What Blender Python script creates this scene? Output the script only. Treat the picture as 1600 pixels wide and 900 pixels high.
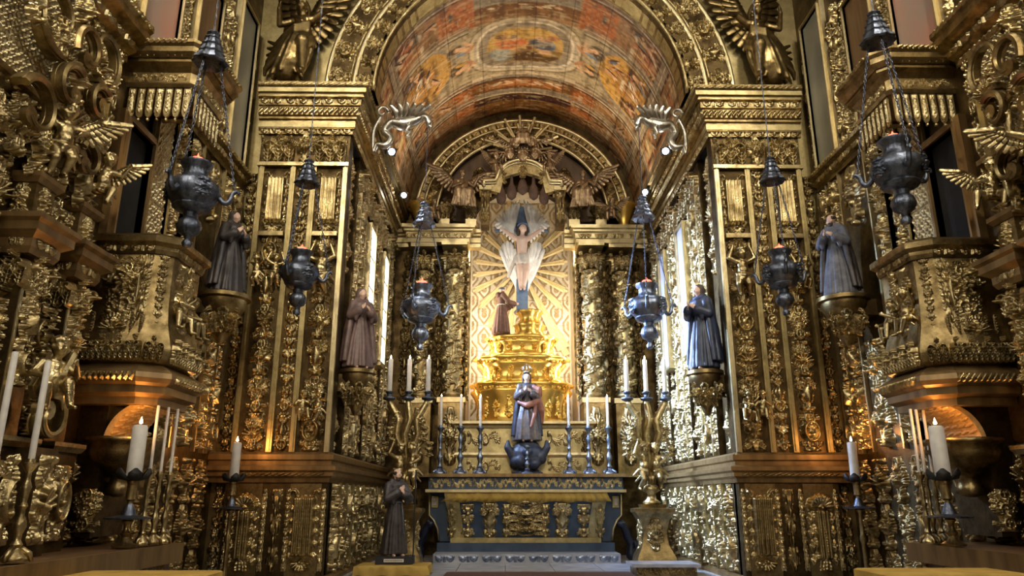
import bpy, bmesh, math, random
import numpy as np
from mathutils import Vector, Matrix, Euler, Quaternion
PI = math.pi
R = math.radians
random.seed(7)
for o in list(bpy.data.objects):
    bpy.data.objects.remove(o)
SC = bpy.context.scene
COL = SC.collection

# ------------------------------------------------------------------ camera, light, exposure
CAM = Vector((-0.53, 0.0, 1.6)); PITCH = R(16.0); FPX = 1150.0; YAW = R(-0.8)
cam_d = bpy.data.cameras.new('camera'); cam = bpy.data.objects.new('camera', cam_d); COL.objects.link(cam)
cam.location = CAM; cam.rotation_euler = (R(90) + PITCH, 0, YAW)
cam_d.sensor_fit = 'HORIZONTAL'; cam_d.sensor_width = 36.0; cam_d.lens = 36.0 * FPX / 1600.0
cam_d.clip_start = 0.05; cam_d.clip_end = 200
SC.camera = cam
CAM_M = Matrix.Translation(CAM) @ Euler((R(90) + PITCH, 0, YAW)).to_matrix().to_4x4()

def at(u, v, Y):
    """World point at depth Y (distance down the church) seen at pixel u, v of the 1600x900 photograph."""
    d = CAM_M.to_3x3() @ Vector(((u - 800) / FPX, -(v - 450) / FPX, -1.0))
    return CAM + d * (Y / d.y)

SC.view_settings.view_transform = 'Standard'; SC.view_settings.look = 'None'
SC.view_settings.gamma = 1.0; SC.view_settings.use_curve_mapping = False
SC.view_settings.exposure = EXPOSURE = 0.65

world = bpy.data.worlds.new('world'); SC.world = world; world.use_nodes = True
world.node_tree.nodes['Background'].inputs[0].default_value = (0.75, 0.85, 1.0, 1)
world.node_tree.nodes['Background'].inputs[1].default_value = 0.6

def area(name, loc, aim, sx, sy, power, color, spread=180):
    l = bpy.data.lights.new(name, 'AREA'); l.shape = 'RECTANGLE'; l.size = sx; l.size_y = sy
    l.energy = power; l.color = color; l.spread = R(spread)
    o = bpy.data.objects.new(name, l); COL.objects.link(o); o.location = loc
    o.rotation_euler = (Vector(aim) - Vector(loc)).to_track_quat('-Z', 'Y').to_euler()
    return o
def spot(name, loc, aim, power, color, angle=60, blend=0.6, radius=0.12):
    l = bpy.data.lights.new(name, 'SPOT'); l.energy = power; l.color = color
    l.spot_size = R(angle); l.spot_blend = blend; l.shadow_soft_size = radius
    o = bpy.data.objects.new(name, l); COL.objects.link(o); o.location = loc
    o.rotation_euler = (Vector(aim) - Vector(loc)).to_track_quat('-Z', 'Y').to_euler()
    return o
def point(name, loc, power, color, radius=0.03):
    l = bpy.data.lights.new(name, 'POINT'); l.energy = power; l.color = color; l.shadow_soft_size = radius
    o = bpy.data.objects.new(name, l); COL.objects.link(o); o.location = loc
    return o
DAY = (1.0, 0.92, 0.79); WARM = (1.0, 0.78, 0.50); COOL = (0.42, 0.60, 1.0); LED = (0.94, 0.96, 1.0)
# daylight through assumed, unseen high nave windows on both sides (built further down)
for sx in (-1, 1):
    for yy in (-2.2, 2.0, 6.2):
        area('assumed_window_light', (sx * 5.2, yy, 11.4), (sx * -1.0, yy + 3.5, 3.0), 1.5, 2.2, 225, DAY)
area('entrance_fill_light', (0, -8.6, 8.6), (0, 12, 5), 3.4, 2.6, 260, DAY)  # added fill from the entrance end; no window is built there
# assumed bare spots high in the nave, without fixtures, aimed at the chancel arch
spot('assumed_nave_spot_light', (-2.4, -1.0, 10.6), (-4.4, 12.0, 8.0), 1500, (1.0, 0.88, 0.66), 56, 0.9, 0.12)
spot('assumed_nave_spot_light', (2.4, -1.0, 10.6), (4.4, 12.0, 8.0), 1500, (1.0, 0.88, 0.66), 56, 0.9, 0.12)
# cool daylight through the two windows of the chancel's north wall
area('chancel_window_light', (-3.24, 14.85, 5.85), (3.4, 15.0, 3.4), 0.45, 2.3, 620, COOL, 62)
area('chancel_window_light', (-3.24, 16.72, 5.85), (3.4, 15.6, 3.4), 0.4, 2.3, 480, COOL, 76)

# ------------------------------------------------------------------ materials
MATS = {}
def new_mat(name):
    m = bpy.data.materials.new(name); m.use_nodes = True; MATS[name] = m
    nt = m.node_tree; b = nt.nodes['Principled BSDF']
    return m, nt, b
def tex_coord(nt, scale, kind='Object'):
    tc = nt.nodes.new('ShaderNodeTexCoord'); mp = nt.nodes.new('ShaderNodeMapping')
    mp.inputs['Scale'].default_value = (scale, scale, scale) if not isinstance(scale, tuple) else scale
    nt.links.new(tc.outputs[kind], mp.inputs[0]); return mp.outputs[0]
def ramp(nt, fac, stops):
    r = nt.nodes.new('ShaderNodeValToRGB'); nt.links.new(fac, r.inputs[0])
    el = r.color_ramp.elements
    while len(el) < len(stops): el.new(0.5)
    for e, (p, c) in zip(el, stops): e.position = p; e.color = (*c, 1)
    return r.outputs[0]
def metal(name, c1, c2, rough=0.32, var=0.18, scale=6.0, metallic=1.0, bump=0.15, bscale=70):
    """Leaf metal with patchy wear: two tones, uneven gloss, fine relief."""
    m, nt, b = new_mat(name)
    geo = nt.nodes.new('ShaderNodeNewGeometry')
    n = nt.nodes.new('ShaderNodeTexNoise'); n.inputs['Scale'].default_value = scale; n.inputs['Detail'].default_value = 6
    n.inputs['Roughness'].default_value = 0.7
    nt.links.new(geo.outputs['Position'], n.inputs['Vector'])
    nt.links.new(ramp(nt, n.outputs['Fac'], [(0.36, c1), (0.66, c2)]), b.inputs['Base Color'])
    mr = nt.nodes.new('ShaderNodeMapRange'); nt.links.new(n.outputs['Fac'], mr.inputs[0])
    mr.inputs[1].default_value = 0.3; mr.inputs[2].default_value = 0.7
    mr.inputs[3].default_value = rough + var; mr.inputs[4].default_value = rough
    nt.links.new(mr.outputs[0], b.inputs['Roughness']); b.inputs['Metallic'].default_value = metallic
    if bump:
        n2 = nt.nodes.new('ShaderNodeTexNoise'); n2.inputs['Scale'].default_value = bscale; n2.inputs['Detail'].default_value = 3
        nt.links.new(geo.outputs['Position'], n2.inputs['Vector'])
        bp = nt.nodes.new('ShaderNodeBump'); bp.inputs['Strength'].default_value = bump; bp.inputs['Distance'].default_value = 0.02
        nt.links.new(n2.outputs['Fac'], bp.inputs['Height']); nt.links.new(bp.outputs[0], b.inputs['Normal'])
    return m
def plain(name, c1, c2=None, rough=0.6, scale=8.0, metallic=0.0, stretch=(1, 1, 1), bump=0.0, spec=None):
    m, nt, b = new_mat(name)
    c2 = c2 or tuple(x * 0.8 for x in c1)
    geo = nt.nodes.new('ShaderNodeNewGeometry'); mp = nt.nodes.new('ShaderNodeMapping'); mp.inputs['Scale'].default_value = stretch
    nt.links.new(geo.outputs['Position'], mp.inputs[0])
    n = nt.nodes.new('ShaderNodeTexNoise'); n.inputs['Scale'].default_value = scale; n.inputs['Detail'].default_value = 5
    nt.links.new(mp.outputs[0], n.inputs['Vector'])
    nt.links.new(ramp(nt, n.outputs['Fac'], [(0.35, c1), (0.65, c2)]), b.inputs['Base Color'])
    b.inputs['Roughness'].default_value = rough; b.inputs['Metallic'].default_value = metallic
    if spec is not None: b.inputs['Specular IOR Level'].default_value = spec
    if bump:
        bp = nt.nodes.new('ShaderNodeBump'); bp.inputs['Strength'].default_value = bump; bp.inputs['Distance'].default_value = 0.02
        nt.links.new(n.outputs['Fac'], bp.inputs['Height']); nt.links.new(bp.outputs[0], b.inputs['Normal'])
    return m
def emis(name, color, strength):
    m, nt, b = new_mat(name); b.inputs['Base Color'].default_value = (*color, 1)
    b.inputs['Emission Color'].default_value = (*color, 1); b.inputs['Emission Strength'].default_value = strength
    return m
metal('gold', (0.20, 0.142, 0.058), (0.63, 0.51, 0.265), 0.22, 0.24, 5.0)
metal('gold_flat', (0.25, 0.195, 0.085), (0.52, 0.42, 0.205), 0.36, 0.16, 3.0, bump=0.1, bscale=25)
metal('gold_pale', (0.42, 0.34, 0.18), (0.66, 0.56, 0.33), 0.33, 0.15, 3.0, bump=0.1, bscale=30)
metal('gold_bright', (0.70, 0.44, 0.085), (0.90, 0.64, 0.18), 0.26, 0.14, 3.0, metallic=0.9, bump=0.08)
plain('robe_virgin', (0.045, 0.05, 0.07), (0.13, 0.10, 0.085), 0.4, 14, metallic=0.25)
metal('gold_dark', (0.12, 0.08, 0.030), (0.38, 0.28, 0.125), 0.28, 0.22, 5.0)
metal('gold_ground', (0.035, 0.022, 0.009), (0.12, 0.08, 0.034), 0.40, 0.2, 4.0)  # ground behind the carving, darkened so its gaps read as deep shade
metal('bronze_figure', (0.17, 0.11, 0.06), (0.40, 0.29, 0.17), 0.36, 0.15, 5.0, metallic=0.8)
metal('silver', (0.10, 0.125, 0.18), (0.32, 0.37, 0.47), 0.28, 0.2, 9.0)
metal('silver_bright', (0.36, 0.33, 0.27), (0.66, 0.63, 0.56), 0.25, 0.15, 9.0)
metal('silver_dark', (0.045, 0.052, 0.068), (0.17, 0.19, 0.235), 0.33, 0.2, 12.0)
metal('iron', (0.02, 0.02, 0.02), (0.06, 0.055, 0.05), 0.5, 0.1, 10.0, metallic=0.7)
plain('wood_dark', (0.07, 0.035, 0.014), (0.14, 0.075, 0.03), 0.45, 6, stretch=(1, 1, 0.15))
plain('wood_gilt', (0.16, 0.095, 0.034), (0.30, 0.19, 0.075), 0.38, 6, metallic=0.6, stretch=(1, 1, 0.2))
plain('gilt_paint', (0.50, 0.30, 0.10), (0.66, 0.43, 0.17), 0.55, 20, metallic=0.15, bump=0.2)
plain('void', (0.004, 0.003, 0.002), (0.01, 0.008, 0.005), 0.9)
plain('wax', (0.66, 0.62, 0.54), (0.58, 0.54, 0.47), 0.5, 12)
plain('skin', (0.62, 0.40, 0.29), (0.70, 0.48, 0.36), 0.5, 9)
plain('skin_pale', (0.62, 0.48, 0.42), (0.55, 0.38, 0.32), 0.5, 7)
plain('robe_brown', (0.10, 0.045, 0.03), (0.16, 0.075, 0.05), 0.7, 10)
plain('robe_dark', (0.018, 0.014, 0.013), (0.05, 0.04, 0.038), 0.45, 9)
plain('robe_plum', (0.085, 0.05, 0.042), (0.16, 0.10, 0.085), 0.5, 7)
plain('robe_blue', (0.012, 0.018, 0.038), (0.035, 0.045, 0.085), 0.45, 7)
plain('robe_grey', (0.065, 0.07, 0.09), (0.15, 0.15, 0.17), 0.5, 7)
plain('robe_red', (0.17, 0.055, 0.035), (0.28, 0.12, 0.07), 0.5, 7)
plain('hair_dark', (0.03, 0.018, 0.012), (0.07, 0.045, 0.03), 0.6, 20)
plain('feather_white', (0.86, 0.86, 0.85), (0.70, 0.70, 0.72), 0.6, 8)
plain('cloth_white', (0.56, 0.53, 0.50), (0.46, 0.43, 0.41), 0.7, 8)
plain('cross_blue', (0.05, 0.10, 0.20), (0.10, 0.16, 0.28), 0.5, 6)
plain('paint_blue', (0.012, 0.028, 0.06), (0.035, 0.06, 0.10), 0.45, 4)
plain('cloth_yellow', (0.34, 0.21, 0.035), (0.46, 0.30, 0.06), 0.75, 5, bump=0.1)
plain('drape_dark', (0.05, 0.025, 0.014), (0.10, 0.05, 0.03), 0.7, 6)
plain('marble', (0.40, 0.40, 0.42), (0.24, 0.25, 0.28), 0.25, 3, stretch=(1, 3, 1))
plain('stone', (0.30, 0.27, 0.23), (0.42, 0.38, 0.33), 0.4, 3)
plain('rug', (0.06, 0.03, 0.02), (0.10, 0.05, 0.035), 0.95, 20)
plain('black', (0.012, 0.012, 0.014), (0.02, 0.02, 0.022), 0.4)
plain('plaster', (0.42, 0.33, 0.20), (0.52, 0.42, 0.27), 0.7, 3)
plain('rope_white', (0.8, 0.76, 0.68), (0.7, 0.66, 0.58), 0.8)
emis('flame', (1.0, 0.72, 0.35), 22.0)
emis('flame_red', (1.0, 0.10, 0.05), 3.0)
emis('lamp_face', (1.0, 0.98, 0.95), 30.0)
emis('sky_pane', (0.80, 0.90, 1.0), 3.2)

# ------------------------------------------------------------------ mesh helpers
def mesh_from(name, V, F, smooth=True):
    me = bpy.data.meshes.new(name)
    me.from_pydata([tuple(v) for v in V], [], [tuple(f) for f in F])
    if smooth: me.polygons.foreach_set('use_smooth', [True] * len(me.polygons))
    me.update(); return me
def obj(name, me, mat=None, parent=None, loc=None, rot=None, scale=None):
    o = bpy.data.objects.new(name, me); COL.objects.link(o)
    if mat is not None and len(me.materials) == 0: me.materials.append(MATS[mat])
    if parent is not None: o.parent = parent
    if loc is not None: o.location = loc
    if rot is not None: o.rotation_euler = rot
    if scale is not None: o.scale = scale if not isinstance(scale, (int, float)) else (scale,) * 3
    return o
def empty(name, loc=(0, 0, 0), rz=0.0, scale=None):
    o = bpy.data.objects.new(name, None); COL.objects.link(o); o.location = loc; o.rotation_euler = (0, 0, rz)
    o.empty_display_size = 0.1
    if scale is not None: o.scale = (scale,) * 3 if isinstance(scale, (int, float)) else scale
    return o
def tag(o, label, cat, group=None):
    o['label'] = label; o['category'] = cat
    if group: o['group'] = group
    return o
def struct(o):
    o['kind'] = 'structure'; return o
def copy_tree(o, parent=None):
    c = o.copy(); COL.objects.link(c); c.parent = parent
    for ch in list(o.children): copy_tree(ch, c)
    return c

def strap(path, w, t, s, bead=0.0):
    """Flat ribbon scroll: path of (x, y, z) points in a plane x = const, w wide along x, t thick."""
    P = [Vector(p) for p in path]; n = len(P); V = []; F = []; m = MB()
    for i in range(n):
        d = (P[min(i + 1, n - 1)] - P[max(i - 1, 0)]).normalized(); nn = Vector((0, -d.z, d.y)); k = w * (1 - 0.45 * i / n) / 2; tt = t * (1 - 0.5 * i / n) / 2
        for a, b in ((-1, 1), (-0.8, 1.6), (0.8, 1.6), (1, 1), (1, -1), (-1, -1)): V.append(P[i] + Vector((a * k, 0, 0)) + nn * (b * tt))
    for i in range(n - 1):
        for q in range(6): F.append((i * 6 + q, i * 6 + (q + 1) % 6, i * 6 + 6 + (q + 1) % 6, i * 6 + 6 + q))
    F += [tuple(range(6)), tuple((n - 1) * 6 + q for q in range(6))]
    m.add(V, F)
    for sg in (-1, 1): m.tube([p + Vector((sg * w * (1 - 0.45 * i / n) / 2, 0, 0)) for i, p in enumerate(P)], [t * 0.75 * (1 - 0.5 * i / n) for i in range(n)], 6)
    m.tube([P[-1] - Vector((w * 0.33, 0, 0)), P[-1] + Vector((w * 0.33, 0, 0))], t * 1.5, 10)
    if bead:
        for i in range(2, n - 2, 3): m.ball(P[i] - Vector((s * w * (1 - 0.45 * i / n) / 2, 0, 0)), bead, 7, 5)
    return m

def smooth_path(pts, n=5):
    P = [Vector(p) for p in pts]; Q = []
    for i in range(len(P) - 1):
        a, b, c, d = P[max(i - 1, 0)], P[i], P[i + 1], P[min(i + 2, len(P) - 1)]
        for k in range(n):
            t = k / n; Q.append(0.5 * ((2 * b) + (c - a) * t + (2 * a - 5 * b + 4 * c - d) * t * t + (3 * b - a - 3 * c + d) * t ** 3))
    return Q + [P[-1]]
def smooth_rad(r, n=5):
    return [r[i] + (r[i + 1] - r[i]) * k / n for i in range(len(r) - 1) for k in range(n)] + [r[-1]]

class MB:
    """Collects vertices and faces; build() links them as one mesh object."""
    def __init__(s): s.V = []; s.F = []
    def add(s, V, F):
        n = len(s.V); s.V += [tuple(v) for v in V]; s.F += [tuple(i + n for i in f) for f in F]; return s
    def box(s, x0, x1, y0, y1, z0, z1):
        V = [(x, y, z) for x in (x0, x1) for y in (y0, y1) for z in (z0, z1)]
        return s.add(V, [(0, 1, 3, 2), (4, 6, 7, 5), (0, 4, 5, 1), (2, 3, 7, 6), (0, 2, 6, 4), (1, 5, 7, 3)])
    def lathe(s, prof, seg=24, c=(0, 0, 0), sq=None, a0=0.0, a1=None, wob=None):
        """prof: (radius, z) from bottom to top, turned around z at c."""
        full = a1 is None; a1 = a0 + 2 * PI if full else a1
        n = seg if full else seg + 1; V = []; F = []
        for i in range(n):
            a = a0 + (a1 - a0) * i / seg
            k = 1.0 if wob is None else wob(a)
            ca, sa = math.cos(a), math.sin(a)
            for r, z in prof:
                rr = r * (k if not isinstance(k, tuple) else 1)
                V.append((c[0] + rr * ca * (sq[0] if sq else 1), c[1] + rr * sa * (sq[1] if sq else 1), c[2] + z))
        m = len(prof)
        for i in range(seg):
            j = (i + 1) % n
            for k in range(m - 1):
                F.append((i * m + k, j * m + k, j * m + k + 1, i * m + k + 1))
        if full:
            if prof[0][0] > 1e-4: F.append(tuple(i * m for i in range(n))[::-1])
            if prof[-1][0] > 1e-4: F.append(tuple(i * m + m - 1 for i in range(n)))
        return s.add(V, F)
    def tube(s, pts, rad, seg=8, cap=True, flat=1.0, up=None):
        """Round (or flattened) tube along pts; rad a number or a list."""
        P = [Vector(p) for p in pts]; n = len(P)
        rad = [rad] * n if isinstance(rad, (int, float)) else list(rad)
        V = []; F = []; prev = None
        for i in range(n):
            t = (P[min(i + 1, n - 1)] - P[max(i - 1, 0)])
            t = t.normalized() if t.length > 1e-9 else Vector((0, 0, 1))
            if prev is None:
                h = Vector(up) if up else (Vector((0, 0, 1)) if abs(t.z) < 0.9 else Vector((1, 0, 0)))
                b = t.cross(h).normalized()
            else:
                b = (prev - t * prev.dot(t)); b = b.normalized() if b.length > 1e-6 else t.orthogonal().normalized()
            prev = b; nn = b.cross(t).normalized()
            for k in range(seg):
                a = 2 * PI * k / seg
                V.append(P[i] + b * (math.cos(a) * rad[i]) + nn * (math.sin(a) * rad[i] * flat))
        for i in range(n - 1):
            for k in range(seg):
                k2 = (k + 1) % seg
                F.append((i * seg + k, i * seg + k2, (i + 1) * seg + k2, (i + 1) * seg + k))
        if cap:
            F.append(tuple(range(seg))[::-1]); F.append(tuple((n - 1) * seg + k for k in range(seg)))
        return s.add(V, F)
    def ball(s, c, r, seg=12, ring=8):
        r = (r, r, r) if isinstance(r, (int, float)) else r
        V = [(c[0], c[1], c[2] - r[2])]; F = []
        for i in range(1, ring):
            p = -PI / 2 + PI * i / ring
            for k in range(seg):
                a = 2 * PI * k / seg
                V.append((c[0] + r[0] * math.cos(p) * math.cos(a), c[1] + r[1] * math.cos(p) * math.sin(a), c[2] + r[2] * math.sin(p)))
        V.append((c[0], c[1], c[2] + r[2])); top = len(V) - 1
        for k in range(seg):
            k2 = (k + 1) % seg
            F.append((0, 1 + k2, 1 + k)); F.append((top, 1 + (ring - 2) * seg + k, 1 + (ring - 2) * seg + k2))
            for i in range(ring - 2):
                a = 1 + i * seg
                F.append((a + k, a + k2, a + seg + k2, a + seg + k))
        return s.add(V, F)
    def sweep(s, prof, path, side=1, closed=False, caps=True):
        """prof: closed outline of (out, z); path: (x, y) points; out grows to the right (side=1) or left of the path."""
        P = [Vector((p[0], p[1])) for p in path]; n = len(P); V = []; F = []; m = len(prof)
        for i in range(n):
            d1 = (P[i] - P[i - 1]).normalized() if (i > 0 or closed) else None
            d2 = (P[(i + 1) % n] - P[i]).normalized() if (i < n - 1 or closed) else None
            d1 = d1 or d2; d2 = d2 or d1
            n1 = Vector((d1.y, -d1.x)) * side; n2 = Vector((d2.y, -d2.x)) * side
            nn = (n1 + n2); nn = nn / max(1e-6, nn.dot(n1)) if nn.length > 1e-6 else n1
            for o, z in prof: V.append((P[i].x + nn.x * o, P[i].y + nn.y * o, z))
        for i in range(n if closed else n - 1):
            j = (i + 1) % n
            for k in range(m):
                k2 = (k + 1) % m
                F.append((i * m + k, j * m + k, j * m + k2, i * m + k2))
        if caps and not closed:
            F.append(tuple(range(m))[::-1]); F.append(tuple((n - 1) * m + k for k in range(m)))
        return s.add(V, F)
    def plate(s, pts, y0, y1):
        """Polygon of (x, z) points given thickness between y0 (front) and y1 (back)."""
        n = len(pts); V = [(x, y0, z) for x, z in pts] + [(x, y1, z) for x, z in pts]
        F = [tuple(range(n)), tuple(range(n, 2 * n))[::-1]]
        for i in range(n): F.append((i, (i + 1) % n + 0, (i + 1) % n + n, i + n)[::-1])
        return s.add(V, F)
    def xf(s, M):
        s.V = [tuple(M @ Vector(v)) for v in s.V]; return s
    def mesh(s, name='mesh', smooth=False, fix=True):
        me = mesh_from(name, s.V, s.F, smooth)
        if fix:
            bm = bmesh.new(); bm.from_mesh(me); bmesh.ops.recalc_face_normals(bm, faces=bm.faces); bm.to_mesh(me); bm.free()
        return me
    def build(s, name, mat, parent=None, smooth=False, fix=True, angle=None, **k):
        me = s.mesh(name, smooth or angle is not None, fix)
        if angle is not None: me.set_sharp_from_angle(angle=R(angle))
        return obj(name, me, mat, parent, **k)

def blob(build, voxel, smooth=2, name='figure'):
    """Fuses the closed shapes collected by build(MB) into one continuous carved surface."""
    m = MB(); build(m)
    o = bpy.data.objects.new('tmp', m.mesh('tmp')); COL.objects.link(o)
    r = o.modifiers.new('r', 'REMESH'); r.mode = 'VOXEL'; r.voxel_size = voxel
    if smooth:
        s = o.modifiers.new('s', 'SMOOTH'); s.factor = 0.5; s.iterations = smooth
    dg = bpy.context.evaluated_depsgraph_get(); dg.update()
    me = bpy.data.meshes.new_from_object(o.evaluated_get(dg)); me.name = name
    bpy.data.objects.remove(o)
    me.polygons.foreach_set('use_smooth', [True] * len(me.polygons)); me.update()
    return me
def limb(m, p0, p1, r0, r1):
    m.ball(p0, r0, 10, 7); m.ball(p1, r1, 10, 7); m.tube([p0, p1], [r0, r1], 10)
def chain(m, pts, rads):
    for i in range(len(pts) - 1): limb(m, pts[i], pts[i + 1], rads[i], rads[i + 1])
# ------------------------------------------------------------------ carved relief: height fields drawn with strokes, scrolls and leaves
class Relief:
    def __init__(s, w, h, res):
        s.w, s.h = w, h; s.nx = int(w / res) + 1; s.nz = int(h / res) + 1
        s.dx = w / (s.nx - 1); s.dz = h / (s.nz - 1)
        s.H = np.zeros((s.nz, s.nx), np.float32)
        s.X = np.linspace(-w / 2, w / 2, s.nx, dtype=np.float32); s.Z = np.linspace(0, h, s.nz, dtype=np.float32)
    def stamp(s, x, z, r, hh, base=0.0, flat=0.5):
        i0 = max(0, int((x - r + s.w / 2) / s.dx)); i1 = min(s.nx, int((x + r + s.w / 2) / s.dx) + 2)
        j0 = max(0, int((z - r) / s.dz)); j1 = min(s.nz, int((z + r) / s.dz) + 2)
        if i0 >= i1 or j0 >= j1: return
        q = ((s.X[i0:i1][None, :] - x) ** 2 + (s.Z[j0:j1][:, None] - z) ** 2) / (r * r)
        v = np.where(q < 1, base + hh * np.power(np.clip(1 - q, 0, 1), flat), 0)
        np.maximum(s.H[j0:j1, i0:i1], v, out=s.H[j0:j1, i0:i1])
    def dent(s, x, z, r, d):
        q = ((s.X[None, :] - x) ** 2 + (s.Z[:, None] - z) ** 2) / (r * r)
        s.H -= np.where(q < 1, d * (1 - q), 0).astype(np.float32); np.maximum(s.H, 0, out=s.H)
    def stroke(s, pts, r0, r1, h0, h1=None, base=0.0):
        h1 = h0 if h1 is None else h1
        P = np.array(pts, float); L = np.hypot(*np.diff(P, axis=0).T); T = np.concatenate([[0], np.cumsum(L)])
        n = max(2, int(T[-1] / (0.45 * max(min(r0, r1), s.dx))) + 1); n = min(n, 240)
        for t in np.linspace(0, 1, n):
            q = t * T[-1]; x = np.interp(q, T, P[:, 0]); z = np.interp(q, T, P[:, 1])
            s.stamp(x, z, r0 + (r1 - r0) * t, h0 + (h1 - h0) * t, base)
    def spiral(s, x, z, a, size, turns, sgn, r, hh, bead=True):
        """A volute that starts at (x, z) heading a and curls in on itself; returns points along it."""
        n = 44; pts = [(x, z)]; ang = a; ds = size * 3.1 * turns / n
        for i in range(n):
            t = i / n
            rad = size * (1 - t) ** 0.9 + size * 0.16
            ang += sgn * ds * (1 - 0.8 * t) / rad
            pts.append((pts[-1][0] + math.cos(ang) * ds * (1 - 0.8 * t), pts[-1][1] + math.sin(ang) * ds * (1 - 0.8 * t)))
        s.stroke(pts, r, r * 0.75, hh * 0.75, hh)
        if bead: s.stamp(*pts[-1], r * 1.9, hh * 1.25)
        return pts
    def leaf(s, x, z, a, L, W, bend=0.0, hh=0.03, lobes=4):
        n = lobes * 2 + 1; px, pz, ang = x, z, a
        mid = [(px, pz)]
        for i in range(n):
            ang += bend / n; px += math.cos(ang) * L / n; pz += math.sin(ang) * L / n; mid.append((px, pz))
        for k in range(lobes):
            t = (k + 0.6) / (lobes + 0.4); i = min(int(t * n), n - 1); x0, z0 = mid[i]
            aa = a + bend * t; ww = W * math.sin(PI * (0.22 + 0.62 * t)) ** 1.2
            for sg in (-1, 1):
                b = aa + sg * 0.95; c = aa + sg * 0.45
                p1 = (x0 + math.cos(b) * ww * 0.6, z0 + math.sin(b) * ww * 0.6)
                p2 = (p1[0] + math.cos(c) * ww * 0.5, p1[1] + math.sin(c) * ww * 0.5)
                s.stroke([(x0, z0), p1, p2], W * 0.17, W * 0.13, hh * 0.65, hh * 0.9)
        s.stroke(mid, W * 0.16, W * 0.10, hh * 0.9, hh * 0.7)
    def flower(s, x, z, r, hh, n=6):
        for k in range(n):
            a = 2 * PI * k / n + 0.3
            s.stroke([(x + math.cos(a) * r * 0.35, z + math.sin(a) * r * 0.35), (x + math.cos(a) * r * 0.72, z + math.sin(a) * r * 0.72)], r * 0.20, r * 0.30, hh * 0.6, hh * 0.85)
        s.stamp(x, z, r * 0.33, hh * 1.15)
    def shell(s, x, z, r, hh, n=7, a0=0.15, a1=PI - 0.15):
        for k in range(n):
            a = a0 + (a1 - a0) * k / (n - 1)
            s.stroke([(x + math.cos(a) * r * 0.12, z + math.sin(a) * r * 0.12), (x + math.cos(a) * r * 0.84, z + math.sin(a) * r * 0.84)], r * 0.05, r * 0.17, hh * 0.55, hh)
        s.stamp(x, z, r * 0.22, hh * 1.1)
    def cherub(s, x, z, r, hh, wings=True):
        if wings:
            for sg in (-1, 1):
                for k in range(5):
                    a = (PI / 2 - sg * (0.75 + 0.27 * k))
                    s.stroke([(x + sg * r * 0.5, z - r * 0.45), (x + math.cos(a) * r * (2.5 - 0.12 * k), z + math.sin(a) * r * (1.9 - 0.1 * k) - r * 0.4)], r * 0.22, r * 0.2, hh * 0.5, hh * 0.35)
        s.stamp(x, z, r, hh * 0.9, 0, 0.45)
        for k in range(9):
            a = -0.35 + (PI + 0.7) * k / 8
            s.stamp(x + math.cos(a) * r * 0.86, z + math.sin(a) * r * 0.86, r * 0.30, hh * 0.85)
        for sg in (-1, 1):
            s.stamp(x + sg * r * 0.42, z - r * 0.28, r * 0.34, hh * 1.0); s.dent(x + sg * r * 0.34, z + r * 0.12, r * 0.2, hh * 0.16)
        s.stroke([(x, z + r * 0.2), (x, z - r * 0.18)], r * 0.1, r * 0.17, hh * 1.0, hh * 1.22)
        s.stroke([(x - r * 0.2, z - r * 0.5), (x + r * 0.2, z - r * 0.5)], r * 0.12, r * 0.12, hh * 1.02)
        s.stamp(x, z - r * 0.78, r * 0.26, hh * 0.92)
    def oval(s, x, z, rx, rz, r, hh, dome=0.5):
        pts = [(x + rx * math.cos(t), z + rz * math.sin(t)) for t in np.linspace(0, 2 * PI, 40)]
        s.stroke(pts, r, r, hh)
        if dome:
            q = ((s.X[None, :] - x) / rx) ** 2 + ((s.Z[:, None] - z) / rz) ** 2
            np.maximum(s.H, np.where(q < 1, hh * dome * np.sqrt(np.clip(1 - q, 0, 1)), 0), out=s.H)
    def mirror(s):
        np.maximum(s.H, s.H[:, ::-1].copy(), out=s.H); return s
    def verts(s):
        H = s.H
        k = H.copy(); k[1:-1, 1:-1] = (H[1:-1, 1:-1] * 4 + H[:-2, 1:-1] + H[2:, 1:-1] + H[1:-1, :-2] + H[1:-1, 2:]) / 8
        k[0, :] = 0; k[-1, :] = 0; k[:, 0] = 0; k[:, -1] = 0
        return k
    def mesh(s, name, mat, wrap=None, cut=True):
        """Relief on the plane y=0 facing -y; wrap=radius bends it round a vertical cylinder."""
        k = s.verts(); XX, ZZ = np.meshgrid(s.X, s.Z)
        if wrap is None: V = np.stack([XX, -k, ZZ], -1).reshape(-1, 3)
        else:
            a = XX / wrap; V = np.stack([(wrap + k) * np.sin(a), -(wrap + k) * np.cos(a), ZZ], -1).reshape(-1, 3)
        i = np.arange(s.nx * s.nz).reshape(s.nz, s.nx)
        F = np.stack([i[:-1, :-1], i[:-1, 1:], i[1:, 1:], i[1:, :-1]], -1).reshape(-1, 4)
        if cut:
            kk = k.reshape(-1); F = F[kk[F].max(1) > 1e-4]
            used = np.zeros(len(V), bool); used[F.ravel()] = True
            mp = np.cumsum(used) - 1; V = V[used]; F = mp[F]
        me = bpy.data.meshes.new(name)
        me.vertices.add(len(V)); me.vertices.foreach_set('co', V.astype(np.float32).ravel())
        me.loops.add(F.size); me.loops.foreach_set('vertex_index', F.astype(np.int32).ravel())
        me.polygons.add(len(F)); me.polygons.foreach_set('loop_start', np.arange(0, F.size, 4, dtype=np.int32))
        me.polygons.foreach_set('use_smooth', np.ones(len(F), bool))
        me.update(calc_edges=True); me.materials.append(MATS[mat]); return me

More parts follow.
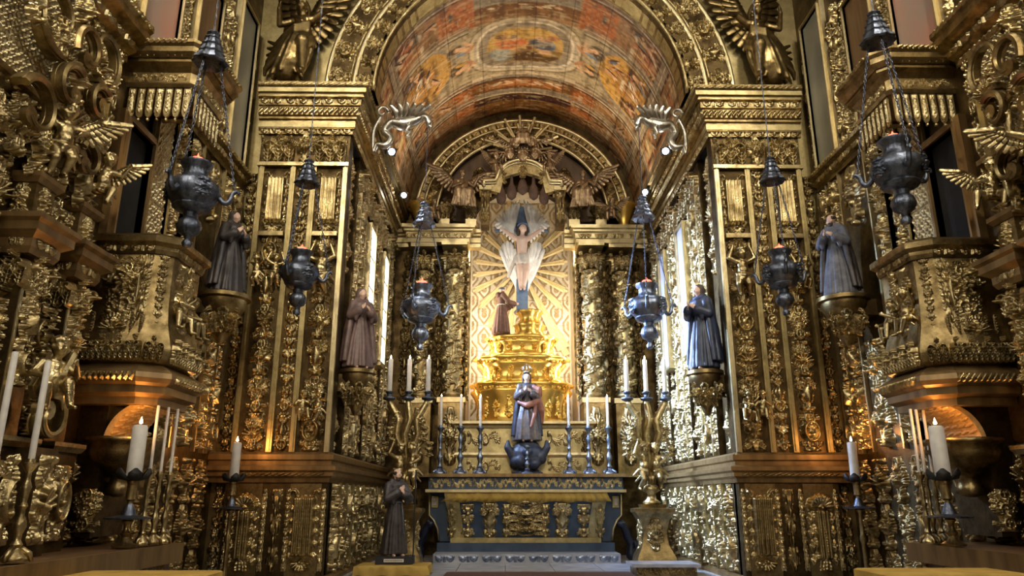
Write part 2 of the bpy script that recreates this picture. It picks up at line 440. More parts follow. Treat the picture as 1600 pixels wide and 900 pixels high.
MOT = {}
rng = random.Random(11)
def arabesque(w, h, core, seed, depth=0.07, res=0.0085, n=3):
    """Symmetric scrolls and acanthus leaves round a core motif."""
    g = random.Random(seed); r = Relief(w, h, res); hw = w / 2
    th = min(0.016 + 0.02 * w, 0.028)
    for k in range(n):
        z0 = h * (k + 0.12 + 0.1 * g.random()) / n; up = g.random() < 0.6
        size = hw * (0.50 + 0.16 * g.random()); size = min(size, h / n * 0.50)
        if up:
            p = r.spiral(0.02, z0, R(20 + 40 * g.random()), size, 1.25, 1, th, depth * 0.75)
        else:
            p = r.spiral(0.02, z0 + h / n * 0.8, R(-25 - 35 * g.random()), size, 1.25, -1, th, depth * 0.75)
        for j in (10, 20):
            q = p[j]; a = math.atan2(p[j + 1][1] - p[j][1], p[j + 1][0] - p[j][0]) + (-1.0 if up else 1.0)
            r.leaf(q[0], q[1], a, hw * 0.5, hw * 0.20, g.uniform(-1, 1), depth * 0.62, 3)
        r.leaf(hw * 0.12, z0 + h / n * 0.5, R(g.choice((70, 50, -40, 100))), hw * 0.75, hw * 0.26, g.uniform(-1.3, 0.6), depth * 0.7, 4)
    r.stroke([(0, h * 0.03), (0, h * 0.97)], th, th * 0.8, depth * 0.55)
    r.mirror()
    for k in range(n): r.stamp(0, h * (k + 0.02) / n + 0.02, th * 1.7, depth)
    zc = h * 0.52
    if core == 'cherub': r.cherub(0, zc, hw * 0.36, depth * 1.5)
    elif core == 'shell': r.shell(0, zc - hw * 0.3, hw * 0.72, depth * 1.2)
    elif core == 'flower': r.flower(0, zc, hw * 0.5, depth * 1.25, 7)
    elif core == 'oval':
        r.oval(0, zc, hw * 0.5, hw * 0.66, th, depth * 1.15); r.cherub(0, zc, hw * 0.2, depth * 1.25, False)
    elif core == 'urn':
        for t in np.linspace(0, 1, 14):
            r.stamp(0, zc - hw * 0.5 + t * hw * 1.1, hw * (0.12 + 0.3 * math.sin(PI * (0.12 + 0.8 * t)) ** 2), depth * 1.2)
        r.flower(0, zc + hw * 0.8, hw * 0.3, depth * 1.1, 6)
    elif core == 'palmette':
        for k in range(-3, 4): r.leaf(0, zc - hw * 0.4, R(90 + k * 26), hw * (0.95 - 0.06 * abs(k)), hw * 0.16, -k * 0.2, depth * 1.0, 3)
    return r
CORES = ['cherub', 'shell', 'flower', 'oval', 'urn', 'palmette']
for i, c in enumerate(CORES):
    MOT['wide_' + c] = arabesque(0.5, 0.66, c, 20 + i).mesh('relief_' + c, 'gold')
    MOT['slim_' + c] = arabesque(0.26, 0.60, c, 40 + i, 0.055, 0.007).mesh('relief_slim_' + c, 'gold')
def big_panel(w, h, seed, depth=0.1):
    g = random.Random(seed); r = Relief(w, h, 0.011); hw = w / 2
    for k in range(4):
        z0 = h * (0.06 + 0.23 * k); size = hw * 0.42
        p = r.spiral(0.04, z0, R(8 + 20 * g.random()), size, 1.4, 1 if k % 2 else 1, 0.03, depth * 0.8)
        for j in (8, 16, 24):
            q = p[j]; a = math.atan2(p[j + 1][1] - p[j][1], p[j + 1][0] - p[j][0]) - 1.0
            r.leaf(q[0], q[1], a, hw * 0.42, hw * 0.17, g.uniform(-1, 1), depth * 0.7, 4)
        r.flower(p[-1][0], p[-1][1], hw * 0.15, depth)
        r.leaf(hw * 0.1, z0 + h * 0.1, R(60), hw * 0.8, hw * 0.2, -1.2, depth * 0.8, 5)
    r.mirror(); r.cherub(0, h * 0.66, hw * 0.22, depth * 1.4); r.shell(0, h * 0.22, hw * 0.35, depth * 1.2)
    return r
MOT['big'] = big_panel(1.1, 1.7, 3).mesh('relief_big', 'gold')
# running friezes (1 m long, tiled sideways)
def frieze(h, depth, seed, leafy=True):
    r = Relief(1.0, h, 0.009)
    for s in (0, 1):
        x0 = -0.5 + 0.5 * s; sg = 1 if s == 0 else -1; z0 = h * (0.2 if s == 0 else 0.8)
        p = r.spiral(x0 + 0.05, z0, sg * 0.3, h * 0.40, 1.3, sg, 0.02, depth * 0.8)
        r.leaf(x0 + 0.16, h * 0.5, -sg * 0.9, 0.26, 0.08, sg * 1.2, depth * 0.8, 4)
        r.leaf(x0 + 0.32, h * 0.5, sg * 0.6, 0.2, 0.08, -sg, depth * 0.8, 3); r.flower(p[-1][0], p[-1][1], h * 0.2, depth)
    return r
MOT['frieze'] = frieze(0.30, 0.06, 5).mesh('relief_frieze', 'gold')
# one short length of leaf-and-dart / bead moulding (0.25 m x 0.09 m), repeated along cornices
r = Relief(0.24, 0.09, 0.006)
for k in (-1, 1):
    r.leaf(k * 0.06, 0.005, PI / 2, 0.075, 0.05, 0, 0.04, 3); r.stamp(k * 0.06, 0.05, 0.022, 0.045)
r.stroke([(0, 0.01), (0, 0.08)], 0.012, 0.012, 0.035)
MOT['leafdart'] = r.mesh('leaf_moulding', 'gold')
r = Relief(0.5, 0.075, 0.006)
for k in range(5): r.stroke([(-0.2 + 0.1 * k - 0.035, 0.02), (-0.2 + 0.1 * k + 0.035, 0.055)], 0.022, 0.022, 0.04)
MOT['gadroon'] = r.mesh('gadroon_moulding', 'gold')
# diaper lattice square (0.6 x 0.6) with florets in the lozenges
r = Relief(0.6, 0.6, 0.0075)
for k in range(-6, 12):
    c = k * 0.1
    r.stroke([(-0.3, c), (0.3, c + 0.6)], 0.010, 0.010, 0.018); r.stroke([(-0.3, c), (0.3, c - 0.6)], 0.010, 0.010, 0.018)
for i in range(-3, 4):
    for j in range(0, 13):
        if (i + j) % 2 == 1: r.stamp(i * 0.1, j * 0.05, 0.022, 0.022)
MOT['lattice'] = r.mesh('lattice_relief', 'gold_pale')
# fluted tongue panel with a shell head
r = Relief(0.44, 1.25, 0.011)
for k in range(-2, 3): r.stroke([(k * 0.062, 0.25), (k * 0.06, 1.05)], 0.03, 0.036, 0.09, 0.10)
r.shell(0, 0.14, 0.15, 0.09, 7, PI + 0.2, 2 * PI - 0.2)
for sg in (-1, 1):
    r.spiral(sg * 0.13, 1.12, R(90), 0.06, 1.2, -sg, 0.016, 0.07)
    for k in range(5): r.flower(sg * 0.18, 0.22 + 0.17 * k, 0.042, 0.055, 5)
MOT['fluted'] = r.mesh('fluted_relief', 'gold')
# shell-headed panel
r = Relief(0.44, 1.25, 0.011)
r.shell(0, 0.92, 0.2, 0.10, 9)
for k in range(-1, 2): r.stroke([(k * 0.07, 0.2), (k * 0.07, 0.86)], 0.034, 0.034, 0.075)
for sg in (-1, 1):
    for k in range(5): r.leaf(sg * 0.17, 0.1 + 0.2 * k, PI / 2, 0.18, 0.06, sg, 0.055, 3)
r.leaf(0, 0.2, -PI / 2, 0.2, 0.1, 0, 0.07, 4)
MOT['shellpanel'] = r.mesh('shell_panel_relief', 'gold')
# hanging husk garland
r = Relief(0.12, 0.9, 0.007)
for k in range(9): r.leaf(0, 0.88 - 0.095 * k, -PI / 2, 0.10, 0.05, 0, 0.04, 3); r.stamp(0, 0.87 - 0.095 * k, 0.025, 0.05)
MOT['husk'] = r.mesh('husk_relief', 'gold')
# capital leaf row piece 0.5 x 0.5
r = Relief(0.5, 0.5, 0.008)
for k in (-0.17, 0, 0.17): r.leaf(k, 0.0, PI / 2, 0.26, 0.10, 0, 0.07, 4); r.stamp(k, 0.26, 0.035, 0.10)
for k in (-0.09, 0.09): r.leaf(k, 0.15, PI / 2, 0.2, 0.09, 0, 0.08, 4)
for sg in (-1, 1): r.spiral(sg * 0.06, 0.30, R(90 - sg * 35), 0.10, 1.2, -sg, 0.02, 0.10)
r.flower(0, 0.44, 0.05, 0.09)
MOT['capital'] = r.mesh('capital_relief', 'gold')

def relief(parent, key, loc, rz=0.0, sx=1.0, sz=1.0, sd=1.0, name=None, mat=None):
    me = MOT[key]
    if mat:
        kk = key + '/' + mat
        if kk not in MOT:
            MOT[kk] = me.copy(); MOT[kk].materials.clear(); MOT[kk].materials.append(MATS[mat])
        me = MOT[kk]
    o = obj(name or me.name.split('.')[0], me, None, parent, loc, (0, 0, rz), (sx, sd, sz)); return o
DIM = {**{'wide_' + c: (0.5, 0.66) for c in CORES}, **{'slim_' + c: (0.26, 0.60) for c in CORES}, 'big': (1.1, 1.7), 'frieze': (1.0, 0.30),
       'leafdart': (0.24, 0.09), 'gadroon': (0.5, 0.075), 'lattice': (0.6, 0.6), 'fluted': (0.44, 1.25), 'shellpanel': (0.44, 1.25), 'husk': (0.12, 0.9), 'capital': (0.5, 0.5)}
def stack(parent, org, rz, w, z0, z1, keys, h=None, sd=1.0, mat=None, start=0):
    """Stacks relief motifs of width w from z0 to z1; org = (x, y) of the panel's centre line."""
    dw, dh = DIM[keys[0]]; h = h or dh * w / dw
    n = max(1, round((z1 - z0) / h)); hh = (z1 - z0) / n
    for i in range(n):
        k = keys[(i + start) % len(keys)]; dw, dh = DIM[k]
        relief(parent, k, (org[0], org[1], z0 + i * hh), rz, w / dw, hh / dh, sd, mat=mat)
def run(parent, key, p0, p1, z, rz, sz=1.0, sd=1.0, L=None, mat=None):
    """Repeats a moulding piece from p0 to p1 (x, y) at height z."""
    dw, dh = DIM[key]; L = L or dw; d = Vector((p1[0] - p0[0], p1[1] - p0[1])); n = max(1, round(d.length / L)); st = d.length / n
    for i in range(n):
        t = (i + 0.5) / n
        relief(parent, key, (p0[0] + d.x * t, p0[1] + d.y * t, z), rz, st / dw, sz, sd, mat=mat)
# ------------------------------------------------------------------ the setting
NX = 5.3        # nave half width
CX = 3.5        # chancel half width
YF, YB = 12.5, 18.5
AZ, AR = 9.05, 2.97      # arch and vault centre height, arch radius
NF = 0.34       # chancel floor height

floor = struct(MB().box(-NX - 0.4, NX + 0.4, -9, 12.35, -0.2, 0.0).build('floor', 'stone'))
cfloor = struct(MB().box(-CX, CX, 12.1, 20.8, 0.0, NF - 0.02).build('floor_chancel', 'stone'))
slab = MB().box(-0.445, 0.445, -0.445, 0.445, -0.02, 0.0).mesh('slab'); slab.materials.append(MATS['marble'])
for i in range(-3, 4):
    for j in range(5): obj('marble_slab', slab, None, cfloor, (i * 0.9, 12.6 + j * 0.9, NF))
riser = MB().box(-CX, CX, 12.0, 12.12, 0, NF).build('step_edge', 'marble', cfloor)

walls = {}
for s, nm in ((-1, 'left'), (1, 'right')):
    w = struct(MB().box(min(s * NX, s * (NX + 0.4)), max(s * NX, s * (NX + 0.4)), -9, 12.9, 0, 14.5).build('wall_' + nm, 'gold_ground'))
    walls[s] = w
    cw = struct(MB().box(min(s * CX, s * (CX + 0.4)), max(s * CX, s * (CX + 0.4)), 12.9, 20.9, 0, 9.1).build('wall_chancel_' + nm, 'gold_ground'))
    walls[s * 2] = cw
struct(MB().box(-NX - 0.4, NX + 0.4, -9.4, -9, 0, 14.5).build('wall_back', 'gold_flat'))
struct(MB().box(-NX - 0.4, NX + 0.4, -9.4, 12.9, 14.4, 14.7).build('ceiling_nave', 'plaster'))
# assumed high nave windows out of view, added as the source of the daylight
n = 0
for s in (-1, 1):
    for yy in (-2.2, 2.0, 6.2):
        n += 1
        w = MB(); x = s * (NX - 0.01)
        for a, b, c, d in ((-0.95, 0.95, 10.1, 10.25), (-0.95, 0.95, 12.55, 12.7), (-0.95, -0.8, 10.1, 12.7), (0.8, 0.95, 10.1, 12.7)):
            w.box(min(x, x - s * 0.08), max(x, x - s * 0.08), yy + a, yy + b, c, d)
        wo = struct(w.build('window_%d' % n, 'gold'))
        MB().box(min(x, x - s * 0.02), max(x, x - s * 0.02), yy - 0.8, yy + 0.8, 10.25, 12.55).build('pane', 'sky_pane', wo)

# front wall with the chancel arch
pts = [(-NX, 0), (-CX, 0), (-CX, 9.05), (-AR, AZ)] + [(-AR * math.cos(t), AZ + AR * math.sin(t)) for t in np.linspace(0, PI, 41)[1:-1]] + [(AR, AZ), (CX, 9.05), (CX, 0), (NX, 0), (NX, 14.4), (-NX, 14.4)]
wf = struct(MB().plate(pts, 12.6, 12.95).build('wall_front', 'gold_flat'))
# arch bands
def ring(r0, r1, y0, y1, seg=48, zc=AZ, a0=0.0, a1=PI):
    V = []; F = []
    for i in range(seg + 1):
        t = a0 + (a1 - a0) * i / seg; c, s_ = math.cos(t), math.sin(t)
        for r_, y in ((r0, y0), (r1, y0), (r1, y1), (r0, y1)): V.append((r_ * c, y, zc + r_ * s_))
    for i in range(seg):
        for k in range(4): F.append((i * 4 + k, i * 4 + (k + 1) % 4, i * 4 + 4 + (k + 1) % 4, i * 4 + 4 + k))
    F += [(0, 1, 2, 3), tuple(seg * 4 + k for k in (3, 2, 1, 0))]
    return MB().add(V, F)
def arch_tube(Rr, y, r, seg=48, zc=AZ, a0=0.0, a1=PI):
    return MB().tube([(Rr * math.cos(t), y, zc + Rr * math.sin(t)) for t in np.linspace(a0, a1, seg + 1)], r, 8)
arch = struct(ring(AR, 3.9, 12.42, 12.62).build('trim_1', 'gold_ground'))
for Rr, r_, m in ((2.99, 0.035, 'gold'), (3.36, 0.055, 'gold_pale'), (3.88, 0.05, 'gold_pale'), (3.44, 0.025, 'gold')):
    arch_tube(Rr, 12.42, r_).build('arch_rib', m, arch, True)
def arc_tiles(parent, keys, r0, r1, y, n, zc=AZ, a0=0.0, a1=PI, sd=1.0, mat=None):
    for i in range(n):
        t = a0 + (a1 - a0) * (i + 0.5) / n; k = keys[i % len(keys)]; dw, dh = DIM[k]
        L = (r0 + r1) / 2 * (a1 - a0) / n
        o = relief(parent, k, (r0 * math.cos(t), y, zc + r0 * math.sin(t)), 0, L / dw, (r1 - r0) / dh, sd, mat=mat)
        o.rotation_euler = (0, PI / 2 - t, 0)
arc_tiles(arch, ['wide_palmette', 'wide_flower', 'wide_shell'], 3.0, 3.34, 12.42, 24, sd=1.2)
arc_tiles(arch, ['wide_cherub', 'wide_urn', 'wide_oval', 'wide_palmette'], 3.42, 3.86, 12.42, 20, sd=1.3)
# soffit of the arch
struct(ring(AR, AR + 0.1, 12.42, 13.0).build('trim_2', 'gold_dark'))

# ------------------------------------------------------------------ great order beside the arch, running into the chancel
def mir(path, s): return [(s * abs(x), y) for x, y in path]
STRIPS = [('flat', 3.36, 3.44), ('A', 3.44, 3.92), ('flat', 3.92, 4.01), ('B', 4.01, 4.30), ('flat', 4.30, 4.39), ('C', 4.39, 4.87), ('flat', 4.87, 4.96)]
for s in (-1, 1):
    nm = 'left' if s < 0 else 'right'; rs = random.Random(5 + s)
    pl = MB().box(min(s * 3.36, s * 5.0), max(s * 3.36, s * 5.0), 12.42, 12.7, 0, 8.2).build('wall_front_pilaster_' + nm, 'gold_ground'); struct(pl)
    yp = 12.42
    for i, (k, a, b) in enumerate(STRIPS):
        x0, x1 = min(s * a, s * b), max(s * a, s * b); xc = (x0 + x1) / 2
        if k == 'flat':
            m = MB().box(x0, x1, yp - 0.07, yp, 2.34, 7.46); m.box(x0 + 0.03, x1 - 0.03, yp - 0.085, yp - 0.07, 2.36, 7.44)
            m.build('pilaster_strip', 'gold_flat' if i else 'gold_pale', pl)
            relief(pl, 'husk', (xc, yp - 0.03, 0.5), 0, 0.9, 1.4, 0.6)
        elif k in 'AC':
            keys = ['wide_' + c for c in CORES]; rs.shuffle(keys)
            stack(pl, (xc, yp), 0, b - a, 2.36, 6.1, keys, sd=1.6)
            # bracket with fluted hanging panel at the top
            relief(pl, 'fluted', (xc, yp - 0.02, 6.15), 0, (b - a) / 0.44 * 0.95, 1.0, 1.0)
            MB().box(x0 + 0.02, x1 - 0.02, yp - 0.13, yp, 6.08, 6.16).build('bracket_shelf', 'gold', pl)
        else:
            keys = ['slim_' + c for c in CORES]; rs.shuffle(keys)
            stack(pl, (xc, yp), 0, b - a, 2.36, 7.44, keys, sd=1.5)
    # capitals
    for xc in (3.69, 4.64):
        relief(pl, 'capital', (s * xc, yp, 7.5), 0, 1.15, 1.25, 1.6)
    relief(pl, 'wide_cherub', (s * 4.16, yp - 0.02, 7.48), 0, 0.8, 0.95, 1.5)
    MB().box(min(s * 3.34, s * 5.0), max(s * 3.34, s * 5.0), yp - 0.11, yp, 7.44, 7.51).build('necking', 'gold', pl)
    # dado panels below
    for xc, k in ((3.69, 'fluted'), (4.64, 'shellpanel')):
        MB().box(s * xc - 0.25, s * xc + 0.25, yp - 0.03, yp, 0.42, 1.84).build('dado_panel', 'gold_dark', pl)
        relief(pl, k, (s * xc, yp - 0.03, 0.5), 0, 1.08, 1.05, 1.3)
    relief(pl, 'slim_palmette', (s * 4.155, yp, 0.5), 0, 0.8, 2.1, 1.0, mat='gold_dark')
    # dado cap and plinth running round the corner into the chancel
    path = mir([(5.3, 12.42), (3.36, 12.42), (3.36, 18.4)], s)
    d = struct(MB().sweep([(0, 1.86), (0.03, 1.86), (0.05, 1.93), (0.10, 1.96), (0.10, 2.02), (0.15, 2.05), (0.15, 2.11), (0.05, 2.14), (0.05, 2.2), (0.09, 2.22), (0.09, 2.3), (0.03, 2.34), (0, 2.34)], path, -s).build('trim_3' if s < 0 else 'trim_4', 'wood_gilt'))
    run(d, 'gadroon', (s * 5.0, 12.33), (s * 3.4, 12.33), 1.955, 0, 0.9, 0.8, mat='gold_dark')
    b = struct(MB().sweep([(0, 0), (0.14, 0), (0.14, 0.25), (0.08, 0.32), (0.08, 0.38), (0, 0.42)], path, -s).build('baseboard_' + nm, 'wood_gilt'))
    # entablature
    prof = [(0, 8.1), (0.05, 8.1), (0.05, 8.16), (0.08, 8.2), (0.08, 8.36), (0.12, 8.38), (0.12, 8.42), (0.16, 8.44), (0.16, 8.6), (0.20, 8.62), (0.20, 8.74), (0.26, 8.76), (0.26, 8.78), (0, 8.78)]
    path2 = mir([(5.05, 12.42), (3.36, 12.42), (3.36, 18.5)], s)
    e = struct(MB().sweep(prof, path2, -s).build('trim_5' if s < 0 else 'trim_6', 'gold_dark'))
    MB().sweep([(0.02, 8.22), (0.095, 8.22), (0.095, 8.33), (0.02, 8.33)], path2, -s).build('fascia', 'gold_flat', e)
    MB().sweep([(0.05, 8.78), (0.24, 8.78), (0.24, 8.83), (0.30, 8.84), (0.30, 8.93), (0.05, 8.93)], path2, -s).build('fascia', 'gold_flat', e)
    MB().sweep([(0.05, 8.93), (0.31, 8.93), (0.335, 8.96), (0.335, 9.03), (0.05, 9.05)], path2, -s).build('cornice_edge', 'gold_dark', e)
    for z, o, k, sz, sd in ((8.10, 0.05, 'leafdart', 1.1, 0.8), (8.44, 0.16, 'gadroon', 2.0, 1.0), (8.63, 0.20, 'leafdart', 1.2, 1.0), (8.95, 0.33, 'gadroon', 0.9, 0.5)):
        run(e, k, (s * 5.05, 12.42 - o), (s * (3.36 - o), 12.42 - o), z, 0, sz, sd, L=0.48 if k == 'leafdart' else 0.5)
        run(e, k, (s * (3.36 - o), 12.42 - o), (s * (3.36 - o), 18.4), z, -s * PI / 2, sz, sd, L=0.48 if k == 'leafdart' else 0.5)
    run(e, 'frieze', (s * 5.0, 12.4), (s * 3.4, 12.4), 7.85, 0, 0.8, 0.9, L=0.55)

# ------------------------------------------------------------------ chancel side walls: pilasters of carving with tall narrow openings between
for s in (-1, 1):
    cw = walls[s * 2]; rz = -s * PI / 2; rs = random.Random(50 + s)
    keys = ['wide_' + c for c in CORES]; sk = ['slim_' + c for c in CORES]; rs.shuffle(keys); rs.shuffle(sk)
    # piers
    for j, (y0, y1) in enumerate(((13.45, 14.45), (15.25, 16.35), (17.1, 18.4))):
        x = s * 3.38
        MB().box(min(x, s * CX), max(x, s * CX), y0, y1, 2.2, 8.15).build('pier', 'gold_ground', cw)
        yc = (y0 + y1) / 2
        stack(cw, (x, yc), rz, 0.52, 2.4, 7.4, keys, sd=1.5, start=j)
        for q in (-1, 1):
            stack(cw, (x, yc + q * (0.26 + (y1 - y0 - 0.52) / 4)), rz, 0.22, 2.4, 7.4, sk, sd=1.2, start=j + q)
            MB().box(min(x - s * 0.06, x), max(x - s * 0.06, x), yc + q * 0.29 - 0.025, yc + q * 0.29 + 0.025, 2.36, 7.5).build('pilaster_strip', 'gold_pale', cw)
        relief(cw, 'capital', (x, yc, 7.48), rz, 1.9, 1.3, 1.8)
    # dado carving and upper frieze
    for j in range(10):
        stack(cw, (s * 3.36, 12.95 + j * 0.56), rz, 0.44, 0.45, 1.85, keys[j % 6:] + keys[:j % 6], sd=1.6)
        MB().box(min(s * 3.36, s * 3.29), max(s * 3.36, s * 3.29), 13.21 + j * 0.56, 13.25 + j * 0.56, 0.42, 1.87).build('dado_strip', 'gold_flat', cw)
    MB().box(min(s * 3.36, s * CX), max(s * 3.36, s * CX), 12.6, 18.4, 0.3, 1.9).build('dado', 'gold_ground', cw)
    for j, (y0, y1) in enumerate(((14.5, 15.2), (16.4, 17.05))):
        x = s * (CX - 0.02); yc = (y0 + y1) / 2
        # carved gilt frame round the opening
        for q in (-1, 1):
            stack(cw, (s * 3.46, yc + q * 0.29), rz, 0.16, 4.1, 7.4, sk, sd=1.0, start=j + q)
        stack(cw, (s * 3.44, yc), rz, 0.6, 2.4, 4.0, keys, sd=1.6, start=j + 2)
        relief(cw, 'capital', (s * 3.42, yc, 7.45), rz, 1.3, 1.2, 1.6)
# ------------------------------------------------------------------ painted barrel vault
def paint_vault():
    global_y = None
    nt_, ny = 400, 300; y0, y1 = 12.6, 18.75; VR = 3.06
    th = np.linspace(PI, 0, nt_); yy = np.linspace(y0, y1, ny)
    S, Y = np.meshgrid((PI / 2 - th) * VR, yy)       # S: distance along the curve from the crown
    rg = np.random.RandomState(4)
    def noise_(fx, fy, seed):
        r_ = np.random.RandomState(seed); a = r_.rand(fy + 2, fx + 2)
        u = (S - S.min()) / (S.max() - S.min()) * fx; v = (Y - y0) / (y1 - y0) * fy
        i = np.clip(u.astype(int), 0, fx - 1); j = np.clip(v.astype(int), 0, fy - 1); fu, fv = u - i, v - j
        fu = fu * fu * (3 - 2 * fu); fv = fv * fv * (3 - 2 * fv)
        return (a[j, i] * (1 - fu) + a[j, i + 1] * fu) * (1 - fv) + (a[j + 1, i] * (1 - fu) + a[j + 1, i + 1] * fu) * fv
    C = np.zeros((ny, nt_, 3)); A = np.abs(S)
    C[:] = (0.30, 0.17, 0.085)
    def mix(mask, col, a=1.0):
        w = np.clip(mask, 0, 1)[..., None] * a; C[:] = C * (1 - w) + np.array(col) * w
    def soft(d, e=0.03): return np.clip(0.5 - d / e, 0, 1)
    def rect(s0, s1, a, b, e=0.03): return soft(np.maximum(np.maximum(s0 - A, A - s1), np.maximum(a - Y, Y - b)), e)
    GREY, CREAM, ORANGE, GOLD, DARK, RED, UMBER = (0.24, 0.215, 0.17), (0.52, 0.44, 0.30), (0.40, 0.155, 0.06), (0.46, 0.27, 0.07), (0.06, 0.04, 0.025), (0.42, 0.10, 0.05), (0.20, 0.105, 0.05)
    # painted architecture: bays of cornices across the vault and along its sides
    mix(rect(0, 2.1, 13.0, 13.75), GREY); mix(rect(0, 1.6, 13.05, 13.15), CREAM); mix(rect(0, 1.5, 13.3, 13.36), CREAM); mix(rect(0, 1.7, 13.75, 13.95), DARK, 0.7)
    mix(rect(0, 1.5, 13.76, 14.2), UMBER, 0.8)
    mix(rect(1.2, 2.1, 12.6, 14.35), ORANGE); mix(rect(1.3, 1.95, 16.55, 18.0), ORANGE); mix(rect(2.9, 3.5, 12.6, 14.3), RED, 0.5)
    mix(rect(0, 2.3, 14.35, 16.45), (0.36, 0.30, 0.19))
    for k, (a, b, c) in enumerate(((16.45, 16.6, CREAM), (16.6, 16.72, GREY), (16.72, 16.78, DARK), (16.78, 17.25, UMBER), (17.25, 17.45, GREY), (17.45, 17.52, CREAM), (17.52, 17.85, DARK), (17.85, 18.75, UMBER))):
        mix(rect(0, 1.35, a, b), c, 0.9)
    mix(rect(0, 1.0, 16.85, 17.15), ORANGE, 0.8)
    # golden painted apses to the sides
    for s0, yc, ry in ((2.45, 15.35, 0.95),):
        d = np.sqrt(((A - s0 - 0.35) / 0.95) ** 2 + ((Y - yc) / ry) ** 2)
        mix(soft(d - 1.12, 0.05), GREY); mix(soft(d - 1.0, 0.05), GOLD); mix(soft(d - 0.55, 0.2), (0.34, 0.17, 0.05), 0.8)
    # long cornices running down the church, dark and pale
    for a, b, c in ((3.38, 3.46, DARK), (3.46, 3.58, GREY), (3.58, 3.62, CREAM), (3.62, 3.74, GREY), (3.74, 3.8, DARK), (4.15, 4.22, GREY), (4.3, 4.42, DARK), (4.5, 4.55, CREAM), (4.55, 4.7, GREY)):
        mix(rect(a, b, 12.6, 18.75, 0.02), c, 0.85)
    for k in range(7):
        ya = 12.7 + k * 0.92
        mix(rect(3.82, 4.5, ya, ya + 0.25), ORANGE, 0.7); mix(rect(3.86, 4.3, ya + 0.32, ya + 0.72), (0.36, 0.27, 0.12), 0.7); mix(rect(2.2, 3.36, ya + 0.78, ya + 0.86), GREY, 0.55)
    # brick-like painted coffers in the red bays
    for a, b in ((12.7, 14.3), (16.6, 18.0)):
        g = ((np.floor(A / 0.11) + np.floor(Y / 0.10)) % 2) * rect(1.25, 2.0, a, b); mix(g, (0.28, 0.09, 0.04), 0.55)
    mix(rect(1.72, 1.82, 13.55, 13.8), (0.13, 0.11, 0.09)); mix(rect(1.5, 1.62, 17.0, 17.3), CREAM, 0.5)
    # the medallion: moulded stone frame round a sky with two robed figures on clouds
    def sup(sc, yc, a, b, n=3.2): return (np.abs((S - sc) / a) ** n + np.abs((Y - yc) / b) ** n) ** (1 / n)
    for r_, c in ((1.16, (0.20, 0.17, 0.12)), (1.12, CREAM), (1.04, (0.40, 0.36, 0.28)), (0.98, (0.60, 0.54, 0.42)), (0.92, (0.28, 0.24, 0.18))): mix(soft(sup(0, 15.35, 1.22 * r_, 0.94 * r_, 2.8) - 1, 0.03), c)
    Y = 30.7 - Y
    pic = soft(sup(0, 15.35, 0.92, 0.70, 2.6) - 1, 0.03)
    mix(pic, (0.50, 0.32, 0.09)); n1 = noise_(60, 40, 3)
    mix(pic * soft(Y - 15.15 + (n1 - 0.5) * 0.35, 0.25), (0.13, 0.085, 0.05)); mix(pic * soft(np.hypot(S + 0.62, (Y - 15.0) * 1.1) - 0.3, 0.2), (0.30, 0.34, 0.33))
    def blobs(mask, items):
        for s, y, a, b, rot, c in items:
            c_, s_ = math.cos(rot), math.sin(rot); u = (S - s) * c_ + (Y - y) * s_; v = -(S - s) * s_ + (Y - y) * c_
            mix(mask * soft(np.hypot(u / a, v / b) - 1, 0.3), c)
    SK, SK2 = (0.56, 0.34, 0.20), (0.44, 0.24, 0.13)
    blobs(pic, [(-0.30, 15.42, 0.36, 0.17, 0.2, (0.50, 0.15, 0.06)), (-0.55, 15.5, 0.2, 0.12, -0.4, (0.55, 0.22, 0.09)), (-0.25, 15.62, 0.11, 0.09, 0, SK), (-0.28, 15.70, 0.09, 0.06, 0, (0.2, 0.16, 0.12)), (-0.62, 15.75, 0.12, 0.08, 0, (0.18, 0.10, 0.06)), (-0.5, 15.7, 0.08, 0.08, 0, SK2),
                (0.42, 15.4, 0.34, 0.20, -0.3, (0.10, 0.13, 0.19)), (0.55, 15.52, 0.22, 0.1, -0.7, (0.16, 0.20, 0.27)), (0.34, 15.66, 0.09, 0.08, 0, SK), (0.50, 15.6, 0.16, 0.06, 0.4, SK2), (0.5, 15.12, 0.17, 0.09, 0.2, SK), (0.66, 15.72, 0.14, 0.10, 0.2, (0.44, 0.20, 0.09)),
                (-0.1, 15.15, 0.2, 0.07, 0.1, (0.36, 0.22, 0.14)), (0.12, 15.3, 0.1, 0.12, 0, (0.22, 0.10, 0.06))])
    Y = 30.7 - Y
    # pairs of nude boys beside the medallion against dark hollows
    for sg in (-1, 1):
        one = np.ones_like(S)
        blobs(one, [(sg * 1.72, 15.75, 0.22, 0.26, 0, (0.12, 0.09, 0.06)), (sg * 1.75, 14.95, 0.22, 0.26, 0, (0.12, 0.10, 0.08))])
        for yc, q in ((15.75, 1), (15.0, -1)):
            blobs(one, [(sg * 1.52, yc, 0.20, 0.085, 0.5 * q * sg, SK), (sg * 1.70, yc + 0.08 * q, 0.085, 0.08, 0, SK), (sg * 1.36, yc - 0.12 * q, 0.20, 0.06, -0.8 * q * sg, SK2), (sg * 1.40, yc + 0.12 * q, 0.16, 0.045, 0.9 * q * sg, SK), (sg * 1.62, yc - 0.16 * q, 0.16, 0.06, 0.2, (0.46, 0.28, 0.08) if q > 0 else (0.16, 0.22, 0.30))])
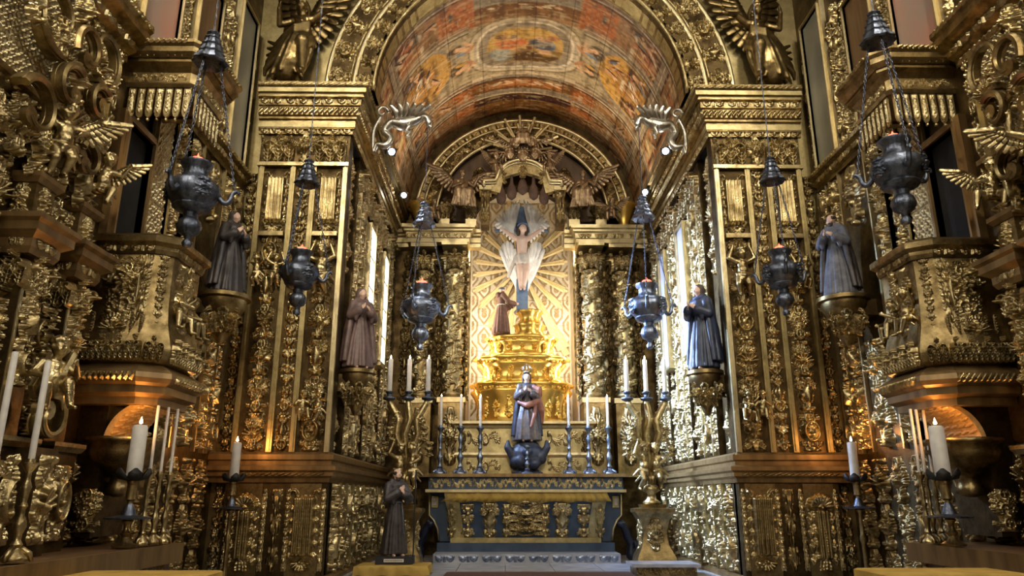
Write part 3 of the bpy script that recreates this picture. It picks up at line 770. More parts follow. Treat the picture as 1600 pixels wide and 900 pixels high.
        blobs(one, [(sg * 2.75, 13.55, 0.2, 0.12, 0.3, (0.62, 0.56, 0.44)), (sg * 2.95, 15.25, 0.34, 0.10, 0.9 * sg, (0.66, 0.62, 0.54)), (sg * 3.0, 15.3, 0.30, 0.03, 0.9 * sg, (0.12, 0.10, 0.09)), (sg * 3.15, 15.9, 0.3, 0.2, 0.4, (0.10, 0.06, 0.03)), (sg * 4.05, 14.9, 0.16, 0.14, 0, (0.60, 0.55, 0.45)), (sg * 4.05, 14.9, 0.10, 0.08, 0, (0.14, 0.11, 0.08))])
        for k in range(5):          # painted columns in pairs with dark gaps, and pale arches over them
            yc = 12.9 + k * 1.25
            for dy in (-0.12, 0.12):
                mix(soft(np.maximum(np.abs(S - sg * 3.05) - 0.42, np.abs(Y - yc - dy) - 0.07), 0.04), (0.52, 0.30, 0.13)); mix(soft(np.maximum(np.abs(S - sg * 3.05) - 0.42, np.abs(Y - yc - dy - 0.035) - 0.02), 0.03), (0.20, 0.10, 0.05))
                mix(soft(np.maximum(np.abs(S - sg * 2.60) - 0.05, np.abs(Y - yc - dy) - 0.10), 0.03), CREAM); mix(soft(np.maximum(np.abs(S - sg * 3.48) - 0.05, np.abs(Y - yc - dy) - 0.10), 0.03), GREY)
            mix(soft(np.maximum(np.abs(S - sg * 3.05) - 0.40, np.abs(Y - yc - 0.62) - 0.20), 0.05), (0.09, 0.06, 0.04), 0.85)
            blobs(one, [(sg * 3.05, yc + 0.62, 0.22, 0.10, 0.2, SK2 if k % 2 else (0.36, 0.12, 0.06)), (sg * 2.86, yc + 0.60, 0.07, 0.07, 0, SK), (sg * 3.2, yc + 0.70, 0.22, 0.05, 0.5, (0.16, 0.17, 0.20) if k % 2 else CREAM), (sg * 3.1, yc + 0.5, 0.16, 0.035, -0.6, SK)])
            for j in range(6): mix(soft(np.maximum(np.abs(S - sg * 4.0) - 0.10, np.abs(Y - yc - j * 0.2 + 0.4) - 0.045), 0.03), CREAM if j % 2 else (0.10, 0.07, 0.05), 0.7)
        for k in range(22):
            s = sg * rg.uniform(1.9, 4.4); y = rg.uniform(12.7, 18.5); c = (SK, SK2, CREAM, (0.34, 0.13, 0.06), (0.12, 0.14, 0.17), GOLD)[rg.randint(6)]; r0 = rg.uniform(-1.2, 1.2)
            blobs(one, [(s, y, rg.uniform(0.10, 0.24), rg.uniform(0.05, 0.09), r0, c), (s + 0.12, y + 0.08, rg.uniform(0.08, 0.16), 0.03, r0 + 0.8, SK), (s - 0.1, y + 0.06, 0.14, 0.03, r0 - 0.8, SK2), (s + 0.18 * math.cos(r0), y + 0.18 * math.sin(r0), 0.05, 0.05, 0, SK), (s + 0.02, y - 0.06, 0.2, 0.025, r0, (0.09, 0.06, 0.04))])
    for k in range(26):
        s = rg.uniform(-0.95, 0.95); y = (13.9, 16.95, 17.0)[k % 3] + rg.uniform(-0.08, 0.08)
        blobs(rect(0, 1.35, 12.6, 18.7), [(s, y, rg.uniform(0.06, 0.16), 0.035, rg.uniform(-0.6, 0.6), SK if k % 2 else CREAM)])
    # great painted ribs sweeping right across the vault
    for y_, k in ((16.45, 1.0), (14.18, 0.8), (17.3, 0.9), (12.95, 1.0)):
        w = rect(1.35, 4.8, y_, y_ + 0.36); fade = 0.85 * k
        mix(rect(1.35, 4.8, y_, y_ + 0.10), GREY, fade); mix(rect(1.35, 4.8, y_ + 0.10, y_ + 0.14), CREAM, fade); mix(rect(1.35, 4.8, y_ + 0.14, y_ + 0.24), (0.16, 0.14, 0.11), fade); mix(rect(1.35, 4.8, y_ + 0.24, y_ + 0.28), (0.56, 0.50, 0.40), fade); mix(rect(1.35, 4.8, y_ + 0.28, y_ + 0.34), (0.08, 0.06, 0.045), fade)
    # brushwork: streaks along and across, boards' seams
    st = noise_(26, 150, 8); st2 = noise_(200, 30, 9); st3 = noise_(300, 220, 10)
    C *= (0.72 + 0.34 * st + 0.22 * st2 + 0.22 * (st3 - 0.3))[..., None]
    n4 = noise_(70, 16, 12); mix(np.clip((n4 - 0.6) * 4, 0, 1) * 0.5, (0.10, 0.07, 0.045)); mix(np.clip((noise_(26, 110, 13) - 0.66) * 4, 0, 1) * 0.5, (0.50, 0.40, 0.24)); mix(np.clip((noise_(120, 90, 14) - 0.62) * 4, 0, 1) * 0.45, (0.13, 0.09, 0.055)); mix(np.clip((noise_(150, 100, 15) - 0.72) * 5, 0, 1) * 0.45, (0.50, 0.40, 0.26))
    C *= (1 - 0.35 * (np.abs((S / 0.42) % 1 - 0.5) < 0.02))[..., None]
    C = C * 0.86 + C.mean(-1, keepdims=True) * 0.14
    C = np.clip((0.19 + (C - 0.19) * 1.35) * np.array((0.98, 0.87, 0.72)), 0.01, 1)
    i = np.arange(ny * nt_).reshape(ny, nt_)
    F = np.stack([i[:-1, :-1], i[1:, :-1], i[1:, 1:], i[:-1, 1:]], -1).reshape(-1, 4)
    T = PI / 2 - S / VR
    V = np.stack([VR * np.cos(T), Y, 9.0 + VR * np.sin(T)], -1).reshape(-1, 3)
    me = bpy.data.meshes.new('ceiling'); me.vertices.add(len(V)); me.vertices.foreach_set('co', V.astype(np.float32).ravel())
    me.loops.add(F.size); me.loops.foreach_set('vertex_index', F.astype(np.int32).ravel())
    me.polygons.add(len(F)); me.polygons.foreach_set('loop_start', np.arange(0, F.size, 4, dtype=np.int32)); me.polygons.foreach_set('use_smooth', np.ones(len(F), bool))
    me.update(calc_edges=True)
    ca = me.color_attributes.new('paint', 'FLOAT_COLOR', 'POINT'); ca.data.foreach_set('color', np.concatenate([C.reshape(-1, 3), np.ones((len(V), 1))], 1).astype(np.float32).ravel())
    m, nt, b = new_mat('vault_paint'); a = nt.nodes.new('ShaderNodeVertexColor'); a.layer_name = 'paint'
    nt.links.new(a.outputs[0], b.inputs['Base Color']); b.inputs['Roughness'].default_value = 0.5
    return struct(obj('ceiling', me, 'vault_paint'))
ceiling = paint_vault()
# timber shell outside the painted lining
struct(ring(3.08, 3.3, 12.95, 21.0, zc=9.0).build('ceiling_shell', 'wood_dark'))
# ------------------------------------------------------------------ carved figures (facing -y, about 1 unit tall)
def head(m, c, r, face=(0, -1, 0), hair='curls', tilt=0.0):
    """Skull, jaw, brow, nose, lips, ears; hair as curls when carved from the same block."""
    c = Vector(c); f = Vector(face).normalized(); u = Vector((0, 0, 1)); sd = f.cross(u).normalized(); u = sd.cross(f).normalized()
    def q(a, b, k): return c + sd * (a * r) + f * (b * r) + u * (k * r)
    m.ball(c, (r * 0.86, r * 0.92, r * 1.05)); m.ball(q(0, 0.28, -0.48), r * 0.62); m.ball(q(0, 0.55, -0.92), r * 0.24)
    m.ball(q(0, 0.98, -0.12), r * 0.16); limb(m, q(0, 0.86, 0.25), q(0, 0.98, -0.1), r * 0.1, r * 0.14)
    limb(m, q(-0.32, 0.80, 0.30), q(0.32, 0.80, 0.30), r * 0.12, r * 0.12); limb(m, q(-0.16, 0.82, -0.52), q(0.16, 0.82, -0.52), r * 0.1, r * 0.1)
    for sg in (-1, 1):
        m.ball(q(sg * 0.40, 0.62, -0.28), r * 0.30); m.ball(q(sg * 0.30, 0.80, 0.10), r * 0.12); m.ball(q(sg * 0.88, -0.05, -0.05), (r * 0.14, r * 0.2, r * 0.26))
    if hair == 'curls':
        for k in range(22):
            a = k * 2.4; t = 0.25 + 0.75 * (k / 21); el = t * 1.25
            b = -math.cos(a) * math.cos(el) * 0.95 ; 
            if b > 0.55 and el < 0.6: continue
            m.ball(q(math.sin(a) * math.cos(el) * 0.92, b, math.sin(el) * 1.02 + 0.05), r * 0.27, 8, 6)
    elif hair == 'long':
        m.ball(q(0, -0.18, 0.22), (r * 0.98, r * 0.98, r * 1.0))
        for sg in (-1, 1):
            for k in range(3): chain(m, [q(sg * (0.5 + 0.16 * k), -0.1 - 0.2 * k, 0.7), q(sg * (0.9 + 0.04 * k), -0.2 - 0.2 * k, -0.2), q(sg * (0.9 + 0.1 * k), -0.1 - 0.25 * k, -1.4 - 0.2 * k)], [r * 0.28, r * 0.3, r * 0.2])
    elif hair == 'tonsure':
        for k in range(16):
            a = 0.9 + (2 * PI - 1.8) * k / 15
            m.ball(q(math.sin(a) * 0.9, math.cos(a) * 0.9, 0.28), r * 0.24, 8, 6)
def hand(m, wrist, tip, r, thumb=(0, 0, 1), curl=0.0):
    """Palm, four unequal fingers and a thumb leaving the side of the palm."""
    w = Vector(wrist); d = (Vector(tip) - w); L = d.length; d.normalize(); th = Vector(thumb); th = (th - d * th.dot(d)).normalized(); nn = d.cross(th)
    pm = w + d * L * 0.45
    limb(m, w, pm, r * 0.75, r * 1.0); limb(m, w + th * r * 0.5, pm + th * r * 0.7, r * 0.6, r * 0.6); limb(m, w - th * r * 0.5, pm - th * r * 0.7, r * 0.6, r * 0.6)
    for k, ln in enumerate((0.50, 0.58, 0.54, 0.42)):
        o = th * (r * (1.05 - 0.7 * k)); a = pm + o; b = a + d * (L * ln * 0.55) + nn * (curl * L * 0.06); e = b + d * (L * ln * 0.45) + nn * (curl * L * 0.22)
        chain(m, [a, b, e], [r * 0.36, r * 0.33, r * 0.27])
    chain(m, [w + d * L * 0.15 + th * r * 0.7, w + d * L * 0.36 + th * r * 1.7, w + d * L * 0.58 + th * r * 1.9], [r * 0.45, r * 0.4, r * 0.32])
PUTTO = {
    'seated': dict(p=(0, 0, 0.10), c=(0, 0.0, 0.34), h=(0.02, -0.03, 0.55), f=(0.3, -1, -0.2), lk=((-0.11, -0.21, 0.13), (0.10, -0.20, 0.17)), lf=((-0.10, -0.22, -0.12), (0.13, -0.25, -0.08)),
                   le=((-0.22, -0.06, 0.26), (0.21, -0.10, 0.28)), lh=((-0.17, -0.22, 0.22), (0.13, -0.26, 0.36))),
    'reach': dict(p=(0, 0, 0.36), c=(0.01, -0.01, 0.60), h=(0.0, -0.03, 0.81), f=(-0.2, -1, 0.1), lk=((-0.07, -0.08, 0.20), (0.10, -0.10, 0.24)), lf=((-0.08, 0.02, 0.02), (0.06, 0.04, 0.04)),
                  le=((-0.24, -0.04, 0.72), (0.22, -0.08, 0.60)), lh=((-0.20, -0.08, 0.93), (0.14, -0.20, 0.52))),
    'atlas': dict(p=(0, 0, 0.36), c=(0.0, -0.01, 0.60), h=(0.0, -0.05, 0.79), f=(0.1, -1, -0.2), lk=((-0.10, -0.08, 0.21), (0.07, -0.10, 0.20)), lf=((-0.07, 0.0, 0.02), (0.12, 0.02, 0.02)),
                  le=((-0.24, -0.02, 0.72), (0.24, -0.02, 0.72)), lh=((-0.15, -0.03, 0.95), (0.15, -0.03, 0.95))),
    'ride': dict(p=(0, 0, 0.14), c=(0.03, -0.02, 0.38), h=(0.06, -0.05, 0.59), f=(0.6, -1, -0.1), lk=((-0.20, -0.10, 0.16), (0.17, -0.16, 0.10)), lf=((-0.24, -0.12, -0.10), (0.10, -0.22, -0.14)),
                 le=((-0.20, -0.10, 0.34), (0.26, -0.02, 0.40)), lh=((-0.08, -0.22, 0.30), (0.34, -0.12, 0.52))),
}
PM = {}
def putto_mesh(pose, mat='gold', drape=True):
    key = pose + '/' + mat
    if key in PM: return PM[key]
    d = PUTTO[pose]
    def b(m):
        p, c, h = Vector(d['p']), Vector(d['c']), Vector(d['h'])
        limb(m, p, p + (c - p) * 0.5 + Vector((0, -0.025, 0)), 0.105, 0.105); limb(m, p + (c - p) * 0.5, c, 0.10, 0.095)
        limb(m, c + Vector((-0.07, 0, 0.04)), c + Vector((0.07, 0, 0.04)), 0.06, 0.06); limb(m, c, h, 0.05, 0.05)
        head(m, h + Vector((0, 0, 0.03)), 0.105, d['f'])
        for k, sg in ((0, -1), (1, 1)):
            hip = p + Vector((sg * 0.065, -0.02, -0.02)); sh = c + Vector((sg * 0.115, 0, 0.05))
            chain(m, [hip, Vector(d['lk'][k]), Vector(d['lf'][k])], [0.082, 0.062, 0.036]); ft = Vector(d['lf'][k])
            limb(m, ft, ft + Vector((sg * 0.02, -0.085, -0.02)), 0.034, 0.024)
            chain(m, [sh, Vector(d['le'][k]), Vector(d['lh'][k])], [0.05, 0.042, 0.028])
            lh, le = Vector(d['lh'][k]), Vector(d['le'][k]); hand(m, lh, lh + (lh - le).normalized() * 0.085, 0.024, (0, -0.4, 1), 1)
        if drape:
            chain(m, [p + Vector((-0.12, -0.03, 0.05)), p + Vector((0, -0.12, -0.0)), p + Vector((0.13, -0.02, 0.04)), p + Vector((0.22, 0.06, -0.08))], [0.03, 0.04, 0.035, 0.025])
            chain(m, [p + Vector((-0.12, 0.02, 0.04)), p + Vector((-0.02, -0.11, -0.05)), p + Vector((0.10, -0.06, -0.06)), p + Vector((0.18, 0.05, -0.2))], [0.025, 0.035, 0.03, 0.02])
    me = blob(b, 0.0125, 1, 'putto'); me.materials.append(MATS[mat]); PM[key] = me
    return me
def wing_mesh(key, L=0.6, n=11, mat='gold', spread=1.0):
    """A feathered wing rooted at the origin, rising in +x; two rows of feathers on an arched arm."""
    if key in PM: return PM[key]
    m = MB(); arm = []
    for i in range(9):
        t = i / 8; arm.append((L * 0.75 * t, 0.03 * math.sin(PI * t), L * (0.12 + 0.55 * math.sin(PI * 0.55 * t))))
    m.tube(arm, [0.045 * L * 1.6 - 0.03 * L * i / 8 for i in range(9)], 8)
    for row, (ln, dy) in enumerate(((1.0, 0.0), (0.62, -0.02), (0.36, -0.035))):
        for i in range(n):
            t = (i + 0.3) / n; j = t * 8; k = int(j); p = Vector(arm[k]).lerp(Vector(arm[min(k + 1, 8)]), j - k)
            a = R(-100 + 118 * t * spread); l = L * ln * (0.45 + 0.42 * t)
            p.y += dy * L * 2; q = p + Vector((math.cos(a) * l, 0.01, math.sin(a) * l)); mid = p.lerp(q, 0.55) + Vector((0, -0.02 * L, 0))
            m.tube([p, mid, q.lerp(mid, 0.12), q], [0.04 * L, 0.088 * L, 0.07 * L, 0.015 * L], 6, True, 0.22, (0, 1, 0))
    me = m.mesh('wing', True); me.materials.append(MATS[mat]); PM[key] = me; return me
def robe_build(m, arms, seed=1, hood=False, cape=False, hem=0.17, lean=0.0, stride=0.0, waist=0.082):
    g = random.Random(seed)
    prof = [(0.0, 0.015), (hem, 0.015), (hem * 0.96, 0.12), (hem * 0.82, 0.32), (0.105, 0.50), (waist, 0.60), (0.095, 0.72), (0.085, 0.80), (0.045, 0.845), (0.0, 0.85)]
    m.lathe(prof, 22, sq=(1.0, 0.8))
    limb(m, (-0.10, 0, 0.785), (0.10, 0, 0.785), 0.055, 0.055)
    for k in range(17):
        a = 2 * PI * k / 17 + g.uniform(-0.1, 0.1); a2 = a + g.uniform(-0.18, 0.18); rr = g.uniform(0.9, 1.0)
        m.tube([(waist * 0.95 * math.cos(a), waist * 0.8 * math.sin(a), 0.60), (hem * 0.76 * math.cos(a2), hem * 0.62 * math.sin(a2), 0.32), (hem * rr * math.cos(a2), hem * 0.82 * rr * math.sin(a2), 0.02)], [0.010, 0.018, 0.026], 7)
    for sh, el, ha in arms:
        chain(m, [Vector(sh), Vector(el), Vector(el).lerp(Vector(ha), 0.8)], [0.052, 0.05, 0.058])
        e = Vector(el).lerp(Vector(ha), 0.55); limb(m, e, e + Vector((0, 0.0, -0.09)), 0.045, 0.02)
    if hood:
        m.ball((0, 0.075, 0.80), (0.075, 0.05, 0.06)); limb(m, (-0.06, 0.0, 0.835), (0.06, 0.0, 0.835), 0.04, 0.04)
    if cape:
        for k in range(9):
            a = R(200 - 180 * 0 + 0) ; t = k / 8; a = PI * (0.02 + 0.96 * t)
            m.tube([(0.10 * math.cos(a), 0.06 * math.sin(a) + 0.02, 0.80), (0.15 * math.cos(a), 0.12 * math.sin(a) + 0.02, 0.45), (0.19 * math.cos(a), 0.16 * math.sin(a) + 0.02, 0.10 + 0.05 * math.sin(k * 2.1))], [0.04, 0.04, 0.032], 7)
STD_ARMS = [((-0.10, 0, 0.785), (-0.15, -0.05, 0.63), (-0.05, -0.14, 0.70)), ((0.10, 0, 0.785), (0.16, -0.04, 0.62), (0.06, -0.14, 0.68))]
def saint(name, loc, rz, h, robe_mat, skin='skin', hair='tonsure', hair_mat='hair_dark', arms=None, seed=1, hood=True, cape=False, cape_mat=None, face=(0, -1, -0.1), beard=False, belt=None, hem=0.17, vox=0.0085):
    """A standing robed figure: one body, with robe, hair and belt as children."""
    arms = arms or STD_ARMS; e = empty(name, loc, rz, h)
    def bb(m):
        head(m, (0, -0.012, 0.925), 0.058, face, None); limb(m, (0, 0, 0.83), (0, -0.005, 0.89), 0.034, 0.032)
        limb(m, (0, 0, 0.45), (0, 0, 0.78), 0.06, 0.06); limb(m, (-0.08, 0, 0.78), (0.08, 0, 0.78), 0.03, 0.03)
        for sh, el, ha in arms:
            chain(m, [Vector(sh), Vector(el), Vector(ha)], [0.03, 0.026, 0.017]); hv, ev = Vector(ha), Vector(el)
            hand(m, hv, hv + ((hv - ev).normalized() + Vector((0, 0, 0.5))).normalized() * 0.09, 0.017, (0, 0.3, 1), 0.6)
        for sg in (-1, 1):
            chain(m, [(sg * 0.04, 0, 0.45), (sg * 0.05, -0.02, 0.25), (sg * 0.05, 0, 0.03)], [0.05, 0.035, 0.02]); limb(m, (sg * 0.05, -0.06, 0.012), (sg * 0.06, -0.145, 0.01), 0.018, 0.014)
    obj('body', blob(bb, 0.0075, 1, 'body'), skin, e)
    obj('robe', blob(lambda m: robe_build(m, arms, seed, hood, False, hem), vox, 1, 'robe'), robe_mat, e)
    if cape: obj('cape', blob(lambda m: [m.tube([(0.105 * math.cos(a), 0.065 * math.sin(a) + 0.02, 0.81), (0.155 * math.cos(a), 0.13 * math.sin(a) + 0.02, 0.45), (0.2 * math.cos(a), 0.17 * math.sin(a) + 0.02, 0.08)], [0.036, 0.04, 0.034], 7) for a in np.linspace(-0.35, PI + 0.35, 11)], vox, 1, 'cape'), cape_mat or robe_mat, e)
    m = MB(); c = Vector((0, -0.012, 0.925)); f = Vector(face).normalized(); r = 0.058
    def hb(m):
        if hair == 'tonsure':
            for k in range(18):
                a = 0.85 + (2 * PI - 1.7) * k / 17; fa = math.atan2(f.y, f.x)
                m.ball(c + Vector((math.cos(fa + a) * r * 0.86, math.sin(fa + a) * r * 0.92, r * 0.30)), r * 0.24, 8, 6); m.ball(c + Vector((math.cos(fa + a) * r * 0.86, math.sin(fa + a) * r * 0.92, -r * 0.02)), r * 0.2, 8, 6)
        else:
            sd = f.cross(Vector((0, 0, 1))).normalized(); m.ball(c - f * r * 0.22 + Vector((0, 0, r * 0.22)), (r * 0.96, r * 0.96, r * 1.0))
            for sg in (-1, 1):
                for k in range(3): chain(m, [c + sd * sg * r * (0.6 + 0.12 * k) - f * r * 0.2 * k + Vector((0, 0, r * 0.6)), c + sd * sg * r * (0.92) - f * r * (0.1 + 0.3 * k) + Vector((0, 0, -r * 0.2)), c + sd * sg * r * 0.95 - f * r * (0.1 + 0.35 * k) + Vector((0, 0, -r * (1.5 + 0.3 * k)))], [r * 0.26, r * 0.28, r * 0.18])
        if beard:
            for k in range(-2, 3): limb(m, c + f * r * (0.72 - 0.1 * abs(k)) + f.cross(Vector((0, 0, 1))) * (k * r * 0.24) + Vector((0, 0, -r * 0.75)), c + f * r * (0.62 - 0.1 * abs(k)) + f.cross(Vector((0, 0, 1))) * (k * r * 0.16) + Vector((0, 0, -r * 1.35)), r * 0.2, r * 0.14)
    obj('hair', blob(hb, 0.0075, 1, 'hair'), hair_mat, e)
    if belt:
        b = MB(); b.tube([(0.094 * math.cos(t), 0.078 * math.sin(t), 0.60) for t in np.linspace(0, 2 * PI, 25)], 0.008, 6)
        b.tube([(0.04, -0.085, 0.595), (0.05, -0.105, 0.45), (0.055, -0.13, 0.25)], 0.007, 6); b.build('rope_belt', belt, e, True)
    return e
def angel_mesh(mat, seed=1):
    """Flying angel in windblown drapery: one carved body."""
    key = 'angel%d/%s' % (seed, mat)
    if key in PM: return PM[key]
    g = random.Random(seed)
    def b(m):
        head(m, (0, -0.06, 0.93), 0.062, (0.3, -1, -0.25), 'curls'); limb(m, (0, 0, 0.80), (0, -0.04, 0.88), 0.04, 0.036)
        limb(m, (0, 0, 0.55), (0, 0, 0.74), 0.085, 0.085); limb(m, (-0.10, 0, 0.77), (0.10, 0, 0.77), 0.055, 0.055)
        chain(m, [(-0.12, 0, 0.77), (-0.24, -0.06, 0.70), (-0.20, -0.18, 0.82)], [0.045, 0.036, 0.026]); chain(m, [(0.12, 0, 0.77), (0.26, -0.04, 0.84), (0.40, -0.10, 0.80)], [0.045, 0.036, 0.026])
        hand(m, (-0.20, -0.18, 0.82), (-0.17, -0.22, 0.90), 0.022); hand(m, (0.40, -0.10, 0.80), (0.48, -0.12, 0.81), 0.022)
        chain(m, [(0.06, 0, 0.50), (0.12, -0.22, 0.36), (0.10, -0.12, 0.08)], [0.10, 0.075, 0.04]); limb(m, (0.10, -0.12, 0.06), (0.12, -0.20, 0.02), 0.032, 0.024)
        chain(m, [(-0.06, 0, 0.52), (-0.10, -0.08, 0.28), (-0.20, 0.04, 0.06)], [0.10, 0.07, 0.04]); limb(m, (-0.20, 0.04, 0.05), (-0.25, -0.02, 0.0), 0.03, 0.022)
        P = [Vector(q) for q in ((0.0, 0.0, 0.60), (0.0, -0.03, 0.48), (-0.02, -0.04, 0.36), (-0.06, -0.03, 0.24), (-0.13, 0.0, 0.13))]; rr = [0.095, 0.13, 0.15, 0.15, 0.14]
        for i in range(4): limb(m, P[i], P[i + 1], rr[i], rr[i + 1])
        for k in range(15):
            a_ = 2 * PI * k / 15 + g.uniform(-0.12, 0.12); tw = g.uniform(-0.3, 0.5)
            m.tube([P[i] + Vector((math.cos(a_ + tw * i / 3) * rr[i] * 1.02, math.sin(a_ + tw * i / 3) * rr[i] * 0.95, g.uniform(-0.01, 0.01))) for i in range(5)] + [P[4] + Vector((math.cos(a_ + tw * 1.4) * 0.17, math.sin(a_ + tw * 1.4) * 0.14, -0.07))], [0.016, 0.022, 0.026, 0.03, 0.032, 0.02], 7)
        for k in range(6):
            m.tube([(0.12, -0.07, 0.70 - 0.02 * k), (-0.02, -0.13, 0.62 - 0.03 * k), (-0.16, -0.08, 0.54 - 0.04 * k), (-0.30 - 0.02 * k, 0.02, 0.50 - 0.06 * k), (-0.42, 0.05, 0.58 - 0.09 * k)], [0.02, 0.028, 0.034, 0.034, 0.016], 7)
        m.tube([(-0.08, -0.06, 0.80), (0.04, -0.10, 0.70), (0.12, -0.05, 0.58)], [0.02, 0.028, 0.02], 7)
    me = blob(b, 0.011, 1, 'angel'); me.materials.append(MATS[mat]); PM[key] = me; return me
def seated_mesh(mat, seed=1):
    key = 'seated%d/%s' % (seed, mat)
    if key in PM: return PM[key]
    g = random.Random(seed)
    def b(m):
        head(m, (0, -0.04, 0.92), 0.072, (0.25, -1, -0.1), 'curls'); limb(m, (0, 0, 0.76), (0, -0.02, 0.87), 0.045, 0.04)
        limb(m, (0, 0, 0.42), (0, 0, 0.70), 0.11, 0.095); limb(m, (-0.12, 0, 0.73), (0.12, 0, 0.73), 0.06, 0.06)
        chain(m, [(-0.14, 0, 0.73), (-0.22, -0.08, 0.56), (-0.10, -0.20, 0.58)], [0.055, 0.045, 0.03]); chain(m, [(0.14, 0, 0.73), (0.27, -0.05, 0.62), (0.34, -0.14, 0.78)], [0.055, 0.045, 0.03])
        hand(m, (-0.10, -0.20, 0.58), (-0.04, -0.24, 0.60), 0.026); hand(m, (0.34, -0.14, 0.78), (0.36, -0.17, 0.87), 0.026)
        for sg in (-1, 1): chain(m, [(sg * 0.08, 0, 0.40), (sg * 0.13, -0.28, 0.40), (sg * 0.11, -0.28, 0.08)], [0.12, 0.10, 0.06]); limb(m, (sg * 0.11, -0.28, 0.05), (sg * 0.12, -0.37, 0.02), 0.04, 0.03)
        for k in range(11):
            x = -0.2 + 0.4 * k / 10
            m.tube([(x * 0.7, -0.06, 0.50), (x * 0.95, -0.34 + 0.06 * abs(k - 5) / 5, 0.42), (x * 1.1 + g.uniform(-0.02, 0.02), -0.33, 0.22), (x * 1.35, -0.28, 0.03)], [0.025, 0.032, 0.03, 0.028], 7)
        for k in range(4): m.tube([(0.12, -0.07, 0.72 - 0.03 * k), (0.0, -0.12, 0.60 - 0.03 * k), (-0.16, -0.08, 0.50 - 0.03 * k)], [0.018, 0.026, 0.02], 7)
    me = blob(b, 0.013, 1, 'seated_figure'); me.materials.append(MATS[mat]); PM[key] = me; return me
# ------------------------------------------------------------------ chancel end wall and niche
nh = [(1.45 * math.cos(t), 8.3 + 1.45 * math.sin(t)) for t in np.linspace(PI, 0, 25)]
pts = [(-CX, 0), (-1.45, 0), (-1.45, 3.0)] + nh + [(1.45, 3.0), (1.45, 0), (CX, 0), (CX, 12.4), (-CX, 12.4)]
wend = struct(MB().plate(pts, 18.55, 18.8).build('wall_end', 'gold_ground'))
nb = MB(); nb.box(-1.75, 1.75, 20.7, 20.9, 0, 10.4); nb.box(-1.75, -1.45, 18.8, 20.7, 0, 10.4); nb.box(1.45, 1.75, 18.8, 20.7, 0, 10.4); nb.box(-1.75, 1.75, 18.8, 20.9, 10.2, 10.4)
metal('niche_gold', (0.60, 0.52, 0.38), (0.78, 0.69, 0.53), 0.5, 0.15, 2.5, metallic=0.12, bump=0.1)
niche = struct(nb.build('wall_niche', 'niche_gold'))
r = Relief(0.7, 0.7, 0.0085)
for (cx, cz) in ((0, 0.35), (-0.35, 0), (0.35, 0), (-0.35, 0.7), (0.35, 0.7)):
    for sg in (-1, 1):
        r.stroke([(cx, cz - 0.3), (cx + sg * 0.15, cz - 0.12), (cx + sg * 0.16, cz + 0.08), (cx, cz + 0.28)], 0.016, 0.016, 0.022)
        r.spiral(cx + sg * 0.02, cz - 0.12, R(90 - sg * 60), 0.06, 1.1, sg, 0.013, 0.022)
    r.leaf(cx, cz - 0.12, PI / 2, 0.24, 0.08, 0, 0.022, 3)
MOT['damask'] = r.mesh('damask_relief', 'gold'); DIM['damask'] = (0.7, 0.7)
metal('ray_gold', (0.66, 0.52, 0.26), (0.84, 0.69, 0.40), 0.45, 0.1, 3, metallic=0.15)
metal('damask_gold', (0.36, 0.25, 0.12), (0.52, 0.38, 0.20), 0.45, 0.15, 4, metallic=0.3)
for i in range(4):
    for j in range(9):
        MB().box(-1.40 + i * 0.7 + 0.012, -0.70 + i * 0.7 - 0.012, 20.66, 20.7, 3.4 + j * 0.75 + 0.012, 4.15 + j * 0.75 - 0.012).build('gilt_sheet', 'niche_gold', niche)
        relief(niche, 'damask', (-1.05 + i * 0.7, 20.66, 3.4 + j * 0.75), 0, 1, 1.07, 1, mat='damask_gold')
# golden rays behind the crucifix
gl = tag(empty('ray_glory', (0, 20.55, 8.1)), 'burst of gilded wooden rays on the niche wall behind the winged crucifix', 'glory')
rg = random.Random(3)
for k in range(20):
    a = R(-90 + (k + 0.5) * 360 / 20); L = (2.0, 2.9, 1.7)[k % 3] * (0.75 if math.sin(a) > 0.3 else 1.0)
    L = min(L, 1.38 / max(0.05, abs(math.cos(a)))); w = 0.045
    m = MB()
    for q in (-1, 0, 1):
        d = Vector((math.cos(a + q * 0.035), 0, math.sin(a + q * 0.035))); n_ = Vector((-d.z, 0, d.x)); l = L * (1 - 0.07 * abs(q)); w2 = 0.05 * L / 1.5
        m.add([d * 0.3 - n_ * 0.015, d * 0.3 + n_ * 0.015, d * l + n_ * w2, d * l - n_ * w2, d * 0.3 + Vector((0, -0.05, 0)), d * l + Vector((0, -0.07, 0))], [(0, 4, 5, 3), (4, 1, 2, 5), (0, 3, 2, 1), (3, 5, 2), (0, 1, 4)])
    m.build('ray', 'ray_gold', gl)

# ------------------------------------------------------------------ high altarpiece
alt = tag(empty('altarpiece', (0, 18.5, NF)), 'towering gilded altarpiece with leafy columns, arched top and deep central niche', 'altarpiece')
def world(o): o.location = Vector(o.location) - alt.location; return o     # parts are placed in world coordinates
AO = -Vector((0, 18.5, NF))
def part(mb, name, mat, smooth=False, angle=None): return mb.xf(Matrix.Translation(AO)).build(name, mat, alt, smooth, True, angle)
def arel(*a, **k): o = relief(alt, *a, **k); o.location = Vector(o.location) + AO; return o
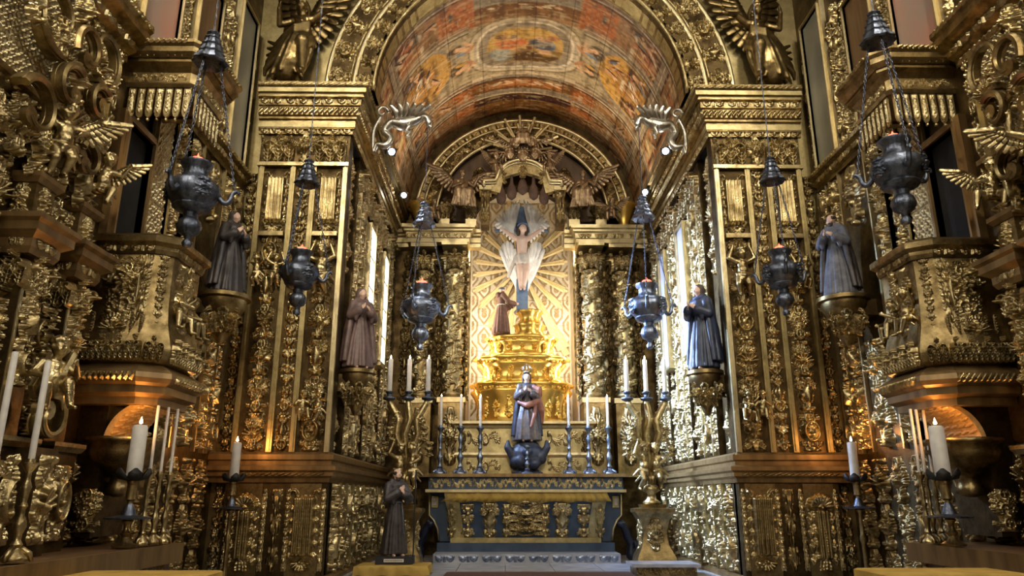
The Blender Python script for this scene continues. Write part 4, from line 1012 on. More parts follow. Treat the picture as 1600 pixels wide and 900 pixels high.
# leafy columns
r = Relief(2 * PI * 0.21, 3.3, 0.013); W = r.w
for k in range(24):
    z = 0.06 + 0.135 * k; x = ((k * 0.382) % 1 - 0.5) * W
    for x_ in (x - W, x, x + W):
        p = r.spiral(x_, z, R(35), 0.12, 1.2, 1, 0.022, 0.075); r.leaf(x_ + 0.05, z + 0.05, R(-30), 0.24, 0.09, 1.0, 0.07, 4); r.leaf(x_ + 0.12, z + 0.1, R(60), 0.26, 0.10, -1.0, 0.075, 4)
        if k % 3 == 0: r.cherub(x_ - 0.18, z + 0.12, 0.075, 0.11, False)
        else: r.flower(x_ - 0.16, z + 0.12, 0.08, 0.09)
colm = r.mesh('column_carving', 'gold', wrap=0.21, cut=False)
core = MB().lathe([(0.24, 0), (0.24, 0.05), (0.28, 0.09), (0.22, 0.16), (0.215, 0.2), (0.205, 3.2), (0.24, 3.25), (0.24, 3.3)], 20).mesh('core', True); core.materials.append(MATS['gold_dark'])
for x, y in ((-1.75, 18.1), (1.75, 18.1), (-2.55, 18.25), (2.55, 18.25)):
    o = obj('column', core, None, alt, Vector((x, y, 3.95)) + AO)
    c = obj('column_carving', colm, None, o, (0, 0, 0), (0, 0, random.uniform(0, 3)))
    for k in range(4): relief(o, 'capital', (0.2 * math.sin(k * PI / 2), -0.2 * math.cos(k * PI / 2), 3.3), k * PI / 2, 0.85, 1.1, 1.3)
    part(MB().box(x - 0.34, x + 0.34, y - 0.34, y + 0.34, 3.84, 3.96), 'column_plinth', 'gold_pale')
    part(MB().box(x - 0.3, x + 0.3, y - 0.3, 18.55, 2.1, 3.84), 'column_pedestal', 'gold_dark')
    arel('wide_cherub', (x, y - 0.3, 2.35), 0, 1.05, 2.1, 1.6)
    part(MB().box(x - 0.33, x + 0.33, y - 0.33, 18.55, 7.85, 7.95), 'abacus', 'gold_pale')
# carved pilasters between the columns
for s in (-1, 1):
    for x, w in ((1.47, 0.2), (2.15, 0.36), (3.0, 0.36)):
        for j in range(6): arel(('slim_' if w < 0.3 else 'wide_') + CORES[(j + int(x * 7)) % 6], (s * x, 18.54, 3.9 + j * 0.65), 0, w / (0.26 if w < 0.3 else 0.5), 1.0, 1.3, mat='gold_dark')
    # stepped entablature
    pth = [(s * 3.45, 18.3), (s * 2.95, 18.3), (s * 2.95, 17.9), (s * 1.4, 17.9), (s * 1.4, 18.3), (s * 1.1, 18.3)]
    part(MB().sweep([(-0.25, 7.95), (0.02, 7.95), (0.02, 8.05), (0.05, 8.07), (0.05, 8.2), (0.11, 8.24), (0.11, 8.28), (0.17, 8.31), (0.17, 8.40), (-0.25, 8.42)], pth, -s), 'entablature', 'gold_pale')
    for j in range(4): arel('leafdart', (s * (1.6 + j * 0.42), 17.85, 8.07), 0, 1.6, 1.3, 0.8)
    # bright gilt corner consoles
    part(MB().lathe([(0.1, 8.45), (0.16, 8.5), (0.14, 8.62), (0.22, 8.8), (0.30, 9.0), (0.36, 9.05), (0.36, 9.12), (0.0, 9.14)], 20, (s * 2.68, 18.2, 0)), 'corner_console', 'gold_bright', True)
    for x in (1.35, 2.05):
        part(MB().box(s * x - 0.14, s * x + 0.14, 17.95, 18.3, 8.42, 8.62), 'finial_block', 'gold_pale'); arel('capital', (s * x, 17.96, 8.62), 0, 0.62, 1.0, 1.5)
        part(MB().box(s * x - 0.1, s * x + 0.1, 17.98, 18.3, 8.62, 9.1), 'finial_post', 'gold_dark')
# crowning arch
part(ring(2.28, 2.82, 18.15, 18.5, 48, 8.75), 'arch_band', 'gold_ground')
for Rr, m_, rr in ((2.82, 'gold_pale', 0.06), (2.62, 'gold_pale', 0.035), (2.28, 'gold_pale', 0.045)): part(arch_tube(Rr, 18.13, rr, zc=8.75), 'arch_rib', m_, True)
def aarc(keys, r0, r1, y, n, zc, sd):
    for i in range(n):
        t = PI * (i + 0.5) / n; k = keys[i % len(keys)]; dw, dh = DIM[k]
        o = arel(k, (r0 * math.cos(t), y, zc + r0 * math.sin(t)), 0, (r0 + r1) / 2 * PI / n / dw, (r1 - r0) / dh, sd); o.rotation_euler = (0, PI / 2 - t, 0)
aarc(['frieze'], 2.30, 2.60, 18.15, 10, 8.75, 1.0); aarc(['leafdart'], 2.64, 2.79, 18.12, 36, 8.75, 0.9)
part(MB().plate([(2.28 * math.cos(t), 8.75 + 2.28 * math.sin(t)) for t in np.linspace(0, PI, 33)] + [(-1.4, 8.7), (-1.4, 8.4), (1.4, 8.4), (1.4, 8.7)], 18.5, 18.54) if False else ring(1.5, 2.3, 18.44, 18.52, 40, 8.75), 'tympanum', 'wood_dark')
for s in (-1, 1):
    for j, (x, z) in enumerate(((1.15, 9.7), (1.6, 9.1), (0.7, 10.3), (2.0, 8.75))): arel('wide_' + CORES[j], (s * x, 18.44, z), 0, 1.0, 0.9, 1.4, mat='gold_dark')
# baldachin over the crucifix: moulded arch with shoulders and a scalloped drape
bpts = [(-1.02, 9.45), (-1.02, 9.62), (-0.72, 9.62)] + [(-0.68 * math.cos(t), 9.66 + 0.56 * math.sin(t)) for t in np.linspace(0.1, PI - 0.1, 17)] + [(0.72, 9.62), (1.02, 9.62), (1.02, 9.45)]
m = MB()
for off, y, r_ in ((0, 17.75, 0.05), (0.05, 17.8, 0.035), (-0.06, 17.8, 0.03)): m.tube([(x, y, z + off) for x, z in bpts], r_, 8)
part(m, 'baldachin_moulding', 'gold_pale', True)
part(MB().plate([(-1.0, 9.4)] + [(x * 0.97, z) for x, z in bpts[2:-2]] + [(1.0, 9.4), (0.6, 9.3), (0.5, 9.75), (0.0, 9.92), (-0.5, 9.75), (-0.6, 9.3)], 17.82, 18.0), 'baldachin_front', 'gold')
for j, x in enumerate((-0.48, 0, 0.48)): arel('wide_cherub' if j == 1 else 'slim_palmette', (x, 17.82, 9.72 if j == 1 else 9.55), 0, 0.6, 0.55, 1.4)
for j, x in enumerate((-0.56, -0.29, 0, 0.29, 0.56)):
    zt = 9.9 - abs(x) * 0.5
    part(MB().lathe([(0.02, -0.62), (0.11, -0.55), (0.135, -0.42), (0.10, -0.25), (0.05, -0.15), (0.04, 0.0), (0.02, 0.1)], 12, (x, 17.92, zt), (1, 0.5)), 'drape_swag', 'drape_dark', True)
for s in (-1, 1):
    part(MB().box(s * 0.98 - 0.11, s * 0.98 + 0.11, 17.85, 18.3, 8.42, 9.42), 'baldachin_post', 'gold_ground'); arel('slim_urn', (s * 0.98, 17.85, 8.5), 0, 0.8, 1.5, 1.2)
    part(MB().box(s * 0.98 - 0.16, s * 0.98 + 0.16, 17.78, 18.3, 9.38, 9.5), 'baldachin_cap', 'gold_pale')
# sunburst on top
for k in range(15):
    a = R(90 + (k - 7) * 11.5 + (4 if k % 2 else -3)); L = 1.05 if k % 2 else 0.8
    c = Vector((0, 17.9, 10.55)); d = Vector((math.cos(a), 0, math.sin(a)))
    part(MB().tube([c + d * 0.3, c + d * L], [0.02, 0.042], 5), 'crown_ray', 'gold_pale')
for k, (x, z, y) in enumerate(((-0.34, 10.38, 17.75), (0.34, 10.38, 17.75), (-0.2, 10.7, 17.8), (0.24, 10.75, 17.8), (0, 10.3, 17.7))):
    def hb(m): head(m, (0, 0, 0), 0.15, ((-1) ** k * 0.3, -1, -0.1), 'curls')
    o = obj('cherub_head', blob(hb, 0.018, 1, 'cherub_head'), 'bronze_figure', alt, Vector((x, y, z)) + AO)
    for sg in (-1, 1): obj('wing', wing_mesh('cherubwing', 0.34, 6, 'bronze_figure'), None, o, (sg * 0.1, 0.05, -0.1), None, (sg, 1, 1))
# predella behind the altar
part(MB().box(-1.6, 1.6, 17.75, 18.55, 2.1, 3.3), 'predella', 'gold_flat')
part(MB().sweep([(-0.1, 3.22), (0.04, 3.22), (0.06, 3.28), (0.12, 3.32), (0.12, 3.38), (-0.1, 3.4)], [(1.6, 18.5), (1.6, 17.75), (-1.6, 17.75), (-1.6, 18.5)], -1), 'predella_cornice', 'gold_pale')
part(MB().sweep([(-0.1, 2.55), (0.03, 2.55), (0.05, 2.6), (0.03, 2.65), (-0.1, 2.65)], [(1.6, 18.5), (1.6, 17.75), (-1.6, 17.75), (-1.6, 18.5)], -1), 'predella_moulding', 'gold_pale')
for s in (-1, 1):
    arel('frieze', (s * 0.95, 17.75, 2.8), 0, 0.8, 1.2, 0.5); arel('frieze', (s * 0.95, 17.75, 2.2), 0, 0.8, 1.0, 0.5); arel('wide_flower', (s * 1.45, 17.75, 2.66), 0, 0.5, 0.75, 0.8, mat='gold_dark')
# figures enthroned on the arch
def carved(name, me, loc, rz, sc, label, cat, group=None, wings=None, wl=0.6, wmat='gold', wz=0.75):
    e = tag(empty(name, loc, rz, sc), label, cat, group); obj('body', me, None, e)
    if wings:
        for sg in (-1, 1): obj('wing', wing_mesh('wing_%s_%s' % (wmat, wl), wl, 11, wmat), None, e, (sg * 0.05, 0.09, wz - 0.2), (0, 0, -sg * 0.35), (sg, 1, 1))
    return e
carved('seated_angel', seated_mesh('bronze_figure', 1), (-1.6, 17.85, 8.78), 0.25, 1.15, 'bronze gilt angel seated on the altarpiece cornice, left of the scalloped baldachin', 'statue', None, True, 0.55, 'bronze_figure')
carved('seated_angel', seated_mesh('bronze_figure', 2), (1.6, 17.85, 8.78), -0.25, 1.15, 'bronze gilt angel seated on the altarpiece cornice, right of the scalloped baldachin', 'statue', None, True, 0.55, 'bronze_figure')
carved('seated_figure', seated_mesh('bronze_figure', 3), (0, 17.85, 10.62), 0, 0.72, 'small bronze gilt crowned figure seated before the sunburst atop the altarpiece', 'statue')
for x, z, rz, lab in ((-0.72, 9.9, 0.5, 'small gilt cherub perched on the left shoulder of the baldachin arch'), (0.72, 9.9, -0.5, 'small gilt cherub perched on the right shoulder of the baldachin arch'), (-2.32, 8.55, 0.4, 'small gilt cherub seated at the left foot of the altarpiece arch'), (2.32, 8.6, -0.4, 'small gilt cherub seated at the right foot of the altarpiece arch')):
    carved('cherub', putto_mesh('seated', 'bronze_figure'), (x, 17.8, z), rz, 0.78, lab, 'cherub', None, True, 0.4, 'bronze_figure', 0.5)

# ------------------------------------------------------------------ stepped throne in the niche
thr = tag(empty('throne', (0, 19.45, 3.42)), 'bright gilded stepped throne rising in tiers inside the niche under the crucifix', 'throne')
def tier(prof, sq, name, n=0, amp=0.0): return MB().lathe(prof, 64, (0, 0, 0), sq, wob=(lambda a: 1 + amp * math.cos(n * a)) if n else None).build(name, 'gold_bright', thr, True, True)
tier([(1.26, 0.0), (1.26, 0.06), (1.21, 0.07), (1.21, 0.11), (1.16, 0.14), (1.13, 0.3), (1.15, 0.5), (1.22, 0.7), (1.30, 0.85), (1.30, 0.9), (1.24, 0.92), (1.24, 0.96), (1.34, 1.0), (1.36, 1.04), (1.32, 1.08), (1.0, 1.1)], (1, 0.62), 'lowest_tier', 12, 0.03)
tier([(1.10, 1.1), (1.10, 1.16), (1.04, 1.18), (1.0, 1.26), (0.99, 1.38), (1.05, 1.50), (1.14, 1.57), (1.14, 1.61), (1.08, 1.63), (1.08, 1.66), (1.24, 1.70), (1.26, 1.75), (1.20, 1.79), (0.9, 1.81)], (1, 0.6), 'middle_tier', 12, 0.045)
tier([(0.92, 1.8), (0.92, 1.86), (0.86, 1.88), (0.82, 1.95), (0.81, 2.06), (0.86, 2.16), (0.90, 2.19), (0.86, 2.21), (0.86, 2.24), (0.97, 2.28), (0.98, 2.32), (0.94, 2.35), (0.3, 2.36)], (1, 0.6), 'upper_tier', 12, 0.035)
def round_tier(keys, n, r_, sq, z, w, h, sd, a0=-160, a1=-20):
    for i in range(n):
        a_ = R(a0 + (a1 - a0) * i / (n - 1)); k = keys[i % len(keys)]; dw, dh = DIM[k]
        relief(thr, k, (r_ * math.cos(a_), r_ * sq * math.sin(a_), z), a_ + PI / 2, w / dw, h / dh, sd, mat='gold_bright')
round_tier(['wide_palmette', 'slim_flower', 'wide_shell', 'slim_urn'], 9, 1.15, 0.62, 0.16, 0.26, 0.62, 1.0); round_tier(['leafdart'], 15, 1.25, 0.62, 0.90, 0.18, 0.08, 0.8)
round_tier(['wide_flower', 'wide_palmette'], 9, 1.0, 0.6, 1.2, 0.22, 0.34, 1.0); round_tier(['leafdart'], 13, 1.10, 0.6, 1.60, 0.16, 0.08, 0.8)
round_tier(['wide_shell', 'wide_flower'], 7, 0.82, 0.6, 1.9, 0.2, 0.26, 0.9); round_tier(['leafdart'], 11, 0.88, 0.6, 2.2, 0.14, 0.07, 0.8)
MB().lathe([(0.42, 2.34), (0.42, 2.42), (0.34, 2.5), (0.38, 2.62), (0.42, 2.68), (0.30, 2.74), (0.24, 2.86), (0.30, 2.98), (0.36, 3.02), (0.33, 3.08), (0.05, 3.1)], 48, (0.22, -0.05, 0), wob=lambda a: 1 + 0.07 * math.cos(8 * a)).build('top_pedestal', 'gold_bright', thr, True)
for sg in (-1, 1):
    for (x, y, z, k) in ((1.10, -0.30, 1.5, 0.75), (1.18, -0.3, 0.85, 0.7), (0.88, -0.25, 2.08, 0.6)):
        q = Relief(0.4, 0.4, 0.01); 
        if 'volute' not in PM:
            q.spiral(-0.1, 0.04, R(40), 0.14, 1.4, 1, 0.03, 0.09); q.leaf(-0.05, 0.1, R(80), 0.2, 0.1, -0.6, 0.08, 4); PM['volute'] = q.mesh('volute', 'gold_bright')
        obj('volute', PM['volute'], None, thr, (sg * x, y - 0.16, z - 0.05), (0, 0, 0), (sg * k, 1.4, k))
for x in (-0.72, -0.34, 0.34, 0.72):
    y = -0.62 * math.sqrt(max(0, 1 - (x / 1.28) ** 2)) * 1.24
    MB().tube([(x * 1.02, y + 0.16, 1.10), (x * 1.03, y + 0.05, 1.16), (x * 1.0, y + 0.10, 1.32), (x * 0.98, y + 0.2, 1.48)], [0.05, 0.07, 0.05, 0.03], 8).build('scroll_bracket', 'gold_bright', thr, True)
# assumed lamps, added out of sight in the niche reveal
for s in (-1, 1):
    f = tag(MB().box(s * 1.40 - 0.03, s * 1.40 + 0.03, 18.95, 19.0, 4.2, 8.2).build('assumed_niche_lamp', 'gold_dark'), 'assumed thin vertical lamp strip inside the niche reveal, %s side' % ('left' if s < 0 else 'right'), 'lamp')
    area('assumed_niche_lamp_light', (s * 1.33, 19.05, 6.2), (s * -0.5, 20.6, 6.4), 0.06, 4.0, 74, (1.0, 0.90, 0.74))
spot('niche_spot_light', (0, 17.6, 9.0), (0, 19.6, 4.6), 36, (1.0, 0.86, 0.6), 70, 0.8, 0.08)  # added bare spot in front of the niche, no fixture modelled
# ------------------------------------------------------------------ nave side walls
def wallframe(parent, s, x, y0, y1, z0, z1, w, d, mat, name='frame'):
    m = MB()
    for a, b, c, e in ((y0 - w, y1 + w, z0 - w, z0), (y0 - w, y1 + w, z1, z1 + w), (y0 - w, y0, z0, z1), (y1, y1 + w, z0, z1)):
        m.box(min(x, x - s * d), max(x, x - s * d), a, b, c, e)
    for a, b, c, e in ((y0 - w * 0.3, y1 + w * 0.3, z0 - w * 0.3, z0), (y0 - w * 0.3, y1 + w * 0.3, z1, z1 + w * 0.3), (y0 - w * 0.3, y0, z0, z1), (y1, y1 + w * 0.3, z0, z1)):
        m.box(min(x, x - s * d * 1.4), max(x, x - s * d * 1.4), a, b, c, e)
    return m.build(name, mat, parent)
plain('canvas_rose', (0.42, 0.20, 0.14), (0.30, 0.24, 0.19), 0.4, 1.4, stretch=(1, 1, 0.6))
plain('canvas_olive', (0.16, 0.15, 0.11), (0.28, 0.26, 0.20), 0.35, 1.6, stretch=(1, 1, 0.5))
plain('canvas_blue', (0.26, 0.30, 0.40), (0.42, 0.36, 0.34), 0.3, 2.0, stretch=(1, 1, 0.5))
plain('door_brown', (0.09, 0.045, 0.015), (0.15, 0.08, 0.03), 0.5, 3, stretch=(4, 4, 0.3))
for s in (-1, 1):
    nm = 'left' if s < 0 else 'right'; w = walls[s]; rz = -s * PI / 2; X = s * NX; rs = random.Random(90 + s)
    def bx(a, b, y0, y1, z0, z1): return MB().box(min(s * a, s * b), max(s * a, s * b), y0, y1, z0, z1)
    wk = ['wide_' + c for c in CORES]; sk = ['slim_' + c for c in CORES]
    # pictures high on the wall
    for (y0, y1, z0, z1, mt, lab, cat) in ((8.3, 9.25, 7.45, 9.6, 'canvas_rose', 'tall rose-toned painted panel in a gilt frame above the %s pulpit canopy', 'painting'),
                                       (11.45, 12.2, 7.4, 10.3, 'canvas_olive', 'tall dim olive painting in a gilt frame beside the %s side of the chancel arch', 'painting'),
                                       (9.8, 10.6, 7.45, 9.6, 'door_brown', 'dark brown shuttered panel in a heavy gilt frame on the %s nave wall', 'panel')):
        p = tag(empty('framed_painting' if cat == 'painting' else 'shutter_panel', (X, (y0 + y1) / 2, z0)), lab % nm, cat); o = -Vector((X, (y0 + y1) / 2, z0))
        bx(NX, NX - 0.05, y0, y1, z0, z1).xf(Matrix.Translation(o)).build('canvas' if cat == 'painting' else 'shutter', mt, p)
        f = wallframe(None, s, X, y0, y1, z0, z1, 0.09, 0.09, 'gold_pale'); f.parent = p; f.location = o
        for q in (y0 - 0.17, y1 + 0.17):
            for j in range(4): 
                k = relief(p, sk[(j + int(q * 3)) % 6], Vector((X, q, z0 + j * 0.6)) + o, rz, 0.55, 1.0, 1.3)
    # long wall cornice below the pictures, stepping round the pulpit canopy
    c = struct(MB().sweep([(0, 7.0), (0.05, 7.0), (0.05, 7.08), (0.12, 7.12), (0.12, 7.18), (0.2, 7.22), (0.2, 7.3), (0, 7.32)], [(X, 9.3), (X, 12.42)], -s).build('trim_7' if s < 0 else 'trim_8', 'gold_dark'))
    run(c, 'leafdart', (X - s * 0.12, 9.4), (X - s * 0.12, 12.4), 7.09, rz, 1.0, 0.9, L=0.48); run(c, 'gadroon', (X - s * 0.2, 9.4), (X - s * 0.2, 12.4), 7.22, rz, 1.0, 0.5)
    # carved panels beyond the pulpit
    for j, y in enumerate((9.95, 10.45, 11.85, 12.2)):
        stack(w, (X, y), rz, 0.46, 2.35, 6.95, wk[j % 6:] + wk[:j % 6], sd=1.7)
        for q in (-0.25, 0.25): bx(NX, NX - 0.06, y + q - 0.02, y + q + 0.02, 2.3, 7.0).build('pilaster_strip', 'gold_pale', w)
    stack(w, (X, 11.2), rz, 0.7, 2.35, 4.0, wk, sd=2.0); stack(w, (X, 11.2), rz, 0.8, 5.9, 6.95, wk, sd=1.8)
    bx(NX, NX - 0.03, 9.05, 9.65, 4.7, 6.95).build('lattice_ground', 'gold_dark', w)
    for j in range(3): relief(w, 'lattice', (X - s * 0.03, 9.38, 4.75 + j * 0.72), rz, 0.9, 1.2, 1.4)
    wallframe(w, s, X, 9.1, 9.65, 4.75, 6.9, 0.05, 0.08, 'gold_flat', 'panel_frame')
    stack(w, (X, 9.5), rz, 0.4, 2.35, 4.6, wk, sd=1.5)
    # wall carving over the side altar, dado level
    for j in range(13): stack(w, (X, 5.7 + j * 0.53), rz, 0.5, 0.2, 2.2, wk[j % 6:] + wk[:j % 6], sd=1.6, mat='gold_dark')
    for j, y in enumerate((5.4, 5.9, 6.4, 6.9, 7.4, 7.85)): stack(w, (X, y), rz, 0.48, 2.3, 5.3, wk[(j * 2) % 6:] + wk[:(j * 2) % 6], sd=1.8)
    # lattice panel above it, bordered by a bright strip and a hanging garland
    bx(NX, NX - 0.03, 5.6, 7.78, 5.3, 6.9).build('lattice_ground', 'gold_dark', w)
    for i in range(4):
        for j in range(3): relief(w, 'lattice', (X - s * 0.03, 5.9 + i * 0.54, 5.32 + j * 0.54), rz, 0.9, 0.9, 1.5)
    bx(NX, NX - 0.10, 7.78, 7.88, 5.3, 6.9).build('pilaster_strip', 'gold_flat', w); relief(w, 'slim_urn', (X - s * 0.02, 8.0, 5.3), rz, 0.75, 1.35, 1.5); relief(w, 'slim_flower', (X - s * 0.02, 8.0, 6.1), rz, 0.75, 1.35, 1.5)
    # upper cornice of the side altar
    c = struct(MB().sweep([(0, 6.85), (0.06, 6.85), (0.06, 6.95), (0.16, 7.0), (0.16, 7.08), (0.3, 7.14), (0.3, 7.24), (0.34, 7.28), (0.34, 7.34), (0, 7.36)], [(X, 5.2), (X, 8.15)], -s).build('trim_9' if s < 0 else 'trim_10', 'gold_dark'))
    run(c, 'leafdart', (X - s * 0.16, 5.3), (X - s * 0.16, 8.1), 6.98, rz, 1.1, 1.0, L=0.48); run(c, 'gadroon', (X - s * 0.34, 5.3), (X - s * 0.34, 8.1), 7.27, rz, 1.0, 0.6); run(c, 'gadroon', (X - s * 0.06, 5.3), (X - s * 0.06, 8.1), 6.86, rz, 1.2, 0.8)
    stack(w, (X, 7.6), rz, 0.5, 7.4, 9.0, wk, sd=1.4); stack(w, (X, 9.55), rz, 0.2, 7.4, 9.4, sk, sd=1.3); stack(w, (X, 11.05), rz, 0.36, 7.4, 10.0, wk, sd=1.3)
    stack(w, (X, 10.85), rz, 0.2, 7.4, 9.4, sk, sd=1.3)
    # doorway behind the pulpit; a near-black sheet stands in for its unlit depth
    d = struct(bx(NX, NX - 0.012, 8.35, 9.0, 4.62, 6.15).build('door_1' if s < 0 else 'door_2', 'void'))
    f = wallframe(None, s, X, 8.35, 9.0, 4.62, 6.15, 0.12, 0.10, 'wood_gilt', 'door_frame'); f.parent = d

    for j, (z0, z1) in enumerate(((2.36, 7.4), (0.45, 1.85))): stack(wf, (s * 5.14, 12.6), 0, 0.26, z0, z1, sk, sd=1.6)
    # ---------------------------------------------------------------- pulpit
    P0 = Vector((s * NX, 8.8, 2.6)); p = tag(empty('pulpit', P0), 'gilded bombe pulpit with shell-carved flank on the %s nave wall' % nm, 'pulpit')
    foot = mir([(5.3, 8.3), (4.62, 8.3), (4.45, 8.42), (4.45, 9.18), (4.62, 9.3), (5.3, 9.3)], s)
    def pp(mb, name, mat, smooth=False, angle=None): return mb.xf(Matrix.Translation(-P0)).build(name, mat, p, smooth, True, angle)
    def prel(k, loc, *a, **kw): return relief(p, k, Vector(loc) - P0, *a, **kw)
    pp(MB().sweep([(-0.3, 2.62), (0.03, 2.62), (0.03, 2.70), (0.12, 2.74), (0.12, 2.82), (0.17, 2.85), (0.20, 2.90), (0.19, 2.96), (0.14, 3.0), (0.03, 3.07), (-0.3, 3.07)], foot, -s), 'base_moulding', 'wood_gilt')
    body = [(0.03, 3.07), (0.09, 3.11), (0.125, 3.18), (0.12, 3.27), (0.08, 3.40), (0.035, 3.55), (0.01, 3.75), (0.0, 4.0), (0.0, 4.38)]
    pp(MB().sweep([(-0.12, 3.07)] + body + [(-0.12, 4.38)], foot, -s), 'body', 'gold_dark', True, 40)
    pp(MB().sweep([(-0.15, 4.38), (0.03, 4.38), (0.05, 4.43), (0.05, 4.47), (0.11, 4.51), (0.11, 4.58), (0.06, 4.62), (-0.15, 4.64)], foot, -s), 'cornice', 'gold_dark')
    pp(MB().box(min(s * 5.28, s * 4.5), max(s * 5.28, s * 4.5), 8.36, 9.24, 3.9, 3.95), 'pulpit_floor', 'wood_dark')
    run_ = lambda k, a, b, z, r_, sz, sd, L: [prel(k, (a[0] + (b[0] - a[0]) * (i + 0.5) / n, a[1] + (b[1] - a[1]) * (i + 0.5) / n, z), r_, math.hypot(b[0] - a[0], b[1] - a[1]) / n / DIM[k][0], sz, sd) for n in [max(1, round(math.hypot(b[0] - a[0], b[1] - a[1]) / L))] for i in range(n)]
    run_('gadroon', (s * 5.2, 8.12), (s * 4.56, 8.12), 2.86, 0, 1.4, 1.4, 0.4); run_('gadroon', (s * 4.26, 8.42), (s * 4.26, 9.2), 2.86, rz, 1.4, 1.4, 0.4)
    run_('leafdart', (s * 5.25, 8.25), (s * 4.6, 8.25), 4.40, 0, 0.8, 0.7, 0.32); run_('leafdart', (s * 4.40, 8.42), (s * 4.40, 9.2), 4.40, rz, 0.8, 0.7, 0.32)
    for i in range(4): prel('capital', (s * (5.2 - i * 0.18), 8.195, 3.09), 0, 0.36, 0.62, 1.0, mat='gold')
    prel('capital', (s * 4.49, 8.27, 3.09), -s * 0.615, 0.44, 0.62, 1.0)
    for i in range(4): prel('capital', (s * 4.34, 8.5 + i * 0.2, 3.09), rz, 0.40, 0.62, 1.0)
    for i in range(6): prel('husk', (s * (5.2 - i * 0.11), 8.245, 3.36), 0, 0.5, 0.34, 0.7, mat='gold_dark')
    prel('wide_palmette', (s * 4.92, 8.29, 3.46), 0, 1.1, 0.85, 1.2); prel('wide_flower', (s * 4.92, 8.30, 3.80), 0, 1.1, 0.72, 1.3); prel('wide_cherub', (s * 5.08, 8.30, 4.0), 0, 0.75, 0.55, 1.6); prel('slim_flower', (s * 4.70, 8.30, 3.48), 0, 0.6, 1.5, 1.0)
    prel('wide_urn', (s * 4.74, 8.30, 3.5), 0, 0.34, 1.25, 1.0); prel('frieze', (s * 4.95, 8.30, 4.2), 0, 0.6, 0.55, 0.8); prel('wide_shell', (s * 4.97, 8.26, 3.3), 0, 0.9, 0.6, 1.0)
    for j in range(3): prel(sk[j], (s * 4.532, 8.355, 3.52 + j * 0.29), -s * 0.615, 0.55, 0.46, 0.7)
    o = prel('husk', (s * 4.535, 8.36, 3.55), -s * PI / 4, 0.9, 0.9, 0.6); prel('husk', (s * 4.66, 8.30, 3.55), 0, 0.6, 0.9, 0.6)
    prel('wide_shell', (s * 4.45, 8.78, 3.5), rz, 1.3, 1.3, 1.0)
    for (y, z, ps, sc) in ((8.66, 3.62, 'ride', 0.66), (8.98, 3.58, 'seated', 0.66), (8.84, 4.0, 'reach', 0.38)):
        o = obj('carved_cherub', putto_mesh(ps), None, p, Vector((s * 4.42, y, z)) - P0, (0, 0, rz), sc)
    # cavetto bracket beneath, lit by the candle, ending in a gadrooned bowl
    arc = [(s * (4.47 + 0.46 * math.sin(t)), 2.18 + 0.46 * math.cos(t)) for t in np.linspace(0, PI / 2, 13)]
    arc2 = [(x + s * 0.05, z + 0.03) for x, z in arc]
    V = []; F = []
    for x, z in arc: V += [(x, 8.42, z), (x, 9.2, z)]
    for x, z in arc2: V += [(x, 8.42, z), (x, 9.2, z)]
    n = len(arc)
    for i in range(n - 1):
        F += [(2 * i, 2 * i + 1, 2 * i + 3, 2 * i + 2), (2 * n + 2 * i, 2 * n + 2 * i + 2, 2 * n + 2 * i + 3, 2 * n + 2 * i + 1), (2 * i, 2 * i + 2, 2 * n + 2 * i + 2, 2 * n + 2 * i), (2 * i + 1, 2 * n + 2 * i + 1, 2 * n + 2 * i + 3, 2 * i + 3)]
    pp(MB().add(V, F), 'cavetto', 'gilt_paint', True, 50)
    for j in range(9):
        t = (j + 0.5) / 9 * PI / 2
        o = prel('gadroon', (s * (4.47 + 0.455 * math.sin(t)), 8.81, 2.18 + 0.455 * math.cos(t)), 0, 1.5, 0.7, 0.4, mat='gilt_paint'); o.rotation_euler = (0, 0, 0)
        nrm = Vector((-s * math.sin(t), 0, -math.cos(t))); o.rotation_mode = 'QUATERNION'; o.rotation_quaternion = Matrix((Vector((0, 1, 0)), -nrm, Vector((0, 1, 0)).cross(-nrm))).transposed().to_quaternion()
    pp(MB().box(min(s * 4.98, s * 5.3), max(s * 4.98, s * 5.3), 8.45, 9.15, 1.2, 2.64), 'corbel', 'gold_ground')
    pp(MB().lathe([(0.04, 1.62), (0.16, 1.66), (0.12, 1.74), (0.10, 1.84), (0.22, 1.92), (0.36, 2.02), (0.40, 2.12), (0.38, 2.2), (0.42, 2.22), (0.42, 2.27), (0.30, 2.28), (0.0, 2.2)], 40, (s * 4.86, 8.7, 0), wob=lambda a: 1 + 0.04 * math.cos(18 * a)), 'bowl', 'gold_dark', True)
    prel('wide_palmette', (s * 5.05, 8.44, 1.25), 0, 0.8, 0.7, 1.4)

    # ---------------------------------------------------------------- pulpit canopy
    C0 = Vector((s * NX, 8.8, 6.62)); p = tag(empty('pulpit_canopy', C0), 'gilded pulpit canopy with scalloped hanging tabs on the %s nave wall' % nm, 'canopy')
    P0 = C0
    foot = mir([(5.3, 8.35), (4.52, 8.35), (4.45, 8.42), (4.45, 9.18), (4.52, 9.25), (5.3, 9.25)], s)
    pp(MB().sweep([(-0.1, 6.62), (0.02, 6.62), (0.04, 6.66), (0.0, 6.7), (0.0, 6.84), (0.04, 6.88), (0.06, 6.9), (0.12, 6.93), (0.12, 6.97), (-0.1, 6.97)], foot, -s), 'frieze', 'gold_dark')
    pp(MB().sweep([(-0.1, 6.97), (0.14, 6.97), (0.2, 7.03), (0.2, 7.10), (0.24, 7.14), (0.24, 7.18), (-0.1, 7.2)], foot, -s), 'cornice', 'gold_dark')
    pp(MB().box(min(s * 5.3, s * 4.46), max(s * 5.3, s * 4.46), 8.36, 9.24, 7.1, 7.17), 'canopy_top', 'wood_dark')
    pp(MB().box(min(s * 5.3, s * 4.5), max(s * 5.3, s * 4.5), 8.4, 9.2, 6.66, 6.7), 'soffit', 'wood_dark')
